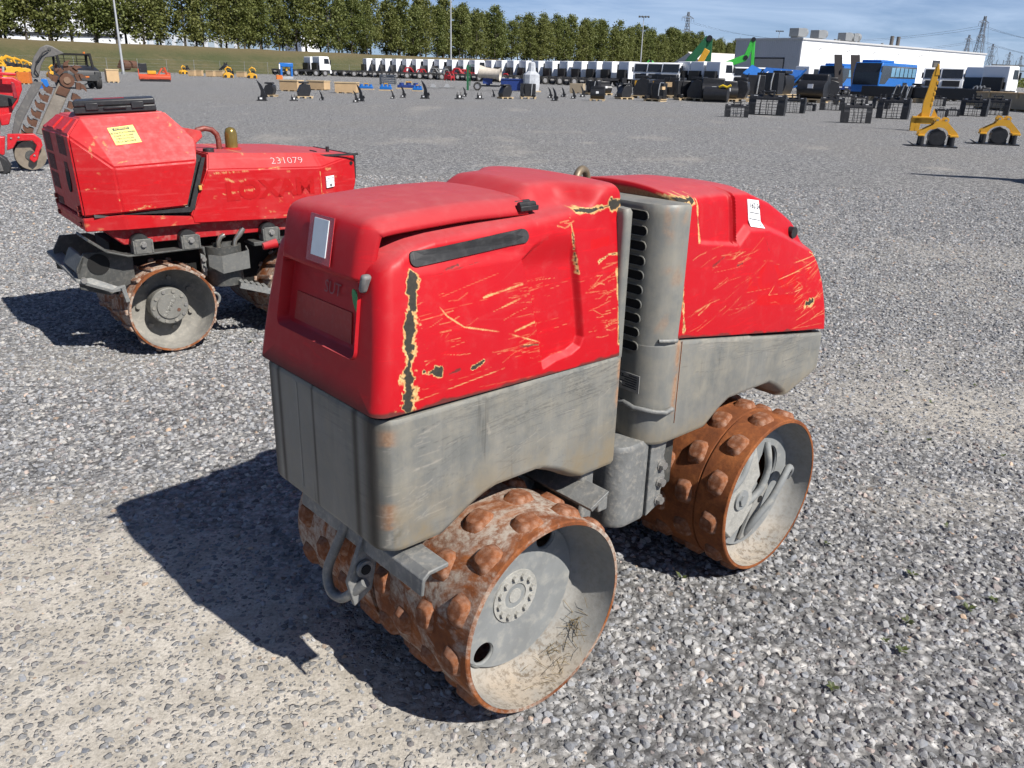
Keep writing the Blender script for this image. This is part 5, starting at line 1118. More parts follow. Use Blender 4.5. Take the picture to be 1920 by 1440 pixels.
# drums
RR2 = .24
M_inside2 = paint('dusty_grey_drum_inside', (.235, .225, .20), .85, 0, .3, 10, .5, (.36, .33, .28), .2)
for cu, sd in ((0, -1), (0, 1), (.80, -1), (.80, 1)):
    t = MB(); t.lathe([(RR2-.012, sd*.01), (RR2, sd*.01), (RR2, sd*.385), (RR2-.002, sd*.39), (RR2-.013, sd*.39), (RR2-.013, sd*.01)], 72, 'y', (cu, 0, RR2+.015))
    d2 = t.build('drum', M_rustmud, roller2, 40); d2['label'] = 'rusty drum with dried mud on the rim'
    if 'STRIP' not in PADS:
        b_ = MB(); b_.box((0, 0, .008), (.030, .15, .018)); me = b_.mesh('cleat'); bm = bmesh.new(); bm.from_mesh(me); bmesh.ops.bevel(bm, geom=bm.edges[:], offset=.005, segments=1, affect='EDGES'); bm.to_mesh(me); bm.free(); me.materials.append(M_rustmud); PADS['STRIP'] = me
    if cu == 0 or sd < 0:
        for j, w in enumerate((.305, .105)):
            for i in range(16):
                a = 2*math.pi*(i+.5*j)/16; o_ = link('cleat', PADS['STRIP'], d2); o_.matrix_local = Matrix.Translation((cu+(RR2-.003)*math.cos(a), sd*w, RR2+.015+(RR2-.003)*math.sin(a))) @ Matrix.Rotation(math.pi/2-a, 4, 'Y') @ Matrix.Rotation(.2, 4, 'Z')
    if sd < 0:
        l_ = MB(); l_.lathe([(RR2-.0135, -.389), (RR2-.014, -.24), (RR2-.04, -.215), (.0, -.21)], 72, 'y', (cu, 0, RR2+.015)); l_.build('drum_lining', M_inside2, d2, 50)
        hb = MB(); hb.lathe([(.105, -.21), (.105, -.30), (.100, -.305), (.073, -.305), (.070, -.314), (.0, -.314)], 40, 'y', (cu, 0, RR2+.015)); ho = hb.build('hub', paint('grey_hub_paint', (.19, .187, .17), .55, .1, .25, 20, .3), d2, 40)
        for k in range(10):
            a = 2*math.pi*k/10; b_ = MB(); b_.cyl((cu+.088*math.cos(a), -.305, RR2+.015+.088*math.sin(a)), (cu+.088*math.cos(a), -.311, RR2+.015+.088*math.sin(a)), .010, n=8); b_.build('hub_bolt', M_bolt if k % 3 == 0 else M_inside2, ho)
        for k in range(7):
            a = 2*math.pi*k/7+.45; b_ = MB(); b_.cyl((cu+.150*math.cos(a), -.213, RR2+.015+.150*math.sin(a)), (cu+.150*math.cos(a), -.232, RR2+.015+.150*math.sin(a)), .013, n=8); b_.build('web_bolt', M_inside2, d2)
        if cu == 0:
            o_ = link('cast_lettering', text_mesh('RAMMAX', .032, .0008), ho, paint('grey_cast_letters', (.24, .235, .21), .6)); o_.matrix_local = Matrix.Translation((cu, -.3142, RR2+.015)) @ Matrix.Rotation(math.pi/2, 4, 'X') @ Matrix.Rotation(math.radians(58), 4, 'Z'); s_ = o_.modifiers.new('s', 'SOLIDIFY'); s_.thickness = .004
            MB().lathe([(0, -.001), (.010, -.001), (.010, .001), (0, .001)], 12, 'y').build('hub_plug', paint('brown_plug', (.12, .05, .03), .6), ho).location = (cu+.045, -.3155, RR2-.01)
MB().tube([(.235+.035*math.cos(t), -.35, .275+.035*math.sin(t)) for t in np.linspace(-1.9, 1.9, 12)], .009, 8).build('tie_down_ring', M_steel, roller2, 60)
# black case lying on the hood
case = thing('tool_case', 'black plastic carrying case lying on the red engine hood at the left', 'case', (0, 0, 0), 0)
cp_ = roller2.matrix_basis @ Vector(v2(-.075, .36, 1.294)); case.location = cp_; case.rotation_euler = (0, math.radians(-3.2)*math.cos(0), R2Y+math.radians(-14))
M_case = paint('charcoal_moulded_plastic', (.024, .024, .026), .42, 0, .25, 12, .2, (.10, .10, .10))
cs = MB(); cs.b(-.20, .20, -.15, .15, .002, .036); cs.build('case_base', M_case, case, bevel=.006, seg=2)
cs = MB(); cs.b(-.198, .198, -.149, .149, .0365, .068); cl_ = cs.build('case_lid', M_case, case, bevel=.008, seg=3)
MB().b(-.13, .13, -.10, .10, .064, .070).build('case_lid_panel', M_case, cl_, bevel=.003); MB().b(-.10, .05, -.05, .01, .069, .0715).build('case_badge', paint('red_badge', (.35, .01, .015), .5), cl_)
MB().b(-.14, -.08, -.158, -.148, .02, .055).b(.08, .14, -.158, -.148, .02, .055).build('case_latch', M_case, case, bevel=.003)
MB().b(-.055, .055, -.160, -.145, .022, .034).build('case_handle', M_case, case, bevel=.003)
# ================================================================== berm, trees, fence, buildings, masts
ORD = ['first', 'second', 'third', 'fourth', 'fifth', 'sixth', 'seventh', 'eighth', 'ninth', 'tenth', 'eleventh', 'twelfth', 'thirteenth', 'fourteenth', 'fifteenth', 'sixteenth', 'seventeenth', 'eighteenth', 'nineteenth', 'twentieth']
def ordn(i):
    if i < 20: return ORD[i]
    t = {2: 'twenty', 3: 'thirty', 4: 'forty', 5: 'fifty', 6: 'sixty', 7: 'seventy', 8: 'eighty', 9: 'ninety'}; n = i+1
    if n % 10 == 0: return {20: 'twentieth', 30: 'thirtieth', 40: 'fortieth', 50: 'fiftieth', 60: 'sixtieth', 70: 'seventieth', 80: 'eightieth', 90: 'ninetieth'}[n]
    return t[n//10]+'-'+ORD[n % 10-1]
def zpix(x, y, dist):
    q = ray(x, y); h = math.hypot(q[0], q[1]); return CAM_H+q[2]/h*dist
P0 = away(-260, 150); P1 = away(1420, 432); dl = (P1-P0); LEN = dl.length; dl = dl/LEN; pn = Vector((dl.y, -dl.x, 0))     # pn points to the camera side
def mat_grass():
    t = NT('dry_grass_bank'); v = t.obj(); n1 = t.noise(v, .12, 5, .6); n2 = t.noise(v, 1.1, 6, .75)
    c = t.mix(t.ramp(n1, [(.35, 0), (.65, 1)]), (.058, .064, .022), (.105, .088, .040)); c = t.mix(t.ramp(n2, [(.35, .8), (.62, 0)]), c, (.045, .055, .018))
    sp_ = t.n('ShaderNodeSeparateXYZ'); t.l(t.obj(), sp_.inputs[0]); c = t.mix(t.ramp(t.math('MULTIPLY', sp_.outputs['Z'], .2), [(.55, 0), (.85, .75)]), c, (.135, .100, .048))
    t.base(c); t.rough(.95); t.bump(n2, .9, .3); return t.m
prof = [(16, -.05), (14.5, .25), (12, 1.2), (8, 3.0), (5, 4.0), (2.5, 4.35), (-20, 4.5), (-26, .0)]
NS = 160; Vb = []
for i in range(NS+1):
    c_ = P0+dl*(LEN*1.05*i/NS)
    for j, (o_, z_) in enumerate(prof):
        k = c_+pn*(o_+1.2*(vnoise(i*.35, j*1.0, 4)-.5)); Vb.append((k.x, k.y, z_+(.35*(fbm(i*.5, j*1.3, 3, 8)-.5) if z_ > .1 else 0)))
m_ = len(prof); Qb = [(i*m_+j, (i+1)*m_+j, (i+1)*m_+j+1, i*m_+j+1) for i in range(NS) for j in range(m_-1)]
berm = link('grass_bank', np_mesh('grass_bank', Vb, Qb), None, mat_grass()); tag(berm, kind='structure')
# ---- tree shapes
def mat_leaf():
    t = NT('poplar_leaves'); oi = t.n('ShaderNodeObjectInfo'); v = t.obj(); n1 = t.noise(v, .55, 3, .6)
    geo = t.n('ShaderNodeNewGeometry'); 
    c = t.mix(t.ramp(n1, [(.3, 0), (.7, 1)]), (.085, .112, .026), (.180, .195, .058)); c = t.mix(t.ramp(oi.outputs['Random'], [(0, 0), (1, .5)]), c, (.21, .20, .06))
    c = t.mix(t.math('MULTIPLY', geo.outputs['Random Per Island'], .5), c, (.125, .16, .036))
    t.base(c); t.rough(.65); tr = t.n('ShaderNodeBsdfTranslucent'); t.l(c, tr.inputs['Color']); mx = t.n('ShaderNodeMixShader', Fac=.38)
    t.l(t.p.outputs[0], mx.inputs[1]); t.l(tr.outputs[0], mx.inputs[2]); t.l(mx.outputs[0], t.out.inputs[0]); return t.m
M_leaf = mat_leaf(); M_bark = paint('grey_brown_bark', (.10, .085, .065), .9, 0, .4, 2, .2)
def crown_mesh(seed, H=15.0, zc0=1.3, rad=3.3, nclump=112, per=48):
    g = np.random.default_rng(seed); cl = []; lean = g.normal(0, .7, 2)
    for k in range(nclump):
        f = g.uniform(0, 1)**.9; z = zc0+(H-zc0)*f; shape = min(1.0, .62+1.3*f)*math.sqrt(max(0.0, 1-f**3.2))*(1-.12*f)
        a = g.uniform(0, 6.283); r = rad*shape*math.sqrt(g.uniform(.12, 1)); cl.append((r*math.cos(a)+lean[0]*f, r*math.sin(a)+lean[1]*f, z, g.uniform(.5, 1.2)))
    V = []; F_ = []
    for (cx, cy, cz, s_) in cl:
        nn = int(per*s_); P = g.normal(size=(nn, 3))*[.62*s_, .62*s_, .55*s_]+[cx, cy, cz]
        for p in P:
            n_ = g.normal(size=3); n_[2] = abs(n_[2])+.3; n_ /= np.linalg.norm(n_); a = np.cross(n_, g.normal(size=3)); a /= np.linalg.norm(a); b = np.cross(n_, a); w = g.uniform(.10, .25); l_ = w*g.uniform(1.0, 1.7)
            i0 = len(V); V += [p-a*w, p-b*l_, p+a*w, p+b*l_]; F_.append((i0, i0+1, i0+2, i0+3))
    return np_mesh('crown', V, F_, False)
def trunk_mesh(seed, H=15.0):
    g = np.random.default_rng(seed); m_ = MB(); px0, py0 = g.normal(0, .25, 2)
    m_.tube([(0, 0, -.3), (px0*.3, py0*.3, 2.5), (px0, py0, 6.5), (px0*1.3, py0*.7, 11), (px0*1.2, py0, H-1.2)], [.24, .19, .14, .09, .03], 8)
    for k in range(11):
        z = g.uniform(3, 11); a = g.uniform(0, 6.283); l_ = g.uniform(1.2, 2.6)*(1-(z-3)/14); t = z/H; x0 = px0*min(1, t*2.2); y0 = py0*min(1, t*2.2)
        m_.tube([(x0, y0, z), (x0+math.cos(a)*l_*.5, y0+math.sin(a)*l_*.5, z+l_*.45), (x0+math.cos(a)*l_, y0+math.sin(a)*l_, z+l_*1.1)], [.07, .05, .02], 5)
    return m_.mesh('trunk', 60)
CR_ = [crown_mesh(s_) for s_ in range(7)]; TR_ = [trunk_mesh(s_) for s_ in range(7)]
for me in CR_: me.materials.append(M_leaf)
for me in TR_: me.materials.append(M_bark)
spots = []; s_ = 2.0; rg = np.random.default_rng(12)
while s_ < LEN*1.02: spots.append((s_, rg.uniform(-2.5, .5))); s_ += rg.uniform(2.7, 4.6)
back = []; s_ = 3.0
while s_ < LEN*1.02: back.append((s_, rg.uniform(-14, -8))); s_ += rg.uniform(5.0, 8.5)
for row, lst in (('front', spots), ('back', back)):
    for i, (s_, o_) in enumerate(lst):
        c_ = P0+dl*s_+pn*o_; k = rg.integers(0, 7); sc_ = rg.uniform(.72, 1.02)*(1.0 if s_ < LEN*.25 else .90)
        lab = ('leafy green poplar standing %s from the left in the front tree row on the bank' if row == 'front' else 'leafy green poplar standing %s from the left in the rear tree row on the bank') % ordn(i)
        t_ = thing('poplar_tree', lab, 'tree', (c_.x, c_.y, 4.35), rg.uniform(0, 6.28), 'poplars along the grass bank'); t_.scale = (sc_*rg.uniform(.92, 1.12),)*2+(sc_,)
        link('trunk', TR_[k], t_); link('crown', CR_[k], t_)
# low shrubs under the trees
def bush_mesh(seed):
    return crown_mesh(seed, 2.6, .2, 1.5, 14, 34)
BU = [bush_mesh(40+k) for k in range(3)]
for me in BU: me.materials.append(M_leaf)
i = 0; s_ = 95.0
while s_ < LEN:
    c_ = P0+dl*s_+pn*rg.uniform(-6, -2); o_ = link('shrub', BU[int(rg.integers(0, 3))]); o_.location = (c_.x, c_.y, 4.3); o_.rotation_euler = (0, 0, rg.uniform(0, 6)); o_.scale = (rg.uniform(.8, 1.5),)*2+(rg.uniform(.6, 1.0),)
    tag(o_, 'low dark green shrub, %s from the left under the poplars' % ordn(i), 'shrub', 'shrubs under the poplars'); i += 1; s_ += rg.uniform(5, 9)
    if i >= 45: break
# far wood beyond the right end of the row
M_farleaf = paint('distant_foliage', (.055, .068, .022), .9, 0, .5, .4, .2, (.10, .11, .04), .6)
fw = []; fF = []; g = np.random.default_rng(3)
for k in range(9000):
    x = g.uniform(1170, 1400); d_ = g.uniform(440, 520); p = away(x, d_); z = g.uniform(0, 1)**.7*(15.5+3*vnoise(x*.09, 1.0, 6)-(x-1170)*.006); n_ = g.normal(size=3); n_ /= np.linalg.norm(n_); a = np.cross(n_, g.normal(size=3)); a /= np.linalg.norm(a); b = np.cross(n_, a); w = g.uniform(.3, .75)
    q = np.array([p.x, p.y, z]); i0 = len(fw); fw += [q-a*w, q-b*w, q+a*w, q+b*w]; fF.append((i0, i0+1, i0+2, i0+3))
tag(link('far_wood', np_mesh('far_wood', fw, fF, False), None, M_leaf), 'distant wood closing the tree line left of the white hall', 'wood', kind='stuff')
fw = []; fF = []
for k in range(2500):
    x = g.uniform(1850, 2000); d_ = g.uniform(500, 560); p = away(x, d_); z = g.uniform(0, 1)*(4.5+2*vnoise(x*.1, 1.0, 6)); n_ = g.normal(size=3); n_ /= np.linalg.norm(n_); a = np.cross(n_, g.normal(size=3)); a /= np.linalg.norm(a); b = np.cross(n_, a); w = g.uniform(.3, .7)
    q = np.array([p.x, p.y, z]); i0 = len(fw); fw += [q-a*w, q-b*w, q+a*w, q+b*w]; fF.append((i0, i0+1, i0+2, i0+3))
tag(link('far_hedge', np_mesh('far_hedge', fw, fF, False), None, M_leaf), 'distant low hedge beside the white hall under the pylons', 'hedge', kind='stuff')
# ---- fence along the foot of the bank
M_post = paint('galvanised_grey', (.33, .34, .34), .5, .5, .2, 8, .1)
fz = thing('wire_fence', 'thin grey wire fence with posts along the foot of the grass bank', 'fence')
pm = MB(); pm.cyl((0, 0, 0), (0, 0, 2.0), .035, n=6); pmesh = pm.mesh('post'); pmesh.materials.append(M_post)
s_ = 0; prev = None; wires = MB()
while s_ < LEN*.80:
    c_ = P0+dl*s_+pn*17.2; o_ = link('post', pmesh, fz); o_.location = (c_.x, c_.y, 0)
    if prev is not None:
        for z_ in (.1, .5, .9, 1.35, 1.95): wires.bar((prev.x, prev.y, z_), (c_.x, c_.y, z_), .012, .012)
    prev = c_; s_ += 5.0
wires.build('fence_wires', M_post, fz)
# ---- masts
def mast(x, dist, H, head, lab):
    p = away(x, dist); t_ = thing('lamp_mast', lab, 'lamp mast', p, 0, 'tall lamp masts'); m_ = MB(); m_.cyl((0, 0, 0), (0, 0, H), .16, .075, 12); m_.build('mast', paint('pale_galvanised_mast', (.50, .51, .52), .45, .4, .15, 3, .1), t_, 40)
    MB().cyl((0, 0, 0), (0, 0, .35), .26, .24, 12).build('mast_foot', M_post, t_)
    h_ = MB(); h_.bar((-1.1, 0, H), (1.1, 0, H), .12, .1)
    for k in (-1, -.35, .35, 1): h_.box((k, -.25, H-.05), (.42, .5, .22), Matrix.Rotation(.5, 3, 'X'))
    h_.build('floodlight_bar', M_darksteel, t_)
mast(229, 122, 15.0, 1, 'pale lamp mast rising past the frame behind the rusty buckets at the left')
mast(845.5, 165, 21, 1, 'tall pale lamp mast beside the row of white trucks, out of the top')
mast(1199, 205, zpix(1207, 31, 205), 1, 'slim lamp mast with floodlights on top, right of the tree row')
mast(1450, 300, zpix(1446, 58, 300), 1, 'small distant lamp mast showing above the white hall roof')
# ---- warehouses behind the trees
M_wwall = paint('white_sheet_cladding', (.80, .81, .82), .6, 0, .04, .3, .06); M_gwall = paint('grey_sheet_cladding', (.44, .46, .49), .6, 0, .08, .3, .06); M_dk = paint('dark_strip', (.03, .032, .038), .5)
def block(name, lab, a, b, depth, H, mat, trim=None):
    a = Vector(a); b = Vector(b); d_ = (b-a); L_ = d_.length; rz = math.atan2(d_.y, d_.x); t_ = thing(name, lab, 'building', a, rz); MB().b(0, L_, 0, depth, -.5, H).build('wall', mat, t_); return t_, L_
t_, L_ = block('warehouse', 'long white warehouse glimpsed between the trunks at the far left', away(-420, 330), away(236, 285), 30, 26, M_wwall)
MB().b(0, L_, -.25, -.02, 8.0, 8.9).build('dark_band', M_dk, t_); MB().b(-.3, L_+.3, -.3, 30.3, 26, 26.6).build('roof', M_gwall, t_)
t_, L_ = block('warehouse', 'low dark grey building behind the trunks right of the long white warehouse', away(238, 300), away(450, 330), 20, 10.0, M_gwall)
for k in range(14): MB().b(2+k*4.4, 4.6+k*4.4, -.12, -.01, 6.2, 8.8).build('window', paint('pale_window', (.30, .36, .42), .2), t_)
t_, L_ = block('warehouse', 'small white building peeping through the gap in the poplars', away(568, 420), away(604, 425), 16, 16, M_wwall); MB().b(-.2, L_+.2, -.2, 16.2, 16, 16.4).build('roof', M_gwall, t_)
# ---- white hall at the right
Cc = away(1495, 165); Rr = away(1836, 241); dd = (Rr-Cc); HL = dd.length; ang = math.atan2(dd.y, dd.x); HH = zpix(1497, 74, 165)
hall = thing('white_hall', 'big white flat-roofed hall with a grey end wall and roller door', 'building', Cc, ang)
DP = 13.6
MB().b(0, HL, 0, DP, 0, HH).build('wall', M_wwall, hall)
MB().b(-.16, -.01, -.02, DP, 0, HH-.02).build('end_wall', M_gwall, hall)
e_ = MB()
for k in range(34): e_.b(-.20, -.161, .1+k*.4, .18+k*.4, .05, HH-.1)
e_.build('end_wall_ribs', M_gwall, hall)
MB().b(-.35, HL+.2, -.25, DP+.2, HH, HH+.30).build('roof', paint('pale_roof_edge', (.55, .55, .55), .6), hall)
MB().b(-.24, -.2015, 3.2, 9.1, 0, HH*.60).build('roller_door', paint('brown_grey_roller_door', (.34, .325, .31), .6, 0, .1, 2, .1), hall)
MB().b(-.25, -.205, 3.0, 3.2, 0, HH*.61).b(-.25, -.205, 9.1, 9.3, 0, HH*.61).b(-.25, -.205, 3.0, 9.3, HH*.60, HH*.63).build('door_frame', M_dk, hall)
MB().b(-.23, -.203, 1.6, 2.5, 0, 2.6).build('side_door', M_dk, hall)
for k in range(1, 8): MB().b(HL*k/8-.05, HL*k/8+.05, -.05, -.005, 0, HH-.3).build('panel_joint', paint('grey_joint', (.45, .46, .48), .6), hall)
for k in range(8): MB().tube([(HL*(k+.55)/8, -.02, HH-1.5), (HL*(k+.55)/8, -.5, HH-1.2), (HL*(k+.55)/8, -.8, HH-1.25)], .06, 6).build('wall_lamp', M_post, hall)
MB().b(HL*.655, HL*.70, -.06, -.01, 2.4, 6.0).build('upper_door', M_dk, hall); MB().b(HL*.664, HL*.691, -.09, -.061, 2.6, 5.6).build('door_pane', paint('brown_glass', (.10, .085, .06), .2), hall)
for k, w_ in ((.02, 1.9), (.105, 1.8), (.225, 1.7), (.265, 1.2)):
    q = MB(); q.b(HL*k, HL*k+w_*1.5, 2, 2+w_, HH+.6, HH+2.0); q.cyl((HL*k+w_*1.5, 2+w_/2, HH+1.4), (HL*k+w_*1.5+.9, 2+w_/2, HH+1.4), .75, n=14); q.b(HL*k+.3, HL*k+w_, 2.2, 2+w_-.2, HH+.3, HH+.6); q.build('roof_fan_unit', M_post, hall, bevel=.05)
for k in (.48, .515): MB().cyl((HL*k, 3, HH+.3), (HL*k, 3, HH+2.3), .38, n=12).build('roof_stack', paint('brown_grey_stack', (.12, .11, .10), .6), hall)
for k in (.19, .205, .30, .42): MB().cyl((HL*k, 2.5, HH+.3), (HL*k, 2.5, HH+.75), .22, .3, 8).build('roof_vent', M_post, hall)
sg = MB(); sg.b(HL*.33, HL*.395, -.05, -.008, 4.2, 6.2); sg.build('wall_sign', paint('off_white_sign', (.72, .72, .72), .6), hall)
# grey gabled shed left of it
a_ = away(1238, 250); b_ = away(1338, 236); dv = b_-a_; t_ = thing('shed', 'grey gabled shed with a pale roof behind the green excavator arms', 'building', a_, math.atan2(dv.y, dv.x)); L_ = dv.length; zr = zpix(1290, 99, 243)
MB().prism([(0, 0), (L_, 0), (L_, 2.6), (L_*.5, zr), (0, 2.6)], 0, 30, 'y').build('gable_wall', M_gwall, t_)
MB().add([(L_*.5, -.2, zr+.25), (L_+.6, -.2, 2.5), (L_+.6, 46, 2.5), (L_*.5, 46, zr+.25), (L_*.5, -.2, zr+.05), (L_+.6, -.2, 2.3), (L_+.6, 46, 2.3), (L_*.5, 46, zr+.05)], [(0, 1, 2, 3), (7, 6, 5, 4), (0, 4, 5, 1), (1, 5, 6, 2), (2, 6, 7, 3), (3, 7, 4, 0)]).build('roof', paint('pale_tan_roof', (.62, .58, .52), .7, 0, .08, .5, .05), t_)
MB().b(L_*.38, L_*.66, -.08, -.01, 0, 4.0).build('door', M_dk, t_)
a_ = away(1330, 262); b_ = away(1392, 246); dv = b_-a_; t_ = thing('shed', 'long pale low roof between the grey shed and the white hall', 'building', a_, math.atan2(dv.y, dv.x)); L_ = dv.length; zr = zpix(1360, 103, 250)
MB().b(0, L_, .5, 12, 0, 3.6).build('wall', M_gwall, t_); MB().prism([(-.3, 3.4), (12.5, zr), (12.5, zr+.2), (-.3, 3.6)], -.3, L_+.3, 'x').build('roof', paint('pale_tan_roof', (.62, .58, .52), .7), t_)
# ---- pylons
def pylon_mesh(H):
    m_ = MB(); w = lambda z: (.085*H)*(1-z/H)**1.15+.012*H; zs_ = [0, .16, .30, .42, .52, .60, .68, .76, .84, .92, 1.0]; t_ = .0055*H
    for a, b in zip(zs_[:-1], zs_[1:]):
        za, zb_ = a*H, b*H; wa, wb = w(za), w(zb_); c0 = [(-wa, -wa), (wa, -wa), (wa, wa), (-wa, wa)]; c1 = [(-wb, -wb), (wb, -wb), (wb, wb), (-wb, wb)]
        for k in range(4):
            k2 = (k+1) % 4; m_.bar((*c0[k], za), (*c1[k], zb_), t_, t_); m_.bar((*c0[k], za), (*c1[k2], zb_), t_*.6, t_*.6); m_.bar((*c0[k2], za), (*c1[k], zb_), t_*.6, t_*.6)
    return m_
def pylon(x, dist, ytop, rz, lab):
    p = away(x, dist); H = zpix(x+3, ytop, dist); t_ = thing('pylon', lab, 'pylon', p, rz, 'lattice pylons on the skyline'); M_pyl = paint('weathered_galvanised_lattice', (.16, .17, .185), .6, .3, .2, .2, .05)
    pylon_mesh(H).build('tower', M_pyl, t_); tips = []
    for f, l_ in ((.70, .17), (.90, .20)):
        a_ = MB()
        for s2 in (-1, 1):
            tip = (s2*l_*H, 0, f*H+.01*H); 
            for yy in (-.012*H, .012*H):
                a_.bar((s2*.012*H, yy, f*H), tip, .004*H, .004*H); a_.bar((s2*.012*H, yy, f*H+.045*H), tip, .004*H, .004*H)
            for q in (.3, .6): a_.bar((s2*l_*H*q, 0, f*H), (s2*l_*H*(q+.12), 0, f*H+.045*H*(1-q)), .003*H, .003*H)
            for q in (.55, 1.0):
                a_.bar((s2*l_*H*q, 0, f*H), (s2*l_*H*q, 0, f*H-.045*H), .004*H, .004*H); tips.append(Vector((s2*l_*H*q, 0, f*H-.045*H)))
        a_.build('cross_arm', M_pyl, t_)
    bpy.context.view_layer.update()
    R_ = Matrix.Rotation(rz, 4, 'Z'); return [p+(R_ @ q) for q in tips]
ty = []
ty.append(pylon(1280, 620, 22, .9, 'lattice pylon standing alone above the trees, left of the white hall'))
ty.append(pylon(1821, 470, 30, .75, 'tallest lattice pylon, behind the right end of the white hall'))
ty.append(pylon(1799, 640, 65, .75, 'shorter pylon just left of the tallest one'))
ty.append(pylon(1846, 620, 82, .5, 'lattice pylon right of the tallest one, past the hall corner'))
ty.append(pylon(1880, 800, 97, .5, 'small distant pylon, second from the right edge'))
ty.append(pylon(1903, 900, 104, .5, 'small distant pylon closest to the right edge'))
M_wire = paint('power_line', (.12, .125, .135), .6)
def sag(a, b, s_, n=14): return [a.lerp(b, k/n)-Vector((0, 0, s_*4*(k/n)*(1-k/n))) for k in range(n+1)]
wl = thing('power_lines', 'thin sagging power lines strung between the pylons', 'power line')
for A_, B_ in ((0, 1), (1, 3), (3, 4), (4, 5), (2, 3)):
    for k in (0, 3, 4, 7): MB().tube(sag(ty[A_][k], ty[B_][k], 9), .055, 4).build('wire', M_wire, wl)
off_ = away(2300, 420)
for k in (0, 3, 4, 7): MB().tube(sag(ty[1][k], Vector((off_.x, off_.y, ty[1][k].z*.95)), 8), .055, 4).build('wire', M_wire, wl)
sub = thing('substation', 'grey substation frames and rods low on the horizon at the right edge', 'substation', away(1878, 430), .5)
m_ = MB()
for k in range(9): m_.cyl((k*2.2-9, 0, 0), (k*2.2-9, 0, 9+2*(k % 2)), .12, n=6)
m_.bar((-10, 0, 9), (22, 0, 9), .3, .5); m_.bar((-10, 4, 7), (22, 4, 7), .3, .4); m_.build('frame', M_darksteel, sub)
# ================================================================== machines and goods across the yard
K = lambda n, c, **k: paint(n, c, **k)
M_wcab = K('white_truck_paint', (.78, .79, .80), rough=.35, var=.04, scale=2, dust=.05); M_gls = K('dark_window_glass', (.018, .022, .028), rough=.12, var=.2, scale=2, dust=.05)
M_tyre = K('tyre_rubber', (.022, .022, .023), rough=.85, var=.3, scale=6, dust=.35); M_rimg = K('grey_wheel_rim', (.30, .30, .31), rough=.5, metal=.3); M_blk = K('black_machine_paint', (.016, .016, .018), rough=.4, var=.3, scale=3, dust=.12, dustcol=(.12, .12, .12))
M_yel = K('construction_yellow', (.62, .32, .020), rough=.45, var=.12, scale=3, dust=.1); M_org = K('orange_paint', (.60, .16, .02), rough=.5); M_orred = K('orange_red_paint', (.52, .07, .025), rough=.5)
M_box = K('tan_plywood', (.50, .345, .19), rough=.85, var=.18, scale=2.5, dust=.2, dustcol=(.30, .2, .12)); M_wood = K('pale_pallet_wood', (.52, .39, .23), rough=.9, var=.25, scale=5, dust=.2)
M_blue = K('bright_blue_paint', (.012, .13, .44), rough=.35, var=.1, scale=2, dust=.08); M_blued = K('dark_blue_paint', (.012, .04, .20), rough=.45); M_grn = K('bright_green_paint', (.05, .50, .06), rough=.4); M_grnd = K('dark_green_paint', (.008, .11, .04), rough=.45)
M_redm = K('machine_red', (.50, .012, .018), rough=.38, var=.12, scale=6, dust=.12); M_rustb = K('brown_rusty_iron', (.115, .052, .030), rough=.85, var=.45, scale=5, dust=.25, dustcol=(.22, .13, .09), bump=.2); M_wrap = K('grey_plastic_wrap', (.48, .50, .53), rough=.22, var=.3, scale=4, dust=.25, dustcol=(.7, .7, .72)); M_sil = K('silver_frame', (.42, .43, .44), rough=.45, metal=.3)
M_greyp = K('plain_grey_paint', (.16, .165, .17), rough=.55); M_ply = K('weathered_board', (.36, .29, .20), rough=.9, var=.15, scale=1.5)
_used = set()
def put(root, p, rz, label, group=None, s=1.0):
    """use the pattern itself the first time, copies afterwards"""
    if id(root) in _used: o = copy_tree(root)
    else: o = root; _used.add(id(root))
    o.location = p; o.rotation_euler = (0, 0, rz); o.scale = (s, s, s); o['label'] = label
    if group: o['group'] = group
    return o
def wheel(par, c, r, w, name='wheel'):
    t = MB(); t.lathe([(r*.62, -w/2), (r*.95, -w/2), (r, -w*.35), (r, w*.35), (r*.95, w/2), (r*.62, w/2)], 20, 'y', c); o = t.build(name, M_tyre, par, 40)
    q = MB(); q.lathe([(0, -w*.30), (r*.25, -w*.38), (r*.60, -w*.30), (r*.62, -w*.48), (r*.62, w*.48), (r*.60, w*.30), (0, w*.30)], 16, 'y', c); q.build('rim', M_rimg, o, 40); return o
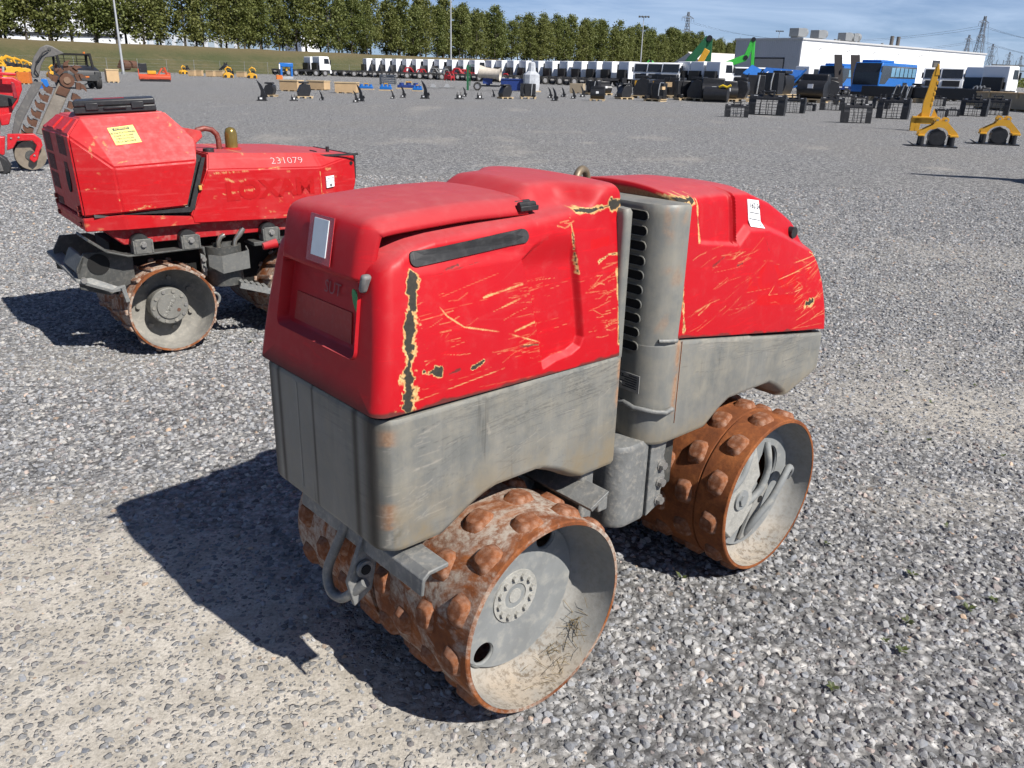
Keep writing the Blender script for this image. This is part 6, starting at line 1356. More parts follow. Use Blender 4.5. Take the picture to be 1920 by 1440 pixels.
# ---- truck pattern: drives towards +x; parts of a chassis cab
def truck(axles, dark_front=False):
    t = thing('truck', 'white chassis cab truck', 'truck'); c = MB()
    c.prism([(2.3, .95), (4.32, .95), (4.36, 1.5), (4.30, 2.1), (4.05, 3.02), (3.85, 3.08), (2.36, 3.08), (2.3, 2.95)], -1.18, 1.18, 'y'); cab = c.build('cab', M_wcab, t, bevel=.06)
    MB().add([(4.365, -1.02, 1.98), (4.365, 1.02, 1.98), (4.115, 1.0, 2.90), (4.115, -1.0, 2.90), (4.30, -1.02, 1.98), (4.30, 1.02, 1.98), (4.05, 1.0, 2.9), (4.05, -1.0, 2.9)], [(0, 1, 2, 3), (7, 6, 5, 4), (0, 4, 5, 1), (1, 5, 6, 2), (2, 6, 7, 3), (3, 7, 4, 0)]).build('windscreen', M_gls, cab)
    for s_ in (-1, 1):
        MB().prism([(3.15, 1.95), (4.12, 1.95), (3.98, 2.75), (3.15, 2.75)], s_*1.175, s_*1.195, 'y').build('side_window', M_gls, cab)
        MB().b(4.20, 4.32, s_*1.26-.08, s_*1.26+.08, 1.95, 2.55).build('mirror', M_blk, cab)
    MB().b(4.33, 4.42, -.85, .85, 1.15, 1.75).build('radiator_grille', M_blk, cab); MB().b(4.20, 4.46, -1.2, 1.2, .45, .98).build('bumper', M_blk if dark_front else M_wcab, t, bevel=.04)
    MB().b(2.22, 2.298, -1.05, 1.05, 1.0, 1.7).build('cab_rear_panel', M_blk, cab)
    MB().b(-4.2, 4.1, -.48, -.32, .72, 1.0).b(-4.2, 4.1, .32, .48, .72, 1.0).b(-3.0, -2.7, -.45, .45, .75, .95).b(1.5, 2.2, -1.1, -.55, .55, 1.1).b(1.0, 2.0, .55, 1.15, .5, 1.05).b(1.9, 2.25, -.9, .9, .9, 2.1).build('chassis', M_blk, t)
    for x in axles:
        for s_ in (-1, 1): wheel(t, (x, s_*1.02, .52), .52, .34)
    return t
trk = truck((3.3, -2.0, -3.3)); trk8 = truck((3.3, 1.6, -2.0, -3.3)); trkF = truck((3.3, -2.0, -3.3), True)
H45 = math.radians(27)
n_tr = 0
def put_truck(pat, x, dist, head, label, s=1.0):
    c = away(x, dist); put(pat, Vector((c.x-3.3*s*math.cos(head), c.y-3.3*s*math.sin(head), 0)), head, label, 'white trucks parked across the yard', s)
put_truck(trk8, 586, 158, math.radians(42), 'white truck chassis standing apart at the left, the farther of the pair')
put_truck(trk8, 603, 150, math.radians(42), 'white truck chassis standing apart at the left, the nearer of the pair')
xs_row = [694, 711, 729, 749, 768, 786, 808, 829, 853, 874, 895, 926, 945, 967, 990, 1013, 1039, 1067, 1093, 1121, 1149, 1180]
for i, x in enumerate(xs_row):
    f = (x-694)/(1180-694); put_truck(trk, x, 160-44*f, H45, 'white cab on bare black chassis, %s from the left in the long truck row' % ordn(i))
for i, x in enumerate((1208, 1233, 1261)):
    put_truck(trkF, x, 108-2*i, math.radians(-118), 'white truck with dark windscreen facing the camera, %s of three beside the long row' % ORD[i], .95)
for i, x in enumerate((1293, 1318, 1348)):
    put_truck(trk, x, 104-2*i, H45, 'white cab seen from behind, %s of three in front of the green excavator arms' % ORD[i])
for i, x in enumerate((1391, 1421)): put_truck(trkF, x, 118, math.radians(-112), 'white truck with black front under the grey hall end, %s one' % ('left' if i == 0 else 'right'), .9)
put_truck(trk, 1512, 120, H45, 'white cab seen from behind at the corner of the white hall'); put_truck(trkF, 1538, 122, math.radians(-118), 'white truck half hidden behind the upright black ramps', .9)
for i, (x, d_) in enumerate(((1750, 110), (1782, 107), (1812, 112))): put_truck(trkF, x, d_, math.radians(-116), 'white truck facing out, %s to the right of the blue buses' % ORD[i])
put_truck(trk, 1838, 100, math.radians(30), 'white cab turned away below the pylons'); put_truck(trk, 1872, 92, math.radians(36), 'white cab turned away, last truck at the right edge')
# ---- buses
def bus_pat():
    t = thing('bus', 'bus', 'bus'); L_ = 11.0
    b = MB(); b.prism([(0, .45), (L_, .45), (L_, 2.7), (L_-.15, 3.05), (.35, 3.05), (.05, 2.2)], -1.25, 1.25, 'y'); bo = b.build('body', M_blue, t, bevel=.10, seg=3)
    MB().prism([(0, .2), (L_, .2), (L_, .46), (0, .46)], -1.24, 1.24, 'y').build('skirt', M_blk, t)
    MB().prism([(-.04, 1.1), (.005, 2.2), (.30, 3.0), (.40, 3.0), (.10, 2.2), (.05, 1.1)], -1.14, 1.14, 'y').build('windscreen', M_gls, bo)
    MB().prism([(.12, 1.2), (1.7, 1.2), (2.6, 1.72), (10.7, 1.72), (10.7, 2.78), (.34, 2.78)], -1.262, -1.252, 'y').build('window_band', M_gls, bo)
    pane = K('sky_blue_window', (.16, .33, .48), rough=.15)
    for k in range(6): MB().b(3.0+k*1.3, 4.05+k*1.3, -1.275, -1.264, 1.85, 2.65).build('pane', pane, bo)
    MB().b(.9, 4.6, -.9, .9, 3.04, 3.28).build('roof_unit', M_blue, bo, bevel=.08)
    MB().b(7.0, 8.3, -1.275, -1.255, .55, 1.35).build('engine_flap', M_blk, bo)
    for x in (2.3, 7.9):
        for s_ in (-1, 1): wheel(t, (x, s_*1.08, .5), .5, .34)
    MB().tube([(.2, -1.25, 2.7), (-.25, -1.4, 2.6), (-.3, -1.4, 2.2)], .06, 6).build('mirror', M_blk, bo)
    return t
bs = bus_pat(); p = away(1622, 92)
put(bs, p, math.radians(50), 'blue coach with tinted windows in front of the white hall, the nearer one', 'blue coaches', 1.05)
put(bs, away(1552, 106), math.radians(52), 'blue coach mostly hidden behind the upright black ramps', 'blue coaches', 1.0)
# ---- lowbed trailer with upright ramps
lb = thing('lowbed_trailer', 'dark blue lowbed trailer with two tall black ramps standing upright', 'trailer', at(1602, 178), facing(at(1602, 178))+.10); q = mpp(at(1602, 178))
MB().b(-100*q, 4*q, 0, 2.4, 9*q, 15*q).build('deck', M_blued, lb); 
for k in range(9): MB().b((-96+k*11)*q, (-90+k*11)*q, -.03, .0, 12*q, 14*q).build('marker_stripe', M_white, lb)
for x0, x1 in ((-36, -22), (-7, 9)): 
    r_ = MB(); r_.add([(x0*q, .1, 10*q), (x1*q, .1, 10*q), ((x1-9)*q, .9, 70*q), ((x0-9)*q, .9, 70*q), (x0*q, .4, 10*q), (x1*q, .4, 10*q), ((x1-9)*q, 1.15, 70*q), ((x0-9)*q, 1.15, 70*q)], [(0, 1, 2, 3), (7, 6, 5, 4), (0, 4, 5, 1), (1, 5, 6, 2), (2, 6, 7, 3), (3, 7, 4, 0)]); r_.build('ramp', K('black_brown_ramp', (.022, .017, .018), rough=.7), lb)
for k in range(3):
    for y_ in (.1, 2.1): wheel(lb, ((-45+k*15)*q, y_, 5.5*q), 5.5*q, .3)
MB().b(4*q, 19*q, .3, .5, 10*q, 33*q).build('blue_panel', M_blue, lb)
# ---- skeleton buckets
def bucket_pat(tall):
    """clam-fronted sieve bucket lying on its back: cheeks, top plate, grid of bars, coupler; 1 wide"""
    t = thing('skeleton_bucket', 'bucket', 'bucket'); H = .55*tall
    chk = [(0, 0), (.34, 0), (.42, H*.35), (.40, H*.8), (.26, H), (.05, H), (-.03, H*.55)]
    for s_ in (-.5, .47): MB().prism(chk, s_, s_+.03, 'x').build('cheek', M_blk, t)
    for s_ in (-1, 1): MB().prism([(-.03, 0), (.02, 0), (.02, H*.9), (-.035, H*.55)], s_*.5-(.20 if s_ > 0 else 0), s_*.5+(.20 if s_ < 0 else 0), 'x').build('front_cheek', M_blk, t)
    for zz in (.12, .26, .40, .54, .68): MB().bar((-.5, .0-.02, H*zz), (.5, .0-.02, H*zz), .014, .012).build('cross_bar', M_blk, t)
    for k in range(3): MB().tube([(-.16+.16*k, -.005, .0), (-.16+.16*k, -.035, H*.5), (-.16+.16*k, .03, H*.86)], .012, 6).build('rib', M_blk, t)
    MB().b(-.5, .5, -.01, .02, 0, .03).b(-.5, .5, -.02, .10, H*.74, H*.84).build('lip', M_blk, t)
    MB().add([(-.48, .04, H*.82), (.48, .04, H*.82), (.48, .22, H*1.0), (-.48, .22, H*1.0), (-.48, .06, H*.78), (.48, .06, H*.78), (.48, .24, H*.96), (-.48, .24, H*.96)], [(0, 1, 2, 3), (7, 6, 5, 4), (0, 4, 5, 1), (1, 5, 6, 2), (2, 6, 7, 3), (3, 7, 4, 0)]).build('top_plate', M_blk, t)
    for k in range(3): MB().tube([(-.24+.24*k, .02, .02), (-.24+.24*k, .35, .02), (-.24+.24*k, .40, H*.6)], .010, 5).build('rear_bar', M_blk, t)
    for s_ in (-.16, .13): MB().prism([(.10, H*.95), (.30, H*.95), (.26, H*1.22), (.14, H*1.22)], s_, s_+.03, 'x').build('coupler_ear', M_blk, t)
    MB().cyl((-.2, .2, H*1.12), (.2, .2, H*1.12), .022, n=8).build('coupler_pin', M_blk, t)
    for s_ in (-.40, .27): MB().b(s_, s_+.10, .13, .16, H*.93, H*.96).build('white_label', M_white, t)
    return t
bA, bB = bucket_pat(1.0), bucket_pat(1.25)
BK = [((1360, 1402), 220, .15, 0, 'small black skeleton bucket, leftmost of the scattered sieve buckets'), ((1402, 1468), 216, -.15, 0, 'wide black skeleton bucket with a green sticker, second from the left'),
      ((1466, 1506), 212, -.2, 1, 'black skeleton bucket tucked beside the wide one'), ((1503, 1527), 208, -.2, 0, 'smallest black skeleton bucket, in front of the low trailer'), ((1538, 1580), 207, .1, 0, 'low black skeleton bucket behind the one in the open'),
      ((1580, 1631), 231, .28, 1, 'black skeleton bucket standing alone in the open, nearest of the sieve buckets'), ((1633, 1664), 204, -.5, 1, 'black bucket turned sideways behind the big sieve bucket'), ((1643, 1698), 223, -.15, 1, 'big black skeleton bucket left of the yellow ripper'),
      ((1742, 1771), 199, .1, 0, 'black skeleton bucket at the back, right of the yellow ripper'), ((1752, 1774), 220, .1, 1, 'narrow black skeleton bucket beside the yellow ripper'), ((1773, 1797), 218, .1, 0, 'narrow black skeleton bucket second to the right of the ripper'),
      ((1799, 1845), 218, -.2, 1, 'black skeleton bucket in front of the plywood box, left one'), ((1843, 1886), 216, -.1, 1, 'black skeleton bucket in front of the plywood box, right one'), ((1565, 1600), 197, .2, 0, 'black skeleton bucket before the trailer wheels'), ((1600, 1626), 196, .2, 0, 'black skeleton bucket right of the trailer wheels')]
for (x0, x1), y, rz, kind, lab in BK:
    p = at((x0+x1)/2, y); put(bB if kind else bA, p, facing(p)+rz, lab, 'skeleton buckets set out on the gravel', (x1-x0)*mpp(p))
# ---- yellow ripper
p = at(1738, 246); q = mpp(p); rp = thing('ripper_attachment', 'tall curved yellow ripper shank standing upright between the buckets', 'ripper', p, facing(p)+.1, None); 
LN = lambda P: [((x-.20*z)*q, z*q) for x, z in P]
MB().prism(LN([(-10, 25), (4, 25), (9, 45), (15, 70), (20, 98), (22, 112), (17, 113), (11, 100), (3, 75), (-6, 50)]), -3*q, 3*q, 'y').build('shank', M_yel, rp, bevel=.01)
for k in range(5): MB().b((7.0+k*2.6-.2*(47+k*9.5))*q, (10+k*2.5-.2*(47+k*9.5))*q, -3.6*q, 3.6*q, (44+k*9.5)*q, (50+k*9.5)*q).build('wear_plate', M_yel, rp, bevel=.01)
MB().prism(LN([(15, 98), (22, 98), (23, 116), (20, 118)]), -3.8*q, 3.8*q, 'y').build('tooth_cap', M_yel, rp, bevel=.01)
MB().b(-30*q, 16*q, -12*q, 12*q, 23*q, 26*q).b(-26*q, 12*q, -9*q, 9*q, 13*q, 23*q).build('head_frame', M_yel, rp, bevel=.01)
for x_ in (-30, -22, 8): MB().prism([((x_)*q, 0), ((x_+7)*q, 0), ((x_+8)*q, 23*q), ((x_-1)*q, 23*q)], -9*q, -7*q, 'y').prism([((x_)*q, 0), ((x_+7)*q, 0), ((x_+8)*q, 23*q), ((x_-1)*q, 23*q)], 7*q, 9*q, 'y').build('ear', M_yel, rp)
MB().add([(-24*q, -1*q, 25*q), (-9*q, -1*q, 25*q), (-7*q, -1*q, 42*q), (-24*q, 1*q, 25*q), (-9*q, 1*q, 25*q), (-7*q, 1*q, 42*q), (2*q, -1*q, 25*q), (14*q, -1*q, 25*q), (5*q, -1*q, 40*q), (2*q, 1*q, 25*q), (14*q, 1*q, 25*q), (5*q, 1*q, 40*q)], [(0, 1, 2), (5, 4, 3), (0, 3, 4, 1), (1, 4, 5, 2), (2, 5, 3, 0), (6, 7, 8), (11, 10, 9), (6, 9, 10, 7), (7, 10, 11, 8), (8, 11, 9, 6)]).build('gusset', M_yel, rp)
# ---- plate compactors
def compactor_pat():
    t = thing('plate_compactor', 'c', 'compactor'); 
    MB().b(-.50, .50, -.30, .30, 0, .035).add([(-.5, -.3, .035), (-.62, -.3, .10), (-.62, .3, .10), (-.5, .3, .035), (-.5, -.3, 0), (-.64, -.3, .09), (-.64, .3, .09), (-.5, .3, 0)], [(0, 1, 2, 3), (7, 6, 5, 4), (0, 4, 5, 1), (1, 5, 6, 2), (2, 6, 7, 3), (3, 7, 4, 0)]).build('base_plate', M_blk, t)
    MB().cyl((0, -.2, .24), (0, .2, .24), .20, n=24).build('vibrator_housing', M_blk, t, 40); MB().b(-.20, .20, -.14, .14, .03, .14).build('housing_foot', M_blk, t)
    for x_ in (-.36, .36):
        for y_ in (-.2, .2): MB().cyl((x_, y_, .03), (x_, y_, .27), .065, .055, 12).build('rubber_buffer', M_blk, t, 40)
    for y_ in (-.21, .18): MB().prism([(-.46, .28), (-.32, .28), (-.25, .40), (-.14, .47), (.0, .49), (.14, .47), (.25, .40), (.32, .28), (.46, .28), (.46, .34), (.26, .54), (.16, .64), (-.10, .64), (-.16, .54), (-.46, .37)], y_, y_+.03, 'y').build('side_frame', M_yel, t)
    MB().b(.28, .48, -.25, .25, .26, .31).b(-.47, -.31, -.25, .25, .26, .30).build('frame_foot', M_yel, t, bevel=.008)
    for x_ in (-.07, .13):
        for y_ in (-.16, .10): MB().cyl((x_, y_, .66), (x_, y_+.06, .66), .075, n=16).build('pin_lug', M_yel, t, 40)
        MB().cyl((x_, -.20, .66), (x_, .20, .66), .032, n=12).build('pin', M_bolt, t, 40)
    MB().prism([(-.12, .58), (.18, .58), (.19, .66), (-.12, .66)], -.15, .15, 'y').build('head_block', M_yel, t); MB().tube([(-.1, -.1, .25), (-.2, -.22, .36), (-.05, -.23, .46), (.1, -.18, .40)], .016, 8).build('hose', M_blk, t, 60)
    return t
cp1 = compactor_pat(); p = at(1752, 275); put(cp1, p, facing(p)+math.radians(8), 'yellow and black plate compactor, left one of two on the gravel', 'plate compactor attachments', 72*mpp(p))
p = at(1868, 271); put(cp1, p, facing(p)+math.radians(8), 'yellow and black plate compactor with a red label, right one of two', 'plate compactor attachments', 70*mpp(p))
# ---- black beam, plywood box
p0_, p1_ = away(1617, 78), away(1845, 72); bm_ = thing('steel_beam', 'long black steel beam lying across the yard in front of the buses', 'beam', p0_, math.atan2((p1_-p0_).y, (p1_-p0_).x)); L_ = (p1_-p0_).length
MB().b(0, L_, 0, .9, .35, 1.15).build('web', M_blk, bm_, bevel=.04)
for k in (.1, .5, .9): MB().b(L_*k-.15, L_*k+.15, -.2, 1.1, 0, .35).build('bearer', M_wood, bm_)
p0_, p1_ = at(1826, 203), at(1960, 213); bx_ = thing('plywood_box', 'long low plywood box at the right edge behind the buckets', 'crate', p0_, math.atan2((p1_-p0_).y, (p1_-p0_).x)); L_ = (p1_-p0_).length; h_ = 28*mpp(p0_)
MB().b(0, L_, 0, 1.1, .12, h_).build('box_side', M_ply, bx_); MB().b(-.05, L_, -.06, 1.15, h_, h_+.08).build('box_lid', M_box, bx_)
for k in range(5): MB().b(L_*k/5, L_*k/5+.15, -.02, 1.1, 0, .12).build('bearer', M_wood, bx_)
for k in (1, 3): MB().b(L_*k/5-.08, L_*k/5+.1, -.075, -.001, h_-.25, h_+.1).build('cleat', M_wood, bx_)
# arched chrome loops on machines before the beam
for i, (x, y) in enumerate(((1668, 176), (1682, 176), (1694, 177), (1812, 178), (1819, 178), (1826, 178), (1845, 172))):
    p = at(x, y+18); q = mpp(p); o = MB().tube([(0, 0, 0), (4*q, 0, 20*q), (7*q, 0, 32*q), (11*q, 0, 33*q), (12*q, .1, 30*q)], 1.0*q, 6).build('chrome_handle', M_sil, None, 60); o.location = p; o.rotation_euler = (0, 0, facing(p)); tag(o, 'bent silver tube handle rising before the black beam, %s from the left' % ORD[i], 'handle', 'silver handles before the beam')
# ---- boxes / crates
def crate(x0, x1, y0, y1, lab, rz=-.55, mat=None, lid=True, group='tan wooden crates'):
    p = at((x0+x1)/2, y1); q = mpp(p); w = (x1-x0)*q/(math.cos(rz)+.55*abs(math.sin(rz))); h = (y1-y0)*q*.97; d_ = w*.6
    t = thing('crate', lab, 'crate', p, facing(p)+rz, group); MB().b(-w/2, w/2, -d_*.1, d_*.9, h*.08, h).build('box', mat or M_box, t, bevel=.01)
    if lid: MB().b(-w/2-.03, w/2+.03, -d_*.1-.03, d_*.9+.03, h*.93, h*1.0+.02).build('lid', M_wood, t)
    for k in (-.42, -.05, .32): MB().b(w*k, w*k+w*.1, -d_*.1, d_*.9, 0, h*.08).build('bearer', M_wood, t)
    return t
crate(201, 225, 131, 155, 'upright tan crate beside the orange mower at the left', .25, group=None)
crate(521, 564, 151, 171, 'open tan crate, leftmost of the three before the truck row'); crate(572, 614, 152, 169, 'tan crate in the middle of the three before the truck row'); crate(626, 671, 155, 175, 'tan crate with stickers, right one of the three', -.25)
crate(1066, 1095, 157, 175, 'weathered brown crate among the black attachments', -.3, M_ply, False, None)
for i, (x0, x1, y0, y1) in enumerate(((352, 366, 132, 143), (366, 380, 132, 143), (385, 402, 133, 144), (403, 420, 133, 144), (442, 461, 135, 145))): crate(x0, x1, y0, y1, 'small tan crate by the fence, %s from the left' % ORD[i], -.5, group='small crates by the fence')
crate(0+14, 30, 137, 150, 'orange bin at the far left beneath the yellow machines', -.3, M_org, False, None); crate(34, 58, 136, 158, 'dark bin with an orange panel at the far left', -.35, M_org, False, None)
# ---- black ripper teeth
def hook_pat():
    t = thing('ripper_tooth', 'r', 'ripper tooth'); MB().prism([(-.08, .16), (.16, .16), (.16, .30), (.12, .52), (.0, .78), (-.22, 1.0), (-.12, .72), (-.04, .48)], -.04, .04, 'y').build('shank', M_blk, t)
    MB().b(-.26, .24, -.16, .16, .0, .05).b(-.20, .20, -.12, .12, .05, .20).build('coupler_head', M_blk, t, bevel=.01)
    for y_ in (-.12, .09): MB().prism([(.05, .18), (.26, .18), (.22, .34), (.1, .34)], y_, y_+.03, 'y').build('ear', M_blk, t)
    MB().b(-.1, .02, -.1225, -.1205, .08, .16).build('white_label', M_white, t); return t
hk = hook_pat()
HK = [(492, 189, 37), (603, 188, 17), (667, 192, 22), (676, 190, 30), (736, 185, 17), (756, 183, 22), (797, 185, 32), (871, 181, 18), (925, 182, 14), (1031, 184, 20), (1040, 189, 24), (1056, 182, 18), (1075, 185, 20), (1092, 182, 20), (1158, 182, 25)]
for i, (x, y, h) in enumerate(HK):
    p = at(x, y); put(hk, p, facing(p)+random.uniform(-.5, .5), 'black hooked ripper tooth standing on the gravel, %s from the left' % ORD[i], 'black ripper teeth', h*mpp(p))
p = at(1742, 325)+Vector((1.72, -1.40, 0)); put(hk, p, .35, 'unseen tooth-shaped stand-in added past the right edge to cast its shadow', 'black ripper teeth', 2.25)  # unseen caster of unknown kind, added for the shadow reaching into view
sm_ = thing('coupler_plate', 'c', 'coupler'); MB().b(-.5, .5, -.3, .3, 0, .12).build('plate', M_blk, sm_, bevel=.02); MB().b(-.3, .3, -.2, .2, .12, .5).build('block', M_blk, sm_, bevel=.03)
for s_ in (-.25, .2): MB().prism([(-.2, .5), (.2, .5), (.1, .8), (-.1, .8)], s_, s_+.06, 'x').build('ear', M_blk, sm_)
MB().b(-.1, .1, -.215, -.202, .2, .4).build('white_label', M_white, sm_)
for i, (x, y, w) in enumerate(((551, 189, 14), (861, 186, 16), (899, 186, 15))):
    p = at(x, y); put(sm_, p, facing(p)+.3, 'small black coupler block on the gravel, %s from the left' % ORD[i], 'small coupler blocks', w*mpp(p))
# ---- pallets with black attachments
def attach_pat(kind):
    t = thing('pallet_attachment', 'a', 'attachment'); MB().b(-.55, .55, -.42, .42, .10, .13).build('pallet_deck', M_wood, t)
    for k in (-.5, -.06, .38): MB().b(k, k+.12, -.42, .42, 0, .10).build('pallet_bearer', M_wood, t)
    if kind == 0: MB().prism([(-.40, .13), (.28, .13), (.42, .5), (.36, .85), (.0, .95), (-.25, .80), (-.45, .4)], -.35, .35, 'y').build('bucket_shell', M_blk, t, bevel=.02); MB().b(-.3, .3, -.28, .28, .93, 1.05).build('coupler', M_blk, t, bevel=.02)
    elif kind == 1: MB().b(-.5, .5, -.05, .4, .13, .95).build('back_plate', M_blk, t, bevel=.02); MB().b(-.45, -.3, -.45, .0, .13, .30).b(.3, .45, -.45, .0, .13, .30).build('fork', M_blk, t, bevel=.02); MB().tube([(.2, -.06, .2), (.22, -.1, .6), (.25, -.05, .95)], .03, 6).build('hose', M_sil, t); MB().tube([(-.2, -.06, .3), (-.25, -.12, .7), (-.2, -.05, 1.0)], .025, 6).build('hose', M_blk, t)
    else: MB().cyl((-.5, .05, .45), (.5, .05, .45), .33, n=20).build('rotor_drum', M_blk, t, 40); MB().b(-.5, .5, .1, .4, .3, 1.0).build('hood', M_blk, t, bevel=.05); MB().b(-.1, .1, -.29, -.27, .5, .65).build('white_label', M_white, t)
    return t
at_p = [attach_pat(k) for k in range(3)]
AT = [(507, 181, 24, 0), (571, 184, 28, 0), (947, 185, 24, 0), (990, 185, 28, 1), (1120, 189, 26, 2), (1170, 186, 27, 0), (1110, 178, 26, 1), (1133, 178, 24, 2), (1205, 184, 38, 0), (1228, 190, 34, 1), (1245, 182, 40, 2), (1262, 184, 38, 1), (1285, 188, 36, 1), (1308, 189, 40, 0), (1335, 191, 42, 2), (1362, 190, 36, 2), (1385, 190, 40, 0), (1408, 185, 44, 1), (1436, 183, 46, 1), (1462, 182, 44, 0), (1520, 192, 50, 2), (1550, 190, 40, 0), (1690, 192, 30, 1), (1716, 190, 30, 0), (1835, 196, 30, 2)]
for i, (x, y, w, k) in enumerate(AT):
    p = at(x, y); put(at_p[k], p, facing(p)+random.uniform(-.6, .6), 'black machine attachment on a wooden pallet, %s from the left' % ordn(i), 'black attachments on pallets', w*mpp(p))
# loose cardboard on top of some of them
for i, (x, y, w) in enumerate(((1252, 158, 12), (1276, 155, 9), (1322, 163, 10), (1240, 165, 9))):
    p = at(x, y+26); q = mpp(p); o = MB().box((0, 0, 24*q), (w*q, w*q*.6, w*q*.7), Matrix.Rotation(.5*i, 3, 'X')).build('cardboard_scrap', M_box, None); o.location = p; o.rotation_euler = (0, 0, facing(p)+.3*i); tag(o, 'scrap of brown cardboard on the black attachments, %s from the left' % ORD[i], 'cardboard', 'cardboard on the attachments')
# yellow-sided box machine, round black tank, yellow hose
p = at(1215, 175); q = mpp(p); t = thing('trench_box', 'black box machine with a yellow frame beside the brown crate', 'machine', p, facing(p)-.3); MB().b(-26*q, 20*q, 0, 24*q, 2*q, 19*q).build('body', M_blk, t, bevel=.03); MB().b(-27*q, 22*q, -1*q, 0, 16*q, 22*q).b(-27*q, -14*q, -1*q, 0, 4*q, 16*q).build('yellow_frame', M_yel, t)
p = at(1340, 192); q = mpp(p); t = thing('round_tank', 'big round black drum attachment with yellow hose on top', 'tank', p, facing(p)-.2); MB().cyl((-22*q, 8*q, 14*q), (22*q, 8*q, 14*q), 13.5*q, n=28).build('shell', M_blk, t, 40); MB().tube([(5*q, 2*q, 27*q), (12*q, 0, 30*q), (20*q, 0, 27*q), (27*q, 0, 31*q)], 2.2*q, 8).build('hose', K('bright_yellow_hose', (.75, .52, .02), rough=.4), t, 60); MB().b(-20*q, 20*q, 0, 16*q, 0, 2*q).build('skid', M_blk, t)
# ---- blue tipper body with raised flaps
p = at(1448, 180); q = mpp(p); t = thing('tipper_body', 'blue tipper body with raised side flaps behind the black attachments', 'tipper', p, facing(p)-.1)
MB().add([(-28*q, 0, 36*q), (42*q, 0, 34*q), (50*q, 20*q, 46*q), (-20*q, 20*q, 50*q), (-28*q, 0, 33*q), (42*q, 0, 31*q), (50*q, 20*q, 43*q), (-20*q, 20*q, 47*q)], [(0, 1, 2, 3), (7, 6, 5, 4), (0, 4, 5, 1), (1, 5, 6, 2), (2, 6, 7, 3), (3, 7, 4, 0)]).build('top_flap', K('mid_blue_paint', (.02, .10, .34), rough=.35), t)
MB().add([(-58*q, -4*q, 40*q), (-34*q, -4*q, 30*q), (-26*q, 6*q, 46*q), (-44*q, 6*q, 54*q), (-58*q, -4*q, 38*q), (-34*q, -4*q, 28*q), (-26*q, 6*q, 44*q), (-44*q, 6*q, 52*q)], [(0, 1, 2, 3), (7, 6, 5, 4), (0, 4, 5, 1), (1, 5, 6, 2), (2, 6, 7, 3), (3, 7, 4, 0)]).build('side_flap', M_blue, t)
MB().b(-34*q, 30*q, 2*q, 22*q, 4*q, 32*q).build('body', M_blk, t, bevel=.03); MB().bar((20*q, -1*q, 4*q), (54*q, 0, 48*q), 3*q, 3*q).bar((30*q, -1*q, 14*q), (50*q, -1*q, 22*q), 3*q, 3*q).build('strut', M_blue, t)
for x_ in (-22, 14, 40): MB().bar((x_*q, -1*q, 2*q), ((x_+6)*q, -1*q, 30*q), 1.4*q, 1.4*q).build('silver_rod', M_sil, t)
for x_ in (-20, 0, 20): MB().bar((x_*q, -.5*q, 37*q), ((x_+9)*q, 16*q, 45*q), 1.6*q, .8*q).build('white_stripe', M_white, t)
# ---- green excavator arms, yellow boom
def excavator(x, dist, mat, pts, lab, w=.42):
    p = away(x, dist); t = thing('excavator', lab, 'excavator', p, facing(p)); P = [((xx-x-(xx-870)/4100*(140-yy))*dist/F_PX/_cp*.93, zpix(xx, yy, dist)) for xx, yy in pts]
    for i_, (a, b) in enumerate(zip(P[:-1], P[1:])): MB().bar((a[0], 0, a[1]), (b[0], 0, b[1]), w, w*(1.5-.35*i_)).build(['boom', 'stick', 'link'][min(i_, 2)], mat, t, bevel=.05)
    for (xx, zz) in P[1:-1]: MB().cyl((xx, -w*.6, zz), (xx, w*.6, zz), w*.55, n=12).build('pivot', M_blk, t, 40)
    a, b = P[0], P[1]; MB().cyl((a[0]+.3, 0, a[1]+.5), ((a[0]+b[0])/2+.5, 0, (a[1]+b[1])/2+.2), .09, n=8).build('ram', M_sil, t, 40)
    MB().b(P[0][0]-1.6, P[0][0]+1.4, .2, 2.6, 1.2, P[0][1]).build('cabin', mat, t, bevel=.1); MB().b(P[0][0]-2.0, P[0][0]+2.0, -.2, 2.8, 0, 1.1).build('tracks', M_blk, t, bevel=.2)
excavator(1288, 135, M_grnd, [(1284, 126), (1327, 72), (1322, 128)], 'dark green excavator with its arm folded upright, left of the bright green one', .8)
excavator(1308, 128, M_yel, [(1305, 130), (1325, 93)], 'yellow excavator boom rising between the truck cabs', .55)
excavator(1362, 135, M_grn, [(1352, 125), (1394, 108), (1408, 74), (1404, 126)], 'bright green excavator arm folded before the grey hall end', .6)
excavator(1219, 140, M_grn, [(1212, 122), (1220, 115), (1226, 121)], 'low bright green excavator arm above the truck cabs', .4)
# ---- fog cannon on a trailer
p = at(915, 170); q = mpp(p); t = thing('fog_cannon', 'cream coloured fog cannon barrel on a two-wheel trailer', 'fog cannon', p, facing(p)); MC = K('cream_barrel', (.56, .50, .42), rough=.5)
b_ = MB(); b_.lathe([(11.5*q, 0), (9*q, 12*q), (9*q, 34*q), (12*q, 40*q), (10.8*q, 40*q), (8*q, 33*q), (8*q, 2*q), (10*q, 0)], 26, 'x', closed=True); bo_ = b_.build('barrel', MC, t, 40); bo_.location = (-16*q, 0, 33*q); bo_.rotation_euler = (0, math.radians(6), math.radians(-12))
MB().cyl((0, 0, 10*q), (0, 0, 26*q), 4*q, n=12).b(-10*q, 8*q, -5*q, 5*q, 12*q, 22*q).build('pedestal', M_blued, t); MB().b(-18*q, 22*q, -3*q, 3*q, 7*q, 10*q).b(20*q, 44*q, -1*q, 1*q, 8*q, 10*q).build('trailer_frame', M_blk, t)
for y_ in (-10*q, 10*q): wheel(t, (-20*q, y_, 7.5*q), 7.5*q, 4*q)
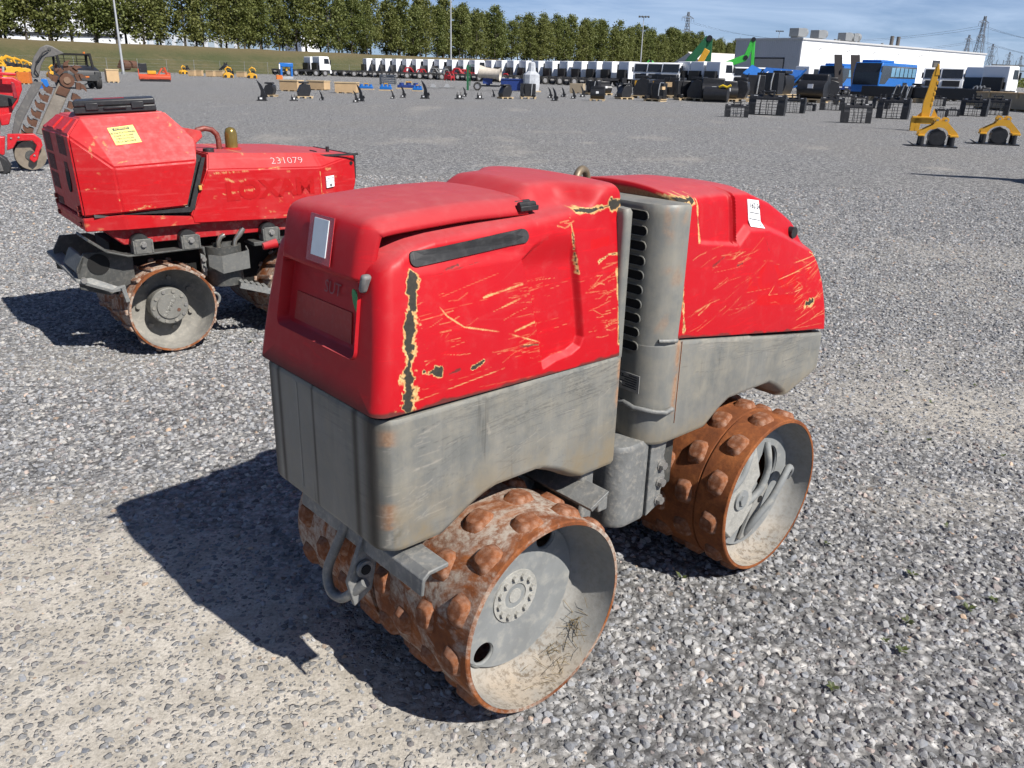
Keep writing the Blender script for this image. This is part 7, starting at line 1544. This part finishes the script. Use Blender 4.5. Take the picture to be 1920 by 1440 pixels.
MB().tube([(-34*q, 0, 8*q), (-34*q, 0, 44*q), (-26*q, 0, 44*q)], .8*q, 6).b(-40*q, -36*q, -4*q, 4*q, 0, 44*q).build('guard_frame', M_grnd, t)
# ---- blue skip, wrapped machine, blue goods
p = at(960, 171); q = mpp(p); t = thing('skip', 'dark blue steel skip beside the wrapped machine', 'skip', p, facing(p)-.1); MB().prism([(-20*q, 1*q), (20*q, 1*q), (22*q, 20*q), (-22*q, 20*q)], 0, 22*q, 'y').build('body', M_blued, t, bevel=.02); MB().b(-22*q, 22*q, -1*q, 23*q, 20*q, 22*q).build('rim', M_blued, t)
p = at(996, 172); q = mpp(p); t = thing('wrapped_machine', 'machine wrapped in shiny grey plastic film with a narrow top', 'wrapped machine', p, facing(p)+.3); w_ = MB(); w_.lathe([(0, 1*q), (15*q, 1*q), (16.5*q, 12*q), (15.5*q, 30*q), (8*q, 36*q), (6.5*q, 50*q), (4*q, 52*q), (0, 52*q)], 9, 'z'); w_.build('film', M_wrap, t); MB().b(-15*q, 15*q, -13*q, 13*q, 0, 2*q).build('pallet', M_wood, t)
for i, (x0, x1, y0, y1) in enumerate(((671, 700, 157, 168), (710, 735, 157, 170), (742, 787, 154, 167), (772, 792, 160, 171))):
    p = at((x0+x1)/2, y1); q = mpp(p); w = (x1-x0)*q; h = (y1-y0)*q; t = thing('blue_hoist', 'blue equipment lashed on a pallet, %s from the left before the truck row' % ORD[i], 'equipment', p, facing(p)-.2, 'blue equipment on pallets')
    MB().b(-w/2, w/2, 0, w*.4, 0, h*.15).build('pallet', M_wood, t); MB().b(-w*.45, w*.45, w*.05, w*.35, h*.15, h*.55).build('body', M_blued if i == 2 else M_blue, t, bevel=.03)
    for k in (-.3, 0, .3): MB().cyl((k*w, w*.2, h*.5), (k*w, w*.2, h*(.85 if k else 1.0)), w*.1, n=10).build('motor', M_blue if i != 2 else M_blued, t, 40)
    MB().b(-w*.1, w*.12, w*.1, w*.3, h*.9, h*1.02).build('yellow_cap', M_yel, t)
p = at(726, 159); q = mpp(p); t = thing('steel_rack', 'dark grey slatted steel rack behind the blue equipment', 'rack', p, facing(p)-.3)
for k in range(5): MB().b(-15*q, 15*q, 0, 10*q, (2+k*3.4)*q, (4.2+k*3.4)*q).build('shelf', K('slate_grey', (.07, .085, .11), rough=.5), t)
for x_ in (-15, 14): MB().b(x_*q, (x_+1)*q, 0, 10*q, 0, 18*q).build('upright', M_greyp, t)
for i, x in enumerate((812, 838)): 
    p = at(x, 166); q = mpp(p); t = thing('flat_attachment', 'flat grey plate attachment lying before the truck row, %s one' % ('left' if i == 0 else 'right'), 'attachment', p, facing(p)); MB().b(-15*q, 15*q, 0, 12*q, 0, 2*q).build('plate', M_greyp, t); MB().prism([(-5*q, 2*q), (6*q, 2*q), (3*q, 8*q), (-3*q, 8*q)], 2*q, 8*q, 'y').build('bracket', M_sil, t)
# ---- hydraulic press
p = at(538, 149); q = mpp(p); t = thing('workshop_press', 'bright blue workshop press frame with an orange block at its foot', 'press', p, facing(p)+.15)
MB().b(-11*q, -7*q, 0, 8*q, 5*q, 28*q).b(8*q, 12*q, 0, 8*q, 5*q, 28*q).b(-12*q, 13*q, -1*q, 9*q, 22*q, 29*q).build('frame', M_blue, t, bevel=.05); MB().b(-9*q, 12*q, -2*q, 9*q, 0, 5*q).build('bed', M_sil, t, bevel=.03); MB().cyl((1*q, 4*q, 15*q), (1*q, 4*q, 22*q), 2*q, n=12).build('ram', M_yel, t); MB().b(-13*q, -11*q, -1*q, 2*q, 18*q, 27*q).build('control_box', M_white, t); MB().b(-19*q, -8*q, -3*q, 5*q, 0, 7.5*q).build('orange_block', M_org, t)
# ---- red, yellow and grey implements in front of the trucks
def implement_pat(mat):
    t = thing('implement', 'i', 'implement'); 
    for y_ in (-.35, .30): MB().tube([(-.45, y_, 0), (-.42, y_, .55), (-.2, y_, .9), (.15, y_, .9), (.42, y_, .55), (.45, y_, 0)], .07, 6).build('hoop', mat, t, 50)
    MB().cyl((-.2, -.4, .38), (-.2, .4, .38), .24, n=14).cyl((.22, -.4, .32), (.22, .4, .32), .2, n=14).build('rotor', mat, t, 40); MB().b(-.4, .4, -.3, .3, .2, .32).build('frame', M_blk, t); MB().tube([(0, 0, .3), (.3, -.3, .7), (.5, -.3, .45)], .035, 6).build('hose', M_blk, t); return t
ip_r = implement_pat(K('crimson_implement', (.36, .012, .02), rough=.45)); ip_y = implement_pat(M_yel); ip_k = implement_pat(M_greyp)
IM = [(697, 143, 16, 'r'), (716, 144, 14, 'k'), (728, 144, 14, 'y'), (737, 145, 12, 'y'), (750, 145, 16, 'k'), (766, 147, 18, 'r'), (778, 147, 16, 'r'), (790, 148, 16, 'r'), (802, 148, 14, 'r'), (816, 149, 18, 'k'), (832, 150, 18, 'k'), (843, 151, 14, 'r'), (857, 151, 20, 'r'), (872, 151, 18, 'r'), (884, 152, 14, 'r'), (948, 154, 14, 'r')]
cn = {'r': 'crimson', 'y': 'yellow', 'k': 'grey'}; pt = {'r': ip_r, 'y': ip_y, 'k': ip_k}
for i, (x, y, w, k) in enumerate(IM):
    p = at(x, y); put(pt[k], p, facing(p)+random.uniform(-.8, .8), '%s hooped farm implement before the trucks, %s in that row' % (cn[k], ordn(i)), 'implements before the truck row', w*mpp(p)*1.15)
# ---- left side: utility vehicle, mower, rusty buckets, yellow machines
p = at(158, 167); q = mpp(p)*1.0; t = thing('utility_vehicle', 'black utility vehicle with a roll cage and orange beacons at the left', 'vehicle', p, facing(p)+.22)
MB().prism([(-1*q, 14*q), (24*q, 16*q), (30*q, 24*q), (28*q, 31*q), (0, 35*q), (-40*q, 34*q), (-40*q, 14*q)], -30*q, 30*q, 'x').build('x', M_blk, t) if False else None
MB().b(-33*q, 31*q, 0, 70*q, 14*q, 24*q).prism([(0, 22*q), (3*q, 33*q), (34*q, 40*q), (70*q, 40*q), (70*q, 22*q), (0, 14*q)], -34*q, 32*q, 'x').build('body', M_blk, t, bevel=.03)
MB().b(-30*q, 28*q, -3*q, 2*q, 14*q, 26*q).b(-34*q, -24*q, -2*q, 8*q, 22*q, 33*q).b(22*q, 33*q, -2*q, 8*q, 20*q, 31*q).build('front_panel', K('grey_black_plastic', (.028, .030, .032), rough=.6), t, bevel=.03)
MB().b(-5*q, 11*q, -4*q, -3*q, 20.5*q, 23*q).build('orange_badge', M_org, t)
cg = MB()
for x_ in (-30, 27): cg.bar((x_*q, 26*q, 34*q), (x_*q, 40*q, 61*q), 4*q, 4*q); cg.bar((x_*q, 40*q, 61*q), (x_*q, 70*q, 60*q), 4*q, 4*q); cg.bar((x_*q, 70*q, 60*q), (x_*q, 72*q, 30*q), 4*q, 4*q)
cg.bar((-30*q, 40*q, 61*q), (27*q, 40*q, 61*q), 2.6*q, 2.6*q); cg.bar((-30*q, 70*q, 60*q), (27*q, 70*q, 60*q), 2.6*q, 2.6*q)
for z_ in (40, 44, 48, 52): cg.bar((-30*q, 71*q, z_*q), (27*q, 71*q, z_*q), 1*q, 1*q)
cg.bar((-12*q, 71*q, 34*q), (-12*q, 70*q, 60*q), 1.2*q, 1.2*q); cg.bar((10*q, 71*q, 34*q), (10*q, 70*q, 60*q), 1.2*q, 1.2*q); cg.build('roll_cage', M_void, t)
MB().b(-28*q, 26*q, 50*q, 62*q, 30*q, 42*q).build('seat', M_blk, t, bevel=.04)
for x_ in (-28, 18): MB().cyl((x_*q, 42*q, 62*q), (x_*q, 42*q, 65.5*q), 2.2*q, n=10).build('beacon', M_org, t)
for x_ in (-29, 28):
    for y_ in (10, 62):
        wo_ = MB(); wo_.lathe([(0, -4*q), (7*q, -4*q), (12.5*q, -4.5*q), (13.5*q, -2*q), (13.5*q, 2*q), (12.5*q, 4.5*q), (7*q, 4*q), (0, 4*q)], 18, 'x', (x_*q, y_*q, 13.5*q)); wo_.build('wheel', M_tyre, t, 40)
MB().bar((-22*q, 8*q, 14*q), (-4*q, 8*q, 8*q), 2*q, 2*q).bar((22*q, 8*q, 14*q), (4*q, 8*q, 8*q), 2*q, 2*q).b(-5*q, 5*q, 2*q, 10*q, 2*q, 8*q).build('front_axle', M_darksteel, t)
p = at(291, 153); q = mpp(p); t = thing('flail_mower', 'orange-red flail mower with yellow hydraulics on the gravel', 'mower', p, facing(p)-.05); MB().prism([(0, 3*q), (0, 9*q), (6*q, 13*q), (18*q, 12*q), (18*q, 3*q)], -27*q, 28*q, 'x').build('deck', M_orred, t, bevel=.03); MB().b(-26*q, 26*q, 0, 2*q, 0, 5*q).build('rubber_flap', M_blk, t)
MB().b(-12*q, 3*q, 4*q, 12*q, 13*q, 19*q).build('gearbox', M_yel, t, bevel=.03); MB().bar((6*q, 6*q, 12*q), (14*q, 8*q, 24*q), 2.5*q, 2.5*q).bar((22*q, 6*q, 10*q), (18*q, 8*q, 25*q), 3*q, 3*q).bar((14*q, 8*q, 18*q), (28*q, 8*q, 14*q), 2.5*q, 2.5*q).bar((-27*q, 2*q, 3*q), (-27*q, 4*q, 22*q), 1.5*q, 1.5*q).build('linkage', M_orred, t); MB().cyl((-25*q, 8*q, 3.5*q), (-22*q, 8*q, 3.5*q), 3.5*q, n=12).cyl((24*q, 8*q, 3.5*q), (27*q, 8*q, 3.5*q), 3.5*q, n=12).build('side_wheel', M_blk, t)
for i, (x, y, w) in enumerate(((233, 132, 20), (248, 132, 19))):
    p = at(x, y+3); q = mpp(p); t = thing('digger_bucket', 'rusty brown digger bucket by the lamp mast, %s one' % ('left' if i == 0 else 'right'), 'bucket', p, facing(p)-.7, 'rusty buckets by the mast'); b_ = MB(); pr = [(.5*w*q*math.cos(a)*1.1, .55*w*q+.5*w*q*math.sin(a)) for a in np.linspace(-2.6, 1.6, 14)]; b_.prism(pr, -w*.4*q, w*.4*q, 'y'); b_.build('shell', M_rustb, t); MB().b(-w*.55*q, -w*.2*q, -w*.42*q, w*.42*q, 0, .6*q).build('lip', M_rustb, t)
for i, (x0, x1, y0, y1, m__) in enumerate(((262, 276, 117, 133, M_blk), (279, 298, 118, 131, M_rustb), (299, 317, 118, 131, M_rustb), (176, 182, 111, 128, M_rustb), (198, 207, 110, 130, M_rustb), (216, 227, 91, 128, M_rustb))):
    p = at((x0+x1)/2, y1+3); q = mpp(p); t = thing('steel_box' if i < 3 else 'steel_plate', '%s standing by the fence, %s of the iron pieces' % (('dark box section' if i == 0 else 'rusty box section') if i < 3 else 'upright rusty steel plate', ORD[i]), 'box' if i < 3 else 'plate', p, facing(p)+.2, 'iron pieces by the fence'); MB().b(-(x1-x0)/2*q, (x1-x0)/2*q, 0, (x1-x0)*q*(.8 if i < 3 else .12), 0, (y1-y0)*q).build('shell', m__, t, bevel=.03); MB().b(-(x1-x0)/2*q-.05, (x1-x0)/2*q+.05, -.05, .1, 0, .2).build('foot', m__, t)
p = at(210, 133); q = mpp(p); t = thing('orange_attachment', 'flat orange-red attachment before the rusty buckets', 'attachment', p, facing(p)); MB().b(-16*q, 14*q, 0, 10*q, 2*q, 7*q).build('deck', M_orred, t, bevel=.03); MB().bar((-8*q, 4*q, 7*q), (-4*q, 4*q, 14*q), 2*q, 2*q).bar((6*q, 4*q, 7*q), (4*q, 4*q, 14*q), 2*q, 2*q).build('linkage', M_orred, t)
def small_yellow():
    t = thing('yellow_machine', 'y', 'machine'); MB().prism([(-.5, 0), (.5, 0), (.5, .35), (.1, .55), (-.3, .5), (-.5, .3)], -.3, .3, 'y').build('body', M_yel, t, bevel=.03); MB().tube([(-.1, 0, .5), (-.25, 0, .85), (0, 0, 1.05), (.3, 0, .95), (.42, 0, .7)], [.06, .08, .09, .07, .04], 6).build('arm', M_yel, t, 50); MB().cyl((-.3, -.34, .15), (-.3, .34, .15), .15, n=12).cyl((.3, -.34, .15), (.3, .34, .15), .15, n=12).build('roller', M_blk, t, 40); MB().b(0, .3, -.2, .2, .5, .75).build('motor', M_blk, t, bevel=.02); return t
sy = small_yellow()
for i, (x, y, w) in enumerate(((4, 143, 26), (18, 142, 34), (33, 141, 30), (47, 140, 26), (8, 132, 24), (55, 139, 22), (100, 143, 20), (108, 142, 18), (428, 144, 18), (473, 145, 18), (344, 137, 14), (372, 131, 14))):
    p = at(x, y+2); put(sy, p, facing(p)+random.uniform(-1, 1), 'small yellow and black machine near the fence, %s in the left yard' % ordn(i), 'yellow machines near the fence', w*mpp(p))
def dark_claw():
    t = thing('grapple', 'g', 'grapple'); MB().tube([(-.5, 0, .1), (-.45, 0, .5), (-.15, 0, .75), (0, 0, .6)], .09, 6).build('tine', M_blk, t, 50); MB().tube([(.5, 0, .1), (.45, 0, .5), (.15, 0, .75), (0, 0, .6)], .09, 6).build('tine', M_blk, t, 50); MB().b(-.2, .2, -.2, .2, .55, .85).build('head', M_blk, t, bevel=.03); MB().prism([(-.15, .85), (.15, .85), (.12, 1.1), (.0, .95), (-.12, 1.1)], -.06, .06, 'y').build('lug', M_blk, t); return t
dc = dark_claw()
for i, (x, y, w) in enumerate(((425, 142, 24), (362, 134, 20), (352, 137, 14), (384, 132, 14))): p = at(x, y+2); put(dc, p, facing(p)+.3*i, 'black grapple claw near the small crates, %s one' % ORD[[3, 1, 0, 2][i]], 'black grapples near the fence', w*mpp(p))
p = at(84, 166); q = mpp(p); t = thing('blue_hopper', 'small blue hopper behind the digging chain', 'hopper', p, facing(p)); MB().prism([(-9*q, 0), (9*q, 0), (6*q, 17*q), (-3*q, 17*q)], 0, 8*q, 'y').build('body', M_blue, t, bevel=.02); MB().b(-10*q, 10*q, -1*q, 9*q, 0, 1.5*q).build('rim', M_blue, t)
# ================================================================== red trencher at the left edge
TP = at(96, 322); TQ = mpp(TP); tr = thing('chain_trencher', 'red tracked trencher with a rusty digging chain raised, cut by the left edge', 'trencher', TP, facing(TP)); 
def tp(x, y, d=0.0): return ((x-96+.185*(322-y))*TQ, d, (322-y)*TQ*1.04)
M_arm = K('grey_arm_paint', (.115, .110, .105), rough=.5, var=.2, scale=6, dust=.25)
def tplate(name, pts, d0, d1, mat, par=None, bev=.01):
    m_ = MB(); m_.prism([(tp(x, y)[0], tp(x, y)[2]) for x, y in pts], d0, d1, 'y'); return m_.build(name, mat, par or tr, bevel=bev)
# upper arm and hook
tplate('lift_arm', [(30, 262), (36, 224), (50, 196), (66, 165), (80, 171), (64, 200), (48, 236), (40, 262)], .10, .22, M_arm)
tplate('arm_head', [(62, 163), (59, 150), (63, 130), (73, 114), (83, 109), (92, 111), (112, 122), (96, 128), (82, 130), (76, 142), (72, 163)], .05, .20, M_arm)
MB().cyl(tp(88, 116, .04), tp(88, 116, .22), 3*TQ, n=14).cyl(tp(69, 137, .04), tp(69, 137, .22), 2.5*TQ, n=14).build('arm_pin', M_darksteel, tr, 40)
MB().tube([tp(72, 160, .03), tp(66, 150, .0), tp(68, 138, .0), tp(78, 122, .0), tp(87, 117, .02)], 1.1*TQ, 8).build('hydraulic_hose', M_black, tr, 60)
# digging boom with chain
tplate('boom_bar', [(70, 258), (104, 173), (112, 162), (126, 166), (128, 176), (92, 265)], .30, .42, K('worn_bare_boom', (.20, .175, .145), rough=.6, var=.3, scale=6, dust=.3))
tplate('boom_wear_plate', [(100, 190), (106, 176), (125, 183), (118, 196)], .285, .299, M_rustb)
sp = MB(); sp.cyl(tp(119, 167, .27), tp(119, 167, .45), 12.5*TQ, n=24); so_ = sp.build('nose_sprocket', M_rustb, tr, 40); MB().cyl(tp(119, 167, .255), tp(119, 167, .27), 6*TQ, n=18).build('sprocket_hub', K('pale_rust_hub', (.21, .13, .085), rough=.8), so_, 40)
lk = MB(); lk.b(-7.5*TQ, 7.5*TQ, .22, .50, -5*TQ, 4*TQ); 
path = [(58, 262), (60, 254), (66, 240), (72, 226), (78, 212), (84, 198), (90, 184), (98, 164), (106, 152), (118, 146), (130, 150), (138, 162), (139, 177), (133, 196), (127, 210), (121, 224)]
c_link = None
for i, (x, y) in enumerate(path):
    a, b = path[max(i-1, 0)], path[min(i+1, len(path)-1)]; ang = math.atan2(-(b[1]-a[1]), b[0]-a[0]); o_ = None
    if c_link is None:
        m_ = MB(); m_.b(-6.2*TQ, 6.2*TQ, .24, .50, -5*TQ, 3.5*TQ); me = m_.mesh('chain_link'); me.materials.append(M_rustb); c_link = me
        m_ = MB(); m_.prism([(-5*TQ, 3*TQ), (3*TQ, 3*TQ), (3*TQ, 7*TQ), (8*TQ, 13*TQ), (2*TQ, 12*TQ), (-4*TQ, 8*TQ)], .22, .30, 'y'); m_.prism([(-5*TQ, 3*TQ), (3*TQ, 3*TQ), (3*TQ, 7*TQ), (8*TQ, 13*TQ), (2*TQ, 12*TQ), (-4*TQ, 8*TQ)], .44, .52, 'y'); te_ = m_.mesh('cutter_tooth'); te_.materials.append(M_rustb)
    o_ = link('chain_link', c_link, tr); p_ = tp(x, y); o_.location = p_; o_.rotation_euler = (0, -ang, 0); t2 = link('cutter_tooth', te_, o_)
# red body pieces
tplate('engine_cover', [(-14, 150), (14, 150), (14, 164), (30, 164), (44, 172), (46, 184), (42, 196), (40, 204), (34, 214), (26, 232), (8, 240), (-14, 240)], .32, .70, M_redm)
tplate('top_rail', [(-14, 154), (36, 156), (36, 161), (-14, 160)], .10, .18, M_redm); tplate('side_grille', [(0, 190), (40, 196), (30, 212), (0, 214)], .30, .319, M_black)
tplate('brand_plate', [(28, 170), (34, 172), (40, 198), (33, 198)], .08, .10, K('dark_red_plate', (.25, .01, .02), rough=.5)); MB().cyl(tp(16, 160, .15), tp(16, 146, .15), 2.2*TQ, n=10).build('hydraulic_nipple', M_sil, tr, 40)
tplate('grey_housing', [(-14, 216), (6, 200), (14, 240), (10, 256), (-14, 258)], .22, .30, M_darksteel)
tplate('red_block', [(10, 226), (30, 222), (26, 242), (14, 244)], .2, .4, M_redm)
tplate('blade_arm', [(24, 256), (66, 256), (78, 266), (81, 276), (76, 286), (74, 300), (68, 306), (60, 300), (61, 294), (68, 288), (71, 276), (64, 268), (40, 268), (34, 280), (24, 284)], .0, .05, M_redm)
for x, y in ((30, 263), (42, 262), (68, 293)): MB().cyl(tp(x, y, -.012), tp(x, y, .0), 1.8*TQ, n=8).build('blade_bolt', M_bolt, tr, 40)
tplate('frame_side', [(-14, 252), (12, 252), (12, 262), (20, 262), (20, 292), (8, 296), (6, 262), (-14, 262)], .12, .26, M_redm)
ds_ = MB(); ds_.cyl(tp(62, 294, .10), tp(62, 294, .125), 26*TQ, n=40); do_ = ds_.build('cutting_disc', K('tan_steel_disc', (.30, .25, .19), rough=.45, metal=.3, var=.4, scale=8, dust=.3), tr, 40); MB().cyl(tp(62, 294, .085), tp(62, 294, .10), 9*TQ, n=20).build('disc_hub', M_darksteel, do_, 40)
tplate('disc_guard', [(30, 272), (56, 268), (58, 318), (46, 318), (36, 300)], .14, .2, M_black)
# track
ov = [(-16, 332), (22, 331), (31, 326), (31, 316), (24, 304), (8, 293), (-16, 288)]
m_ = MB(); m_.prism([(tp(x, y-8)[0], tp(x, y-8)[2]) for x, y in ov], -.20, .02, 'y'); to_ = m_.build('track_belt', M_black, tr, bevel=.02)
for k in range(9): MB().b(tp(-14+k*5, 0)[0], tp(-11+k*5, 0)[0], -.205, .022, tp(0, 327)[2], tp(0, 323.5)[2]).build('track_lug', M_black, to_)
MB().prism([(tp(x, y-8)[0], tp(x, y-8)[2]) for x, y in [(-10, 326), (20, 324), (14, 306), (-2, 300), (-10, 302)]], -.225, -.20, 'y').build('track_frame', M_arm, to_, bevel=.008)
for x in (-6, 12): MB().cyl(tp(x, 312, -.24), tp(x, 312, -.225), 2.6*TQ, n=10).build('track_wheel', M_black, to_, 40)

# ================================================================== small weeds between the stones
def weed_mesh(seed):
    g = np.random.default_rng(seed); V = []; F_ = []
    for k in range(int(g.integers(6, 15))):
        a = g.uniform(0, 6.28); l_ = g.uniform(.02, .045); w = l_*.28; up = g.uniform(.15, .6); d = np.array([math.cos(a), math.sin(a), 0]); s_ = np.array([-d[1], d[0], 0]); i0 = len(V)
        V += [d*.003, d*l_*.5+s_*w+[0, 0, l_*up*.6], d*l_+[0, 0, l_*up], d*l_*.5-s_*w+[0, 0, l_*up*.6]]; F_.append((i0, i0+1, i0+2, i0+3))
    return np_mesh('weed', V, F_, False)
M_weed = K('weed_leaf', (.060, .085, .022), rough=.6, var=.4, scale=30, dust=.3, dustcol=(.25, .16, .06)); WM = [weed_mesh(k) for k in range(9)]
for me in WM: me.materials.append(M_weed)
WD = [(1277, 1088, 1.0), (1710, 1083, 1.1), (1815, 1147, 1.2), (1700, 1172, 1.1), (1690, 1226, 1.0), (1657, 1208, .8), (1775, 992, .9), (1862, 1131, .9), (1550, 1025, .8), (1745, 760, 1.0), (1828, 727, .9), (1700, 700, .9), (1740, 830, .9), (1560, 1296, .9), (1660, 815, .8), (1880, 860, .9), (470, 645, .9), (1610, 690, .8)]
for i, (x, y, s_) in enumerate(WD):
    o_ = link('weed', WM[i % 9]); o_.location = at(x, y)+Vector((0, 0, .012)); o_.rotation_euler = (0, 0, i*1.3); o_.scale = (s_*.52,)*3
    WL = ['in front of the gap between the two rusty drums', 'right of the farther rusty drum, largest leaves', 'with reddish leaves near the right edge', 'low in the stones at the lower right', 'broad-leaved, lowest at the right', 'thin upright one at the lower right', 'pale one in the dusty patch at the right', 'flat one close to the right edge', 'beside the farther drum in the stones', 'among far stones right of the farther hood', 'far at the right edge, single tuft', 'far behind the end of the farther hood', 'middle of the right side', 'tiny one near the lower edge', 'at the right, behind the dusty patch', 'close to the right edge, mid height', 'between the drums of the left roller', 'just behind the grey nose of the farther half']
    tag(o_, 'small green weed '+WL[i], 'weed', 'weeds in the gravel')
